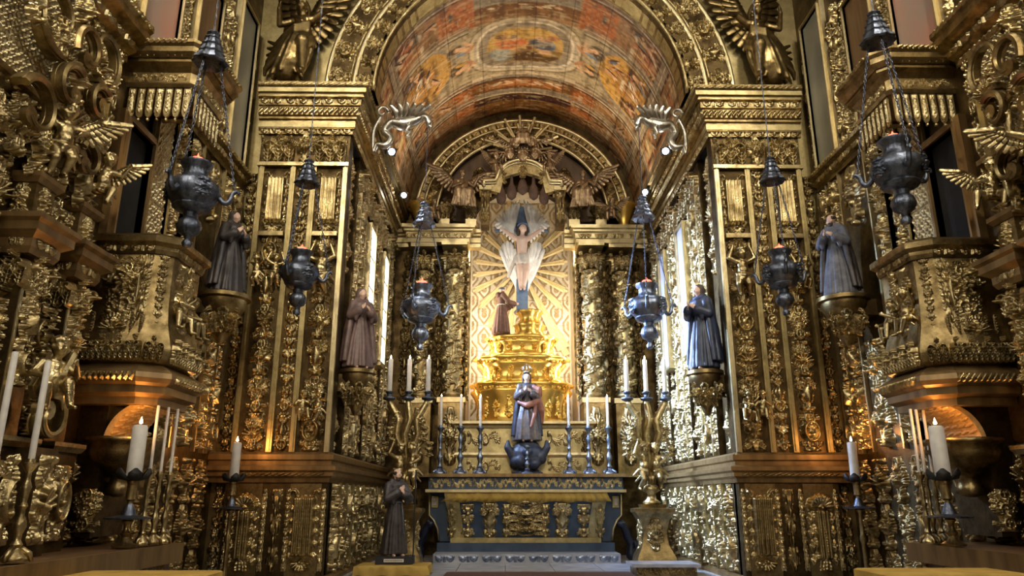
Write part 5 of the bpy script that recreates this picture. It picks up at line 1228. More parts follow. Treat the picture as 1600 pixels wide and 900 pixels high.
    run_('leafdart', (s * 5.2, 8.21), (s * 4.5, 8.21), 6.98, 0, 0.9, 0.9, 0.36); run_('leafdart', (s * 4.31, 8.4), (s * 4.31, 9.2), 6.98, rz, 0.9, 0.9, 0.36)
    run_('gadroon', (s * 5.2, 8.11), (s * 4.5, 8.11), 7.12, 0, 0.8, 0.7, 0.36); run_('gadroon', (s * 4.21, 8.4), (s * 4.21, 9.2), 7.12, rz, 0.8, 0.7, 0.36)
    run_('frieze', (s * 5.25, 8.35), (s * 4.55, 8.35), 6.71, 0, 0.42, 0.5, 0.36); run_('frieze', (s * 4.45, 8.45), (s * 4.45, 9.15), 6.71, rz, 0.42, 0.5, 0.36)
    tab = [(-0.045, 0.0), (-0.045, -0.34), (-0.03, -0.40), (0.0, -0.43), (0.03, -0.40), (0.045, -0.34), (0.045, 0.0)]
    for i in range(7):
        o = MB().plate(tab, -0.012, 0.012).build('lambrequin_tab', 'gold', p, loc=Vector((s * (5.22 - i * 0.115), 8.36, 6.63)) - P0); relief(o, 'slim_flower', (0, -0.012, -0.36), 0, 0.3, 0.55, 0.35, mat='gold_pale')
        MB().ball((0, 0, -0.45), 0.022, 8, 6).build('tassel', 'gold', o)
    for i in range(7):
        o = MB().plate(tab, -0.012, 0.012).build('lambrequin_tab', 'gold', p, loc=Vector((s * 4.46, 8.48 + i * 0.112, 6.63)) - P0, rot=(0, 0, rz)); relief(o, 'slim_flower', (0, -0.012, -0.36), 0, 0.3, 0.55, 0.35, mat='gold_pale')

    # ---------------------------------------------------------------- side altar next to the pulpit
    A0 = Vector((s * NX, 6.9, 0)); p = tag(empty('side_altar', A0), 'carved gilt side altar with scroll brackets and stepped pedestals, on the %s nave wall' % nm, 'altar'); P0 = A0
    pp(bx(NX, 4.26, 5.3, 8.86, 0.0, 1.0), 'altar_base', 'wood_dark'); pp(MB().sweep([(-0.1, 0.92), (0.02, 0.92), (0.05, 0.98), (0.05, 1.04), (0.09, 1.06), (0.09, 1.1), (-0.1, 1.12)], mir([(4.26, 5.3), (4.26, 8.86), (5.3, 8.86)], s), s), 'ledge', 'wood_gilt')
    pp(bx(NX, 4.26, 5.3, 8.86, 1.0, 1.1), 'altar_top', 'wood_dark')
    for j in range(6): prel('frieze', (s * 4.26, 5.6 + j * 0.58, 0.66), rz, 0.55, 0.85, 0.8)
    for (y, x) in ((7.62, 4.92), (6.85, 4.92)):
        # pedestal, scroll pilaster, capital, stepped block on top
        pp(bx(NX, x, y - 0.22, y + 0.22, 1.1, 2.05), 'pedestal', 'gold_ground'); prel('wide_oval', (s * (x + 0.12), y - 0.22, 1.2), 0, 0.8, 1.1, 1.2); prel('wide_oval', (s * x, y, 1.2), rz, 0.8, 1.1, 1.2)
        pp(MB().sweep([(-0.1, 2.05), (0.03, 2.05), (0.06, 2.1), (0.06, 2.14), (-0.1, 2.16)], mir([(5.3, y - 0.22), (x, y - 0.22), (x, y + 0.22), (5.3, y + 0.22)], s), -s), 'pedestal_cap', 'gold_dark')
        pp(bx(NX, x + 0.12, y - 0.17, y + 0.17, 2.16, 3.6), 'pilaster', 'gold_ground')
        for j in range(3): prel(wk[(j + int(y * 4)) % 6], (s * (x + 0.12), y, 2.6 + j * 0.36), rz, 0.62, 0.62, 1.5)
        for j in range(5): prel(sk[(j + int(y * 4)) % 6], (s * (x + 0.30), y - 0.17, 2.2 + j * 0.28), 0, 1.1, 0.5, 1.8)
        pp(bx(x + 0.13, x + 0.11, y - 0.16, y - 0.12, 2.2, 3.6), 'pilaster_strip', 'gold_pale')
        for q, rr in ((0, 0), (1, rz)): prel('capital', ((s * (x + 0.22), y - 0.17, 3.5) if q == 0 else (s * (x + 0.12), y, 3.5)), rr, 0.7, 0.75, 1.4)
        pp(MB().sweep([(-0.2, 3.84), (0.02, 3.84), (0.05, 3.9), (0.05, 3.98), (0.13, 4.04), (0.13, 4.12), (0.17, 4.15), (0.17, 4.2), (-0.2, 4.22)], mir([(5.3, y - 0.18), (x + 0.1, y - 0.18), (x + 0.1, y + 0.18), (5.3, y + 0.18)], s), -s), 'entablature_block', 'wood_gilt')
        run_('leafdart', (s * 5.2, y - 0.235), (s * (x + 0.1), y - 0.235), 3.90, 0, 0.9, 0.8, 0.24); run_('leafdart', (s * (x + 0.045), y - 0.18), (s * (x + 0.045), y + 0.18), 3.90, rz, 0.9, 0.8, 0.36)
        pp(bx(NX, x + 0.16, y - 0.15, y + 0.15, 4.22, 4.6), 'upper_pedestal', 'gold_dark'); prel('wide_flower', (s * (x + 0.30), y - 0.15, 4.24), 0, 0.5, 0.5, 0.8); prel('wide_flower', (s * (x + 0.16), y, 4.24), rz, 0.5, 0.5, 0.8)
        pp(MB().sweep([(-0.1, 4.58), (0.02, 4.58), (0.06, 4.63), (0.06, 4.68), (-0.1, 4.7)], mir([(5.3, y - 0.15), (x + 0.16, y - 0.15), (x + 0.16, y + 0.15), (5.3, y + 0.15)], s), -s), 'upper_cap', 'wood_gilt')
    pp(MB().sweep([(0, 5.28), (0.1, 5.28), (0.14, 5.34), (0.22, 5.38), (0.22, 5.44), (0, 5.46)], [(s * NX, 5.3), (s * NX, 7.9)], -s), 'middle_cornice', 'gold_dark')
    run_('leafdart', (s * (NX - 0.15), 5.4), (s * (NX - 0.15), 7.85), 5.33, rz, 1.0, 1.0, 0.48)
    # broken pediment: ribbon scrolls, flower clusters and a shell
    def volute(y, z, r0, a0, a1, fl, k=0.6, xo=0.24, w=0.10, th=0.06, mat='gold_dark', lead=()):
        pts = [(s * (NX - xo), y_, z_) for y_, z_ in lead]
        for i in range(30):
            t_ = i / 29; a_ = a0 + (a1 - a0) * t_; rr = r0 * (1 - k * t_); pts.append((s * (NX - xo), y + fl * rr * math.cos(a_), z + rr * math.sin(a_) * 1.1))
        return pp(strap(pts, w, th, s, 0.018), 'pediment_scroll', mat, True, 45)
    volute(7.35, 6.42, 0.34, -1.9, 3.9, 1); volute(7.0, 6.25, 0.26, 3.6, -1.6, 1, xo=0.28); volute(6.5, 6.3, 0.36, -1.9, 3.9, -1); volute(7.3, 5.78, 0.2, 2.2, -3.4, -1, xo=0.30, w=0.09); volute(6.75, 5.65, 0.24, 1.0, 6.0, 1, xo=0.32, w=0.1)
    volute(6.3, 5.15, 0.3, 0.4, 5.4, -1, xo=0.34, w=0.1); volute(7.2, 5.05, 0.2, 2.8, -2.2, 1, xo=0.36, w=0.09)
    for q, (y, z, k, sx, sz) in enumerate(((7.25, 6.1, 'flower', 0.7, 0.55), (6.9, 6.45, 'cherub', 0.8, 0.6), (7.45, 5.9, 'shell', 0.7, 0.6), (6.6, 5.9, 'palmette', 0.9, 0.7), (6.15, 6.0, 'urn', 0.8, 0.8), (6.95, 5.6, 'cherub', 0.9, 0.7), (7.4, 5.5, 'palmette', 0.6, 0.6))):
        prel('wide_' + k, (s * (NX - 0.24), y, z), rz + 0.25 * (q % 3 - 1), sx, sz, 1.5)
    for q in range(5): prel(wk[q], (s * (NX - 0.16), 6.0 + q * 0.36, 4.6 + 0.12 * (q % 2)), rz + 0.12 * (q - 2), 0.8, 0.9, 1.7)
    # big scroll console under the cherub
    volute(7.0, 2.32, 0.2, 1.9, -4.2, 1, xo=0.5, w=0.2, th=0.06, mat='gold', lead=((7.12, 2.95), (7.0, 2.75), (6.9, 2.6)))
    pp(bx(NX, 4.72, 6.84, 7.18, 1.1, 2.05), 'console_block', 'gold_ground'); prel('wide_shell', (s * 4.72, 7.01, 1.2), rz, 0.62, 1.2, 1.4); prel('wide_shell', (s * 4.98, 6.84, 1.2), 0, 0.8, 1.2, 1.4)

    # ---------------------------------------------------------------- cherubs and saints on the nave side
    carved('cherub', putto_mesh('seated'), (s * 4.78, 6.98, 2.5), -s * 0.9, 0.86, 'gilded seated cherub on a scroll console below the %s pulpit, legs dangling' % nm, 'cherub', None, False)
    carved('cherub', putto_mesh('ride'), (s * 4.98, 7.6, 4.8), -s * 0.5, 0.72, 'gilded winged cherub perched on a pedestal by the %s pulpit doorway' % nm, 'cherub', None, True, 0.42, 'gold', 0.5)
    carved('cherub', putto_mesh('reach'), (s * 5.0, 6.85, 4.71), -s * 0.8, 0.85, 'gilded standing cherub on the pedestal farther from the %s pulpit' % nm, 'cherub', None, True, 0.45, 'gold', 0.72)
    e = carved('angel', angel_mesh('gold_dark', 1), (s * 4.38, 12.25, 9.12), s * 0.15, 1.72, 'large gilded angel in windblown robes in the %s spandrel of the chancel arch' % nm, 'angel', None, True, 0.54, 'gold_dark', 0.84)
    e.scale = (-s * 1.72, 1.72, 1.72)
    for ch in e.children:
        if ch.name.startswith('wing'): ch.rotation_euler = (0, -0.55 if ch.scale.x > 0 else 0.75, 0); ch.location.z = 0.62
    carved('cherub', putto_mesh('atlas'), (s * 3.69, 12.28, 5.0), 0, 0.95, 'gilded cherub with raised arms halfway up the %s pilaster of the arch' % nm, 'cherub')
    for q, (x, ps) in enumerate(((3.56, 'ride'), (3.83, 'seated'))):
        e = carved('cherub', putto_mesh(ps), (s * x, 12.28, 2.92), (0.5 - q) * s, 0.62, 'gilded cherub embracing its twin low on the %s pilaster, %s one' % (nm, 'inner' if q == 0 else 'outer'), 'cherub')
    for q, x in enumerate((4.49, 4.80)):
        carved('cherub', putto_mesh('atlas'), (s * x, 12.3, 5.15), (q - 0.5) * s, 0.62, 'small gilded cherub holding up a vase on the %s pilaster, %s one of two' % (nm, 'inner' if q == 0 else 'outer'), 'cherub')
    # bracket and niche saint at the end of the nave wall
    b = tag(empty('bracket', (s * NX, 11.2, 4.0)), 'carved gilt bracket under the dark-robed saint on the %s nave wall' % nm, 'bracket')
    MB().lathe([(0.05, -0.1), (0.14, 0.05), (0.12, 0.15), (0.26, 0.36), (0.34, 0.5), (0.34, 0.58), (0.40, 0.6), (0.40, 0.66), (0.0, 0.67)], 24, (-s * 0.42, 0, 0)).build('bracket_body', 'gold_dark', b, True, True, 40)
    for k in range(6):
        a_ = R(-150 + 40 * k); o = relief(b, ('capital', 'wide_palmette')[k % 2], (-s * 0.42 + 0.13 * math.cos(a_ if s > 0 else PI - a_), 0.13 * math.sin(a_), 0.06), 0, 0.42, 0.85 if k % 2 == 0 else 0.62, 1.3)
        o.rotation_euler = (0.42, 0, (a_ if s > 0 else PI - a_) + PI / 2)
    MB().box(min(0, -s * 0.4), max(0, -s * 0.4), -0.2, 0.2, 0.35, 0.6).build('bracket_root', 'gold_ground', b)
    if s < 0: st = saint('saint_statue', (-4.86, 11.2, 4.675), 1.0, 1.42, 'robe_dark', 'skin', 'long', 'hair_dark', seed=3, cape=True, cape_mat='robe_dark', face=(0.3, -1, -0.2))
    else: st = saint('saint_statue', (4.86, 11.2, 4.675), -0.9, 1.42, 'robe_grey', 'skin', 'tonsure', 'hair_dark', seed=4, cape=True, cape_mat='robe_dark', face=(-0.2, -1, -0.2), beard=True)
    tag(st, 'black-robed long-haired saint statue on a bracket, left nave wall' if s < 0 else 'grey-robed bearded saint statue with a black cape on a bracket, right nave wall', 'statue')
    # saint in the chancel reveal
    b = tag(empty('bracket', (s * CX, 12.95, 3.2)), 'carved scroll bracket under the saint in the %s reveal of the chancel arch' % nm, 'bracket')
    MB().lathe([(0.04, -0.2), (0.13, 0.0), (0.11, 0.12), (0.22, 0.34), (0.28, 0.42), (0.28, 0.5), (0.33, 0.52), (0.33, 0.58), (0.0, 0.6)], 24, (-s * 0.42, 0, 0)).build('bracket_body', 'gold_dark', b, True, True, 40)
    MB().box(min(0, -s * 0.4), max(0, -s * 0.4), -0.16, 0.16, 0.2, 0.5).build('bracket_root', 'gold_ground', b)
    for k in range(6):
        a_ = R(-150 + 40 * k); aa = a_ if s > 0 else PI - a_
        o = relief(b, ('capital', 'wide_palmette')[k % 2], (-s * 0.42 + 0.11 * math.cos(aa), 0.11 * math.sin(aa), -0.02), 0, 0.36, 0.85 if k % 2 == 0 else 0.62, 1.3); o.rotation_euler = (0.40, 0, aa + PI / 2)
    if s < 0: st = saint('saint_statue', (-3.08, 12.95, 3.8), 0.55, 1.5, 'robe_plum', 'skin', 'long', 'robe_plum', seed=6, cape=True, cape_mat='robe_plum', face=(0.2, -1, -0.2))
    else: st = saint('saint_statue', (3.08, 12.95, 3.8), -1.0, 1.6, 'robe_blue', 'skin', 'long', 'hair_dark', seed=8, cape=True, cape_mat='robe_blue', face=(-0.2, -1, -0.2))
    tag(st, 'plum-brown robed saint statue in the left reveal of the chancel arch' if s < 0 else 'dark blue robed saint statue in the right reveal of the chancel arch', 'statue')
    stack(walls[s * 2], (s * 3.49, 12.98), rz, 0.6, 2.4, 3.2, wk, sd=1.3); stack(walls[s * 2], (s * 3.49, 13.0), rz, 0.7, 5.6, 8.0, wk, sd=1.6)
# ------------------------------------------------------------------ high altar
A0 = Vector((0, 16.9, NF)); P0 = A0
p = tag(empty('high_altar', A0), 'blue and gold high altar table with a scrolled carved front', 'altar')
def pp(mb, name, mat, smooth=False, angle=None): return mb.xf(Matrix.Translation(-P0)).build(name, mat, p, smooth, True, angle)
def prel(k, loc, *a, **kw): return relief(p, k, Vector(loc) - P0, *a, **kw)
pp(MB().box(-2.1, 2.1, 16.45, 17.75, 1.80, 2.06), 'frieze', 'paint_blue')
pp(MB().box(-2.18, 2.18, 16.36, 17.75, 2.06, 2.13), 'table_slab', 'wood_gilt'); pp(MB().box(-2.16, 2.16, 16.38, 17.75, 1.74, 1.80), 'lower_moulding', 'gold_pale')
for i in range(9): prel('frieze', (-1.85 + i * 0.4625, 16.45, 1.82), 0, 0.45, 0.76, 0.6, mat='gold_pale')
# bombe front: gilt frame and apron of cloth-like gilding, blue field
prof = [(0.0, 0.70), (0.0, 0.76), (0.03, 0.80), (0.04, 0.95), (0.08, 1.15), (0.16, 1.35), (0.24, 1.52), (0.28, 1.62), (0.28, 1.74)]
def bombe(x0, x1, mat, name, off=0.0, z0=0.70, z1=1.74, taper=0.14):
    V = []; F = []; pr = [(o, z) for o, z in prof if z0 - 1e-6 <= z <= z1 + 1e-6]
    for o, z in pr:
        k = taper * (1 - (z - 0.7) / 1.04)
        a = x0 * (1 - k * 0.5) if abs(x0) > 1 else x0; b = x1 * (1 - k * 0.5) if abs(x1) > 1 else x1
        V += [(a, 16.75 - o - off, z), (b, 16.75 - o - off, z), (b, 16.85, z), (a, 16.85, z)]
    for i in range(len(pr) - 1):
        for q in range(4): F.append((i * 4 + q, i * 4 + (q + 1) % 4, i * 4 + 4 + (q + 1) % 4, i * 4 + 4 + q))
    F += [(0, 1, 2, 3), tuple(4 * (len(pr) - 1) + q for q in range(4))]
    return pp(MB().add(V, F), name, mat, True, 40)
bombe(-1.72, 1.72, 'paint_blue', 'front_field')
bombe(-1.76, -1.46, 'gold_flat', 'side_border', 0.03, taper=0.2); bombe(1.46, 1.76, 'gold_flat', 'side_border', 0.03, taper=0.2)
pp(MB().box(-1.62, 1.62, 16.66, 16.8, 0.66, 0.80), 'bottom_border', 'gold_flat')
m = MB()
for i in range(61):
    pass
V = []; F = []
for i in range(81):
    x = -1.74 + 3.48 * i / 80; w_ = 0.02 * math.sin(i * 1.9) + 0.012 * math.sin(i * 0.7)
    V += [(x, 16.43 + w_ * 0.6, 1.74), (x + 0.05, 16.42 + w_, 1.64), (x + 0.10 * (x / 1.7), 16.45 + w_, 1.54 + 0.015 * math.sin(i * 0.5)), (x, 16.52, 1.56)]
for i in range(80):
    for q in range(3): F.append((i * 4 + q, i * 4 + 4 + q, i * 4 + 5 + q, i * 4 + 1 + q))
pp(MB().add(V, F), 'pleated_frontal', 'cloth_yellow', True)
def lean(o, z): o.rotation_euler = (0.27, 0, 0); return o
for s in (-1, 1):
    lean(prel('wide_palmette', (s * 1.6, 16.705, 0.80), 0, 0.5, 1.15, 0.8, mat='gold_flat'), 0)
    lean(prel('wide_urn', (s * 0.78, 16.705, 0.80), 0, 1.0, 1.15, 0.8), 0); lean(prel('slim_palmette', (s * 1.25, 16.705, 0.80), 0, 1.2, 1.2, 0.8), 0); lean(prel('slim_shell', (s * 0.42, 16.705, 0.80), 0, 1.0, 1.2, 0.8), 0)
    # outer consoles
    pp(MB().plate([(s * 2.1, 1.74), (s * 1.78, 1.74), (s * 1.62, 1.2), (s * 1.62, 0.72), (s * 1.86, 0.72), (s * 1.90, 0.95), (s * 1.98, 1.15), (s * 2.1, 1.25)], 16.82, 17.1), 'side_console', 'paint_blue')
    pp(MB().tube([(s * 2.1, 16.81, 1.70), (s * 2.1, 16.81, 1.26), (s * 2.0, 16.81, 1.16), (s * 1.91, 16.81, 0.98), (s * 1.87, 16.81, 0.74)], 0.025, 6), 'console_edge', 'gold_pale', True)
    pp(MB().box(s * 1.98 - 0.07, s * 1.98 + 0.07, 16.78, 16.84, 1.42, 1.66), 'console_panel', 'gold_flat'); pp(MB().box(s * 1.98 - 0.035, s * 1.98 + 0.035, 16.76, 16.8, 1.47, 1.61), 'console_inset', 'cloth_white')
lean(prel('big', (0, 16.705, 0.80), 0, 0.85, 0.48, 0.8, mat='gold'), 0)
pp(MB().box(-1.9, 1.9, 16.62, 17.75, 0.52, 0.70), 'blue_plinth', 'paint_blue')
struct(MB().box(-1.92, 1.92, 15.98, 17.8, NF, 0.52).build('trim_20', 'marble'))
for i in range(8): relief(bpy.data.objects['trim_20'], 'leafdart', (-1.68 + i * 0.48, 15.98, 0.36), 0, 1.9, 1.4, 0.35, mat='silver')
tag(MB().box(-1.5, 1.75, 13.1, 14.0, NF, NF + 0.015).build('rug', 'rug'), 'dark brown rug edge on the marble floor before the altar', 'rug')
plain('stool_blue', (0.006, 0.008, 0.02), (0.015, 0.02, 0.045), 0.4, 6)
# dark blue draped kneeling stools beside the altar
for s in (-1, 1):
    def kb(m):
        chain(m, [(0, 0, 0.1), (0.02, 0, 0.3), (-0.08, -0.02, 0.5), (-0.16, -0.05, 0.68)], [0.13, 0.10, 0.11, 0.09]); m.ball((-0.24, -0.08, 0.74), (0.13, 0.1, 0.09)); limb(m, (0.1, 0, 0.08), (0.42, 0, 0.1), 0.09, 0.1)
        m.box(0.05, 0.5, -0.16, 0.16, 0.28, 0.38)
        for k in range(5): limb(m, (0.1 + k * 0.08, -0.15, 0.33), (0.08 + k * 0.09, -0.17, 0.05), 0.03, 0.04)
    tag(obj('kneeling_stool', blob(kb, 0.02, 1, 'kneeling_stool'), 'stool_blue', None, (s * 2.3, 16.95, NF + 0.0), (0, 0, 0), (s * 0.9, 1, 1.0)), 'dark blue draped stool in shadow at the %s end of the high altar' % ('left' if s < 0 else 'right'), 'stool')

# ------------------------------------------------------------------ crucifix with the winged figure
c = tag(empty('winged_crucifix', (0.02, 19.4, 6.5)), 'winged crucified figure on a dark blue cross rising from the throne', 'crucifix')
cr = MB(); cr.box(-0.16, 0.16, 0.1, 0.2, 0.0, 3.1); cr.box(-0.75, 0.75, 0.1, 0.2, 2.35, 2.6); cr.build('cross', 'cross_blue', c)
MB().lathe([(0.20, -0.05), (0.24, 0.0), (0.2, 0.05), (0.0, 0.1)], 16, (0, 0.12, 0)).build('cross_foot', 'silver', c, True)
def christ(m):
    head(m, (0.03, -0.08, 2.38), 0.125, (0.35, -1, -0.5), None); limb(m, (0, 0, 2.15), (0.02, -0.04, 2.3), 0.07, 0.065)
    limb(m, (0, 0, 1.55), (0, -0.02, 1.75), 0.15, 0.14); limb(m, (0, -0.02, 1.75), (0, -0.02, 2.02), 0.145, 0.165); limb(m, (-0.17, 0, 2.1), (0.17, 0, 2.1), 0.08, 0.08)
    for sg in (-1, 1):
        chain(m, [(sg * 0.2, 0, 2.12), (sg * 0.42, 0.02, 2.3), (sg * 0.64, 0.06, 2.45)], [0.075, 0.058, 0.04]); hand(m, (sg * 0.64, 0.06, 2.45), (sg * 0.76, 0.06, 2.53), 0.04, (0, 0, 1), 0.8)
        chain(m, [(sg * 0.08, -0.01, 1.52), (sg * 0.09 + 0.03, -0.12, 1.12), (sg * 0.05, 0.0, 0.72)], [0.115, 0.085, 0.055]); limb(m, (sg * 0.05, 0.0, 0.70), (sg * 0.05, -0.10, 0.60), 0.05, 0.035)
obj('body', blob(christ, 0.021, 1, 'body'), 'skin_pale', c)
def loin(m):
    for k in range(9):
        a = 2 * PI * k / 9; limb(m, (0.15 * math.cos(a), 0.13 * math.sin(a) - 0.02, 1.58), (0.16 * math.cos(a + 0.3), 0.14 * math.sin(a + 0.3) - 0.03, 1.36), 0.05, 0.055)
    for k in range(5): limb(m, (-0.18, -0.08, 1.56 - 0.02 * k), (-0.30 - 0.02 * k, -0.06, 1.22 - 0.06 * k), 0.04, 0.05)
obj('loincloth', blob(loin, 0.018, 1, 'loincloth'), 'cloth_white', c)
obj('hair', blob(lambda m: [m.ball((0.0, -0.02, 2.43), (0.12, 0.12, 0.13)), limb(m, (-0.1, -0.02, 2.42), (-0.1, -0.04, 2.2), 0.05, 0.04), limb(m, (0.12, -0.04, 2.4), (0.13, -0.08, 2.2), 0.05, 0.04)], 0.02, 1, 'hair'), 'hair_dark', c)
MB().tube([(0.13 * math.cos(t) + 0.02, 0.13 * math.sin(t) - 0.04, 2.46 - 0.05 * math.sin(t)) for t in np.linspace(0, 2 * PI, 25)], 0.03, 6).build('blue_diadem', 'cross_blue', c, True)
def feathers(name, pairs, mat='feather_white'):
    m = MB()
    for (a, b, w_) in pairs:
        a, b = Vector(a), Vector(b); m.tube([a, a.lerp(b, 0.4), a.lerp(b, 0.8), b], [w_ * 0.6, w_, w_ * 0.8, w_ * 0.15], 7, True, 0.3, (0, 1, 0))
    return m.build(name, mat, c, True)
for sg in (-1, 1):
    L = []
    for k in range(9):                                        # raised wings, a fan behind the arms
        a = R(40 + 7 * k); L.append(((sg * (0.15 + 0.02 * k), 0.08, 2.2), (sg * (0.15 + math.cos(a) * 0.85), 0.1, 2.2 + math.sin(a) * (0.72 + 0.05 * k)), 0.07))
    for k in range(7):
        L.append(((sg * (0.24 + 0.06 * k), 0.02, 2.28 + 0.05 * k), (sg * (0.26 + 0.09 * k), 0.03, 1.98 + 0.085 * k), 0.05))
    feathers('raised_wing', L)
    L = []
    for row, (n_, y, k0) in enumerate(((9, 0.02, 1.0), (7, -0.03, 0.62), (5, -0.06, 0.36))):   # long wings folded down to the feet
        for k in range(n_):
            t = k / (n_ - 1); a = Vector((sg * (0.20 + 0.42 * t), y + 0.1, 1.70 + 0.34 * math.sin(PI * min(1, t * 0.8 + 0.1)))); b = Vector((sg * (0.10 + 0.10 * t), y + 0.1, 0.40 + 0.40 * t)); L.append((a, a.lerp(b, k0), 0.062))
    feathers('lowered_wing', L, 'feather_white')

# friar gazing up at the crucifix, seen from behind
fr = saint('friar_statue', (-0.55, 19.1, 5.78), R(115), 1.36, 'robe_brown', 'skin', 'tonsure', 'robe_grey', seed=12, hood=True, face=(0.0, -1, 0.45), belt='rope_white', hem=0.20,
           arms=[((-0.10, 0, 0.785), (-0.14, -0.10, 0.64), (-0.10, -0.26, 0.62)), ((0.10, 0, 0.785), (0.15, -0.10, 0.64), (0.12, -0.26, 0.60))])
tag(fr, 'brown-habited friar statue with white rope belt on the throne, facing the crucifix', 'statue')
# Virgin on a globe before the throne
vg = saint('virgin_statue', (0.06, 17.25, 2.86), 0.0, 1.62, 'robe_virgin', 'skin_pale', 'long', 'hair_dark', seed=21, hood=False, cape=True, cape_mat='robe_blue', face=(0.1, -1, -0.25), hem=0.2)
tag(vg, 'crowned Virgin statue in blue-grey and red robes with joined hands, on a dark globe', 'statue')
def sash(m):
    chain(m, [(-0.12, -0.06, 0.56), (0.0, -0.135, 0.50), (0.12, -0.09, 0.55), (0.17, 0.0, 0.66)], [0.03, 0.045, 0.05, 0.05]); chain(m, [(0.15, -0.04, 0.66), (0.20, -0.03, 0.45), (0.21, 0.0, 0.28)], [0.05, 0.055, 0.03]); chain(m, [(0.13, -0.06, 0.60), (0.10, -0.14, 0.36), (0.05, -0.17, 0.2)], [0.03, 0.03, 0.02]); chain(m, [(0.1, -0.05, 0.78), (0.17, -0.06, 0.74), (0.18, -0.05, 0.66)], [0.03, 0.05, 0.04])
obj('red_mantle', blob(sash, 0.009, 1, 'mantle'), 'robe_red', vg)
cm = MB(); cm.lathe([(0.05, 0.985), (0.052, 1.0), (0.045, 1.01)], 16, (0, -0.012, 0))
for k in range(8):
    a = 2 * PI * k / 8; cm.tube([(0.048 * math.cos(a), 0.048 * math.sin(a) - 0.012, 1.0), (0.075 * math.cos(a), 0.075 * math.sin(a) - 0.012, 1.05), (0.03 * math.cos(a), 0.03 * math.sin(a) - 0.012, 1.1)], 0.006, 5)
cm.ball((0, -0.012, 1.11), 0.014, 8, 6); cm.build('crown', 'silver_bright', vg, True)
g = tag(empty('globe_base', (0.06, 17.3, 2.13)), 'dark blue cloud globe with crescent horns carrying the Virgin statue on the altar', 'pedestal')
def gb(m):
    m.ball((0, 0, 0.42), (0.42, 0.30, 0.32), 20, 12)
    for k in range(12): a = 2 * PI * k / 12; m.ball((0.32 * math.cos(a), 0.24 * math.sin(a), 0.36 + 0.14 * math.sin(k * 2.3)), 0.13)
    chain(m, [(-0.34, -0.12, 0.42), (-0.45, -0.14, 0.60), (-0.44, -0.13, 0.74)], [0.10, 0.085, 0.04]); chain(m, [(0.34, -0.12, 0.42), (0.45, -0.14, 0.60), (0.44, -0.13, 0.74)], [0.10, 0.085, 0.04]); m.lathe([(0.3, 0.60), (0.25, 0.735), (0.0, 0.74)], 16, (0, 0, 0), (1, 0.75))
obj('cloud_globe', blob(gb, 0.02, 1, 'cloud_globe'), 'robe_blue', g)
MB().lathe([(0.36, 0.0), (0.36, 0.05), (0.30, 0.09), (0.24, 0.13), (0.28, 0.18), (0.0, 0.2)], 24, (0, 0, 0), (1, 0.7)).build('foot', 'silver_dark', g, True, True, 40)

# ------------------------------------------------------------------ torcheres held by cherubs, on pedestals
def torchere(s):
    nm = 'left' if s < 0 else 'right'; x, y = s * 2.42, 15.0
    t = tag(empty('cherub_torchere', (x, y, 1.5)), 'gilt torchere of two cherubs bearing cornucopia candle arms, %s of the altar' % nm, 'torchere')
    for q, ps in ((-1, 'atlas'), (1, 'reach')): obj('cherub', putto_mesh(ps, 'gold'), None, t, (q * 0.13, -0.02, 0.28), (0, 0, -q * 0.5), (q * 0.95, 0.95, 0.95))
    MB().lathe([(0.16, 0.0), (0.18, 0.04), (0.10, 0.1), (0.08, 0.2), (0.17, 0.26), (0.14, 0.34), (0.05, 0.4), (0.0, 0.42)], 20).build('knop', 'gold', t, True)
    for q in (-1, 0, 1):
        pts = [(0.0, 0.03, 0.5), (q * 0.06, 0.02, 0.9), (q * 0.22 if q else -0.05, 0, 1.35), (q * 0.18 if q else 0.05, 0, 1.65), (q * 0.36, 0, 1.95), (q * 0.39, 0, 2.06)]
        MB().tube(pts, [0.035, 0.05, 0.075, 0.085, 0.06, 0.05], 10).build('cornucopia_arm', 'gold', t, True)
        MB().lathe([(0.03, 2.0), (0.12, 2.04), (0.13, 2.08), (0.05, 2.10), (0.06, 2.17), (0.09, 2.19), (0.07, 2.21), (0.0, 2.21)], 16, (q * 0.39, 0, 0)).build('candle_cup', 'silver_dark', t, True)
    for q in (-1, 1):
        for j in range(3): 
            relief(t, 'slim_palmette', (q * (0.24 + 0.1 * j), -0.02, 1.5 - 0.3 * j), q * 0.3, 0.8, 0.5, 1.2)
    d = tag(empty('pedestal', (x, y, NF)), 'carved gilt baluster pedestal under the %s cherub torchere' % nm, 'pedestal')
    MB().box(-0.42, 0.42, -0.34, 0.34, 0.0, 0.10).build('base', 'wood_gilt', d)
    V = []; F = []; pr = [(0.38, 0.1), (0.36, 0.2), (0.26, 0.4), (0.22, 0.62), (0.27, 0.85), (0.34, 0.98), (0.38, 1.02), (0.38, 1.08), (0.22, 1.1), (0.24, 1.16)]
    for r_, z in pr: V += [(-r_, -r_ * 0.8, z), (r_, -r_ * 0.8, z), (r_, r_ * 0.8, z), (-r_, r_ * 0.8, z)]
    for i in range(len(pr) - 1):
        for q in range(4): F.append((i * 4 + q, i * 4 + (q + 1) % 4, i * 4 + 4 + (q + 1) % 4, i * 4 + 4 + q))
    F += [(0, 1, 2, 3), tuple(4 * (len(pr) - 1) + q for q in range(4))]
    MB().add(V, F).build('baluster_body', 'gold_dark', d, True, True, 40); relief(d, 'wide_shell', (0, -0.2, 0.3), 0, 0.8, 0.9, 1.3); relief(d, 'wide_palmette', (s * -0.24, 0, 0.3), -s * PI / 2, 0.7, 0.9, 1.3)
    return t
for s in (-1, 1): torchere(s)

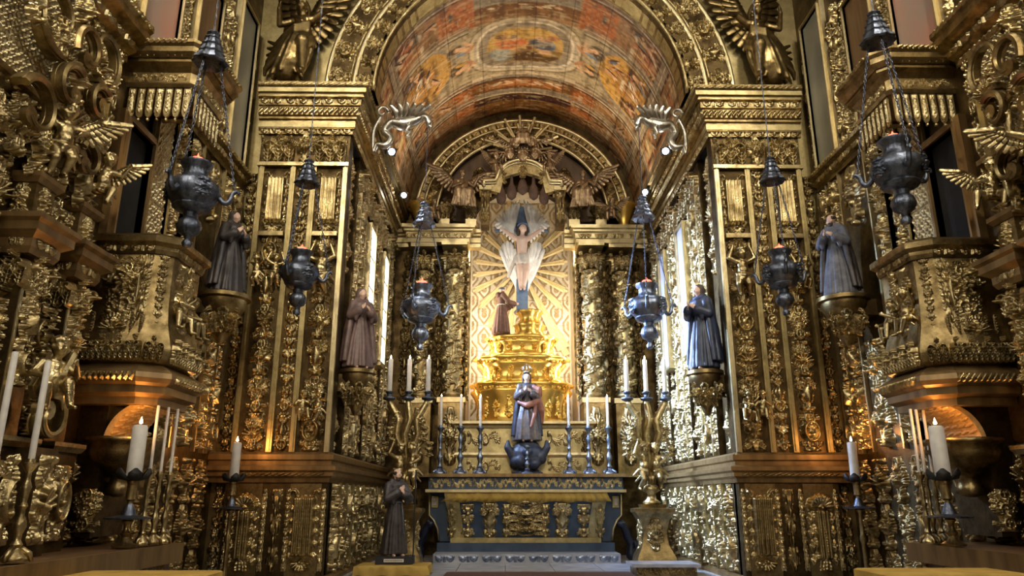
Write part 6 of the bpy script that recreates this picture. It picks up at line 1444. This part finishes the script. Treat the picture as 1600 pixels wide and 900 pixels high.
# stands in front: cloth-covered table with the black friar, marble-topped plinth
tb = tag(empty('cloth_table', (-2.4, 13.7, NF)), 'low stand covered with an ochre cloth under the black-robed friar statue', 'table')
MB().box(-0.58, 0.58, -0.35, 0.35, 0.0, 0.14).build('stand', 'wood_dark', tb)
def cloth(w, d, h, drop, seed=1, n=40):
    V = []; F = []; g_ = random.Random(seed); per = []
    for (x0, y0, x1, y1, k) in ((-w, -d, w, -d, n), (w, -d, w, d, n // 2), (w, d, -w, d, n), (-w, d, -w, -d, n // 2)):
        for i in range(k): per.append((x0 + (x1 - x0) * i / k, y0 + (y1 - y0) * i / k))
    m_ = len(per)
    for j, (zz, o) in enumerate(((h, -0.02), (h - 0.012, 0.006), (h - drop * 0.5, 0.014), (h - drop, 0.02))):
        for i, (x, y) in enumerate(per):
            wv = (0.012 * math.sin(i * 0.9 + seed) + 0.008 * math.sin(i * 0.37)) * (j >= 2); k = 1 + (o + wv) / max(w, d)
            V.append((x * k, y * k, zz + (0.01 * math.sin(i * 0.5) if j == 3 else 0)))
    for j in range(3):
        for i in range(m_): F.append((j * m_ + i, j * m_ + (i + 1) % m_, (j + 1) * m_ + (i + 1) % m_, (j + 1) * m_ + i))
    F.append(tuple(range(m_))); return MB().add(V, F)
cloth(0.62, 0.38, 0.17, 0.16, 3).build('ochre_cloth', 'cloth_yellow', tb, True, True, 50)
pl = tag(empty('plaque_base', (-2.38, 13.72, NF + 0.175)), 'black lettered plinth under the black-robed friar statue', 'plinth')
MB().box(-0.32, 0.32, -0.2, 0.2, 0.0, 0.13).build('plinth_block', 'black', pl)
MB().box(-0.17, 0.17, -0.215, -0.2, 0.04, 0.09).build('nameplate', 'rope_white', pl)
# two rows of tiny illegible letters on the plate
for i in range(14): MB().box(-0.155 + i * 0.0225, -0.143 + i * 0.0225, -0.218, -0.215, 0.052, 0.078).build('lettering', 'black', pl)
fs = saint('friar_statue', (-2.42, 13.74, NF + 0.305), R(35), 1.5, 'robe_dark', 'skin', 'tonsure', 'hair_dark', seed=31, hood=True, face=(0.1, -1, 0.05), beard=True, belt='robe_grey', hem=0.15,
           arms=[((-0.10, 0, 0.785), (-0.15, -0.07, 0.64), (-0.02, -0.13, 0.72)), ((0.10, 0, 0.785), (0.15, -0.07, 0.64), (0.04, -0.14, 0.69))])
tag(fs, 'black-robed bearded friar statue with hands on his chest, on a lettered black plinth', 'statue')
tag(MB().tube([(-2.06, 13.6, NF + 0.2), (-2.06, 13.6, 2.1)], 0.012, 6).build('thin_staff', 'black'), 'thin black staff standing beside the black-robed friar statue', 'staff')
mp = tag(empty('marble_plinth', (2.3, 13.7, NF)), 'low carved plinth with a pale marble top before the right torchere', 'plinth')
MB().box(-0.52, 0.52, -0.32, 0.32, 0.0, 0.14).build('plinth_body', 'gold_dark', mp); MB().box(-0.58, 0.58, -0.38, 0.38, 0.14, 0.19).build('marble_top', 'marble', mp)
for i in range(4): relief(mp, 'frieze', (-0.39 + i * 0.26, -0.32, 0.01), 0, 0.26, 0.4, 0.6)
# ------------------------------------------------------------------ hanging silver lamps
def chain_mesh(L, n, key):
    if key in PM: return PM[key]
    m = MB(); st = L / n
    for i in range(n):
        z = (i + 0.5) * st; ax = i % 2
        pts = []
        for k in range(9):
            a = 2 * PI * k / 8; u, v = math.cos(a) * st * 0.34, math.sin(a) * st * 0.68
            pts.append((u if ax == 0 else 0, u if ax else 0, z + v))
        m.tube(pts, st * 0.16, 5, False)
    PM[key] = m.mesh(key, True); return PM[key]
def lamp_thing(bottom, h, bell, bell_s, ceil_z, label, mat='silver_dark', rot=0.3):
    b = Vector(bottom); e = tag(empty('sanctuary_lamp', b, rot), label, 'lamp', 'hanging silver sanctuary lamps')
    k = h
    prof = [(0.0, 0.0), (0.045, 0.02), (0.055, 0.06), (0.03, 0.10), (0.045, 0.14), (0.10, 0.17), (0.13, 0.24), (0.11, 0.31), (0.07, 0.35), (0.08, 0.40), (0.18, 0.44), (0.20, 0.47), (0.19, 0.49), (0.24, 0.55), (0.285, 0.64), (0.275, 0.72), (0.20, 0.78), (0.14, 0.81), (0.125, 0.87), (0.13, 0.93), (0.17, 0.97), (0.17, 1.0), (0.12, 1.0), (0.10, 0.97)]
    MB().lathe([(r_ * k, z * k) for r_, z in prof], 48, wob=lambda a: 1 + 0.022 * math.cos(16 * a)).build('lamp_bowl', mat, e, True, True, 50)
    MB().lathe([(0.07 * k, 0.97 * k), (0.085 * k, 1.03 * k), (0.06 * k, 1.06 * k), (0.0, 1.07 * k)], 16).build('red_glass', 'flame_red', e, True)
    MB().lathe([(0.0, 1.06 * k), (0.015 * k, 1.085 * k), (0.0, 1.12 * k)], 8).build('flame', 'flame_red', e, True)
    top = Vector(bell) - b; Rm = Matrix.Rotation(-rot, 3, 'Z'); top = Rm @ top
    for q in range(3):
        a = 2 * PI * q / 3; ca, sa = math.cos(a), math.sin(a)
        pts = [(0.26, 0.62), (0.33, 0.56), (0.38, 0.60), (0.40, 0.68), (0.45, 0.72), (0.47, 0.68)]
        MB().tube(smooth_path([(r_ * k * ca, r_ * k * sa, z * k) for r_, z in pts], 4), smooth_rad([0.035 * k, 0.03 * k, 0.03 * k, 0.026 * k, 0.02 * k, 0.012 * k], 4), 8).build('lamp_handle', mat, e, True)
        relief(e, 'slim_cherub', (0.262 * k * math.cos(a + 1.0), 0.262 * k * math.sin(a + 1.0), 0.53 * k), a + 1.0 + PI / 2, 0.85 * k, 0.38 * k, 0.7 * k, mat=mat, name='embossed_leaf')
        p0 = Vector((0.42 * k * ca, 0.42 * k * sa, 0.72 * k)); p1 = top + Vector((0.10 * bell_s * ca, 0.10 * bell_s * sa, 0.02)); d = p1 - p0
        o = obj('chain', chain_mesh(1.0, 42, 'lamp_chain'), mat, e, p0); o.rotation_mode = 'QUATERNION'; o.rotation_quaternion = d.to_track_quat('Z', 'Y'); o.scale = (1.5, 1.5, d.length)
    MB().lathe([(r_ * bell_s, z * bell_s) for r_, z in ((0.02, 0.0), (0.13, -0.01), (0.17, -0.035), (0.19, -0.02), (0.18, 0.01), (0.15, 0.04), (0.135, 0.08), (0.145, 0.095), (0.13, 0.11), (0.115, 0.15), (0.105, 0.18), (0.118, 0.195), (0.10, 0.21), (0.085, 0.24), (0.08, 0.27), (0.092, 0.285), (0.07, 0.30), (0.055, 0.33), (0.075, 0.355), (0.06, 0.375), (0.03, 0.39), (0.0, 0.40))], 40, tuple(top), wob=lambda a: 1 + 0.06 * math.cos(10 * a)).build('lamp_bell', mat, e, True, True, 28)
    q = top + Vector((0, 0, 0.39 * bell_s)); Lc = ceil_z - (b + top).z - 0.39 * bell_s
    o = obj('hanging_chain', chain_mesh(1.0, 90, 'long_chain'), mat, e, q); o.scale = (2.2, 2.2, Lc)
    return e
def L(side, u, v, Y, h, vb, ceil_z, lab, bs=1.0):
    b = at(u, v, Y); z = at(u, vb, Y).z
    return lamp_thing(b, h, (b.x, b.y, z), bs, ceil_z, lab)
L(-1, 291, 388, 7.7, 1.02, 96, 14.3, 'large dark silver hanging lamp in front of the left pulpit canopy', 1.05)
L(1, 1417, 352, 7.7, 1.05, 64, 14.3, 'large dark silver hanging lamp in front of the right pulpit canopy', 1.05)
L(-1, 463, 494, 9.8, 0.93, 286, 14.3, 'dark silver hanging lamp before the left pilaster of the arch', 0.95)
L(1, 1229, 494, 9.8, 0.95, 282, 14.3, 'dark silver hanging lamp before the right pilaster of the arch', 0.95)
# lamps hung from dragon brackets on the chancel cornice
for s in (-1, 1):
    nm = 'left' if s < 0 else 'right'; Y = 13.0
    u, vb, vl = (656, 350, 548) if s < 0 else (1016, 340, 546)
    b = at(u, vl, Y); zb = at(u, vb, Y).z; hx = b.x
    e = lamp_thing(b, 1.22, (b.x, b.y, zb), 1.15, 8.62, 'blue-silver hanging lamp below the dragon bracket on the %s chancel cornice' % nm, 'silver')
    d = tag(empty('dragon_bracket', (s * 3.02, Y, 8.3)), 'winged silver-gilt dragon bracket jutting from the %s chancel cornice' % nm, 'bracket')
    ex = hx - s * 3.02
    def X_(t): return ex * t
    body = [(X_(0.0), 0.0, -0.25), (X_(0.05), -0.02, -0.10), (X_(0.22), -0.03, -0.12), (X_(0.30), 0, 0.06), (X_(0.18), 0.03, 0.22), (X_(0.30), 0.0, 0.38), (X_(0.52), 0, 0.36), (X_(0.70), 0, 0.42), (X_(0.86), 0, 0.52), (X_(0.98), 0, 0.50), (X_(1.02), 0, 0.38), (X_(1.0), 0, 0.30)]
    MB().tube(smooth_path(body), smooth_rad([0.03, 0.05, 0.075, 0.07, 0.075, 0.09, 0.14, 0.13, 0.085, 0.075, 0.07, 0.03]), 10).build('dragon_body', 'silver_bright', d, True)
    MB().ball((X_(1.0), 0, 0.42), (0.06, 0.05, 0.09)).build('dragon_head', 'silver_bright', d, True)
    for q in (-1, 1):
        m = MB()
        for k in range(6):
            a0 = Vector((X_(0.42 + 0.05 * k), q * 0.06, 0.44)); b0 = a0 + Vector((X_(-0.16 + 0.11 * k), q * (0.10 + 0.02 * k), 0.30 - 0.025 * abs(k - 2)))
            m.tube([a0, a0.lerp(b0, 0.5) + Vector((X_(0.05), 0, 0.02)), b0.lerp(a0, 0.12) + Vector((X_(0.04), 0, 0)), b0], [0.05, 0.062, 0.05, 0.015], 7, True, 0.35, (0, 1, 0))
        m.build('dragon_wing', 'silver_bright', d, True)
    for k in range(9):      # spiny crest along the neck and back
        t_ = 0.34 + 0.065 * k; z_ = 0.45 + (0.04 if k < 5 else 0.10)
        MB().lathe([(0.025, 0.0), (0.018, 0.05), (0.0, 0.11)], 6, (X_(t_), 0, z_ - 0.02)).build('crest_spine', 'silver_bright', d, True)
    for q in (-1, 1): MB().tube([(X_(0.62), q * 0.07, 0.36), (X_(0.66), q * 0.11, 0.24), (X_(0.60), q * 0.10, 0.16), (X_(0.68), q * 0.10, 0.13)], [0.05, 0.035, 0.025, 0.012], 7).build('dragon_leg', 'silver_bright', d, True)
    MB().tube([(X_(1.0), 0, 0.36), (X_(1.06), 0, 0.30), (X_(1.03), 0, 0.24)], [0.05, 0.035, 0.015], 8).build('dragon_snout', 'silver_bright', d, True)
    MB().tube([(X_(0.12) + 0.12 * math.cos(a) * (1 - a / 9) , 0, 0.62 + 0.12 * math.sin(a) * (1 - a / 9)) for a in np.linspace(0, 6, 22)], [0.045 - 0.02 * i / 21 for i in range(22)], 8).build('dragon_tail', 'silver_bright', d, True)
    MB().tube(smooth_path([(0, 0, -0.25), (s * 0.03, 0, -0.05), (s * 0.02, 0, 0.25), (X_(0.10), 0, 0.52)]), 0.04, 8).build('bracket_stem', 'silver_bright', d, True)
# ------------------------------------------------------------------ floodlights clamped to the chancel cornice
for (u, v, Y, s, lab) in ((612, 237, 13.4, -1, 'left chancel cornice, near the arch'), (631, 305, 16.6, -1, 'left chancel cornice, near the altarpiece'), (1040, 236, 13.4, 1, 'right chancel cornice, near the arch'), (1008, 300, 16.6, 1, 'right chancel cornice, near the altarpiece')):
    c_ = at(u, v, Y); e = tag(empty('floodlight', c_), 'small bright floodlight on the ' + lab, 'floodlight')
    aim = (Vector((0.0, 9.0, 5.0)) - c_).normalized(); q = aim.to_track_quat('-Y', 'Z')
    h_ = MB().box(-0.10, 0.10, 0.0, 0.10, -0.08, 0.08); h_.box(-0.06, 0.06, 0.1, 0.16, -0.05, 0.05); o = h_.build('housing', 'black', e); o.rotation_mode = 'QUATERNION'; o.rotation_quaternion = q
    o = MB().lathe([(0.0, 0.0), (0.062, 0.0), (0.062, 0.012), (0.0, 0.012)], 20).xf(Matrix.Rotation(PI / 2, 4, 'X')).build('lamp_lens', 'lamp_face', e); o.rotation_mode = 'QUATERNION'; o.rotation_quaternion = q
    MB().tube([(0, 0.05, -0.02), (s * 0.15, 0.05, 0.05), (s * 3.05 - c_.x, 0.05, 8.75 - c_.z)], 0.015, 6).build('arm', 'black', e)
    spot('floodlight_light', c_ + aim * 0.14, (s * -1.2, 15.8, 1.5) if Y < 15 else (0, 15.2, 12.0), 70 if Y < 15 else 220, LED if Y < 15 else (1.0, 0.86, 0.66), 120, 0.9, 0.05)

# ------------------------------------------------------------------ candles and candlesticks
def candle(loc, r_, h, label, group=None, power=0.0, flame=1.0, lean=None, fmat='flame', lit=True):
    e = tag(empty('candle', loc), label, 'candle', group)
    MB().lathe([(r_ * 0.98, 0), (r_, h * 0.02), (r_ * 0.97, h - r_ * 0.3), (r_ * 0.8, h), (r_ * 0.3, h - r_ * 0.25), (0, h - r_ * 0.25)], 16).build('wax', 'wax', e, True, True, 45)
    if lit:
        MB().tube([(0, 0, h - r_ * 0.3), (0, 0, h + r_ * 0.5)], r_ * 0.08, 5).build('wick', 'black', e)
        f = flame * 0.75
        MB().lathe([(0, h + r_ * 0.2), (0.016 * f, h + 0.02 * f), (0.019 * f, h + 0.035 * f), (0.011 * f, h + 0.062 * f), (0, h + 0.095 * f)], 10).build('flame', fmat, e, True)
        if power: point('candle_light', Vector(loc) + Vector((0, 0, h + 0.07 * f)), power, (1.0, 0.45, 0.13), 0.03)
    if lean: e.rotation_euler = lean
    return e
def baluster(h, r_):
    """Turned candlestick profile."""
    P = [(1.6, 0.0), (1.7, 0.02), (1.5, 0.05), (0.9, 0.09), (0.55, 0.13), (0.8, 0.16), (0.45, 0.20), (0.5, 0.26), (0.85, 0.33), (0.75, 0.38), (0.4, 0.44), (0.38, 0.50), (0.6, 0.53), (0.38, 0.57), (0.5, 0.66), (0.68, 0.72), (0.4, 0.78), (0.36, 0.86), (0.7, 0.90), (1.05, 0.94), (1.05, 0.96), (0.6, 0.965), (0.55, 1.0), (0.0, 1.0)]
    return [(a * r_, z * h) for a, z in P]
ORD = ['outer', 'middle', 'inner']
for s in (-1, 1):
    nm = 'left' if s < 0 else 'right'
    for i, x in enumerate((1.93, 1.47, 1.02)):
        e = tag(empty('altar_candlestick', (s * x, 17.2, 2.13)), 'silver altar candlestick, %s of three on the %s half of the altar' % (ORD[i], nm), 'candlestick', 'silver altar candlesticks')
        MB().lathe(baluster(1.1, 0.085), 20).build('stick', 'silver', e, True, True, 50)
        for k in range(3): a = R(90 + 120 * k); MB().tube([(0.06 * math.cos(a), 0.06 * math.sin(a), 0.12), (0.15 * math.cos(a), 0.15 * math.sin(a), 0.06), (0.17 * math.cos(a), 0.17 * math.sin(a), 0.0)], [0.03, 0.03, 0.02], 6).build('foot', 'silver', e, True)
        candle((s * x, 17.2, 3.23), 0.032, 0.66, 'slim lit white candle in the %s altar candlestick, %s half' % (ORD[i], nm), 'slim altar candles', 0.6, 0.9)
    for q in (-1, 0, 1):
        w_ = {-1: 'leftmost', 0: 'middle', 1: 'rightmost'}[q]
        candle((s * 2.42 + q * 0.39, 15.0, 3.71), 0.048, 0.66, 'thick lit white candle, %s of three on the %s cherub torchere' % (w_, nm), 'torchere candles', 1.5, 1.2)
e = tag(empty('altar_candlestick', (0.04, 16.75, 2.13)), 'short empty silver candlestick at the centre of the altar before the globe', 'candlestick', 'silver altar candlesticks')
MB().lathe(baluster(0.62, 0.075), 20).build('stick', 'silver', e, True, True, 50)
# tall torches in the nave with black flower cups
def nave_torch(loc, h, r_, ch, cr, label, power, fl, z0=0.0):
    x, y = loc; top = h; h = h - z0; e = tag(empty('standing_candlestick', (x, y, z0)), 'standing candlestick with black petal cup and flat drip dish, ' + label, 'candlestick')
    pf = [(0.20, 0.0), (0.21, 0.03), (0.12, 0.08), (0.06, 0.14), (0.04, 0.3), (0.065, 0.36), (0.035, 0.44), (0.032, h * 0.5), (0.055, h * 0.54), (0.03, h * 0.58), (0.03, h - 0.5), (0.06, h - 0.46), (0.03, h - 0.43), (0.03, h - 0.12), (0.05, h - 0.1), (0.06, h - 0.05), (0.03, h), (0, h)]
    mono = [pf[0]]
    for q in pf[1:]:
        if q[1] >= mono[-1][1]: mono.append(q)
    if h < 1: mono = [(0.12, 0.0), (0.13, 0.02), (0.07, 0.05), (0.04, 0.10), (0.06, 0.14), (0.03, 0.18)] + pf[-8:]
    MB().lathe(mono, 18).build('stem', 'gold_dark', e, True, True, 50)
    MB().lathe([(0.03, h - 0.435), (r_ * 2.3, h - 0.44), (r_ * 2.35, h - 0.425), (0.08, h - 0.40), (0.055, h - 0.33), (0.03, h - 0.28)], 28).build('drip_dish', 'silver_dark', e, True, True, 40)
    MB().lathe([(0.03, h - 0.26), (0.055, h - 0.24), (0.05, h - 0.06), (0.06, h - 0.04), (0.03, h - 0.03)], 16).build('socket', 'gold', e, True, True, 40)
    for k in range(6):
        a = 2 * PI * k / 6; n_ = Vector((math.cos(a), math.sin(a), 0)); t_ = Vector((-math.sin(a), math.cos(a), 0)); V = []; F = []
        for j, (o, z, w_) in enumerate(((0.02, h - 0.05, 0.03), (0.09, h - 0.03, 0.06), (0.12, h + 0.03, 0.055), (0.13, h + 0.08, 0.01))):
            c0 = n_ * o * r_ / 0.08
            for tt in (0.0, 0.012): V += [c0 + n_ * tt - t_ * w_ * r_ / 0.08 + Vector((0, 0, z)), c0 + n_ * tt + t_ * w_ * r_ / 0.08 + Vector((0, 0, z))]
        for j in range(3):
            a0 = j * 4; b0 = a0 + 4
            F += [(a0, a0 + 1, b0 + 1, b0), (a0 + 2, b0 + 2, b0 + 3, a0 + 3), (a0, b0, b0 + 2, a0 + 2), (a0 + 1, a0 + 3, b0 + 3, b0 + 1)]
        MB().add(V, F).build('petal', 'iron', e, True)
    candle((x, y, top), cr, ch, 'stout lit candle in the standing candlestick, ' + label, 'stout nave candles', power, fl)
for (u, v, Y, ch, cr, lab) in ((209, 744, 8.2, 0.54, 0.080, 'beneath the left pulpit'), (365, 748, 11.6, 0.54, 0.070, 'before the left pilaster dado'), (1337, 748, 11.6, 0.55, 0.070, 'before the right pilaster dado'), (1474, 744, 8.35, 0.55, 0.084, 'beneath the right pulpit')):
    b_ = at(u, v, Y); nave_torch((b_.x, b_.y), b_.z, 0.10, ch, cr, lab, 9.0 if Y < 9 else 18.0, 1.3, 1.115 if Y < 9 else 0.0)
# slender candles on the side altars
def slim_stick(loc, h, r_, ch, cr, label, lab2):
    e = tag(empty('gilt_candlestick', loc), label, 'candlestick', 'slender gilt candlesticks'); MB().lathe(baluster(h, r_), 16).build('stick', 'gold', e, True, True, 50)
    for k in range(3): a = R(30 + 120 * k); MB().tube([(r_ * 0.5 * math.cos(a), r_ * 0.5 * math.sin(a), h * 0.13), (r_ * 1.7 * math.cos(a), r_ * 1.7 * math.sin(a), h * 0.07), (r_ * 2 * math.cos(a), r_ * 2 * math.sin(a), 0.0)], [r_ * 0.4, r_ * 0.4, r_ * 0.3], 6).build('foot', 'gold', e, True)
    candle((loc[0], loc[1], loc[2] + h), cr, ch, lab2, 'unlit slender candles', 0, lit=False)
for s in (-1, 1):
    nm = 'left' if s < 0 else 'right'
    for i, (x, y) in enumerate(((4.42, 8.45), (4.38, 8.62), (4.34, 8.78)) if s < 0 else ((4.28, 8.66), (4.38, 8.72), (4.50, 8.78))):
        o_ = ('nearest', 'middle', 'farthest')[i]
        slim_stick((s * x, y, 1.12), 0.78, 0.048, 0.72, 0.017, 'slender gilt candlestick under the %s pulpit, %s of three' % (nm, o_), 'slender unlit candle under the %s pulpit, %s of three' % (nm, o_))
    for i, (x, y) in enumerate(((4.42, 6.3), (4.45, 5.9))):
        o_ = ('nearer the pulpit', 'farther from the pulpit')[i]
        slim_stick((s * x, y, 1.12), 0.80, 0.06, 0.82, 0.026, 'tall gilt candlestick on the %s side altar, %s' % (nm, o_), 'tall unlit candle on the %s side altar, %s' % (nm, o_))
# yellow-clothed tables at the bottom of the view
for (x, y, w_, d_, nm) in ((-3.62, 6.75, 0.60, 0.3, 'left'), (3.35, 6.9, 0.62, 0.3, 'right')):
    e = tag(empty('draped_table', (x, y, 0)), 'small table under a plain mustard cloth, %s side of the nave' % nm, 'table')
    MB().box(-w_ + 0.02, w_ - 0.02, -d_ + 0.02, d_ - 0.02, 0.94, 0.98).build('table_top', 'wood_dark', e)
    for a in (-1, 1):
        for b in (-1, 1): MB().box(a * (w_ - 0.08) - 0.03, a * (w_ - 0.08) + 0.03, b * (d_ - 0.08) - 0.03, b * (d_ - 0.08) + 0.03, 0.0, 0.94).build('leg', 'wood_dark', e)
    cloth(w_, d_, 0.99, 0.55, 5).build('mustard_cloth', 'cloth_yellow', e, True, True, 50)
# ------------------------------------------------------------------ tall chancel windows (north side) and framed panels (south side)
for j, (y0, y1) in enumerate(((14.55, 15.15), (16.44, 17.0))):
    m = MB()
    for a, b, c, d in ((y0 - 0.06, y0, 4.6, 7.1), (y1, y1 + 0.06, 4.6, 7.1), (y0, y1, 4.5, 4.6), (y0, y1, 7.1, 7.2)): m.box(-3.5, -3.26, a, b, c, d)
    for c in (5.2, 5.85, 6.5): m.box(-3.32, -3.285, y0, y1, c - 0.02, c + 0.02)
    w_ = struct(m.build('window_%d' % (7 + j), 'gold_pale'))
    for k, (z0, z1) in enumerate(((4.6, 5.18), (5.22, 5.83), (5.87, 6.48), (6.52, 7.1))): MB().box(-3.32, -3.30, y0, y1, z0, z1).build('pane', 'sky_pane', w_)
    for k in range(9):      # scalloped lace valance down the side of the panes
        MB().plate([(0.0, 0.0), (0.14, 0.12), (0.0, 0.24)], -0.006, 0.006).build('lace_point', 'cloth_white', w_, loc=(-3.285, y0 + 0.005, 4.75 + k * 0.25), rot=(0, 0, PI / 2))
    e = tag(empty('framed_painting', (3.5, (y0 + y1) / 2, 4.5)), 'tall narrow blue-grey painting in a gilt frame on the right chancel wall, %s' % ('nearer the arch' if j == 0 else 'nearer the altarpiece'), 'painting')
    h = (y1 - y0) / 2
    MB().box(-0.20, 0.0, -h, h, 0, 2.7).build('canvas', 'canvas_blue', e)
    m = MB()
    for a, b, c, d in ((-h - 0.06, -h, -0.06, 2.76), (h, h + 0.06, -0.06, 2.76), (-h, h, -0.06, 0), (-h, h, 2.7, 2.76)): m.box(-0.25, 0, a, b, c, d)
    m.build('frame', 'gold_pale', e)
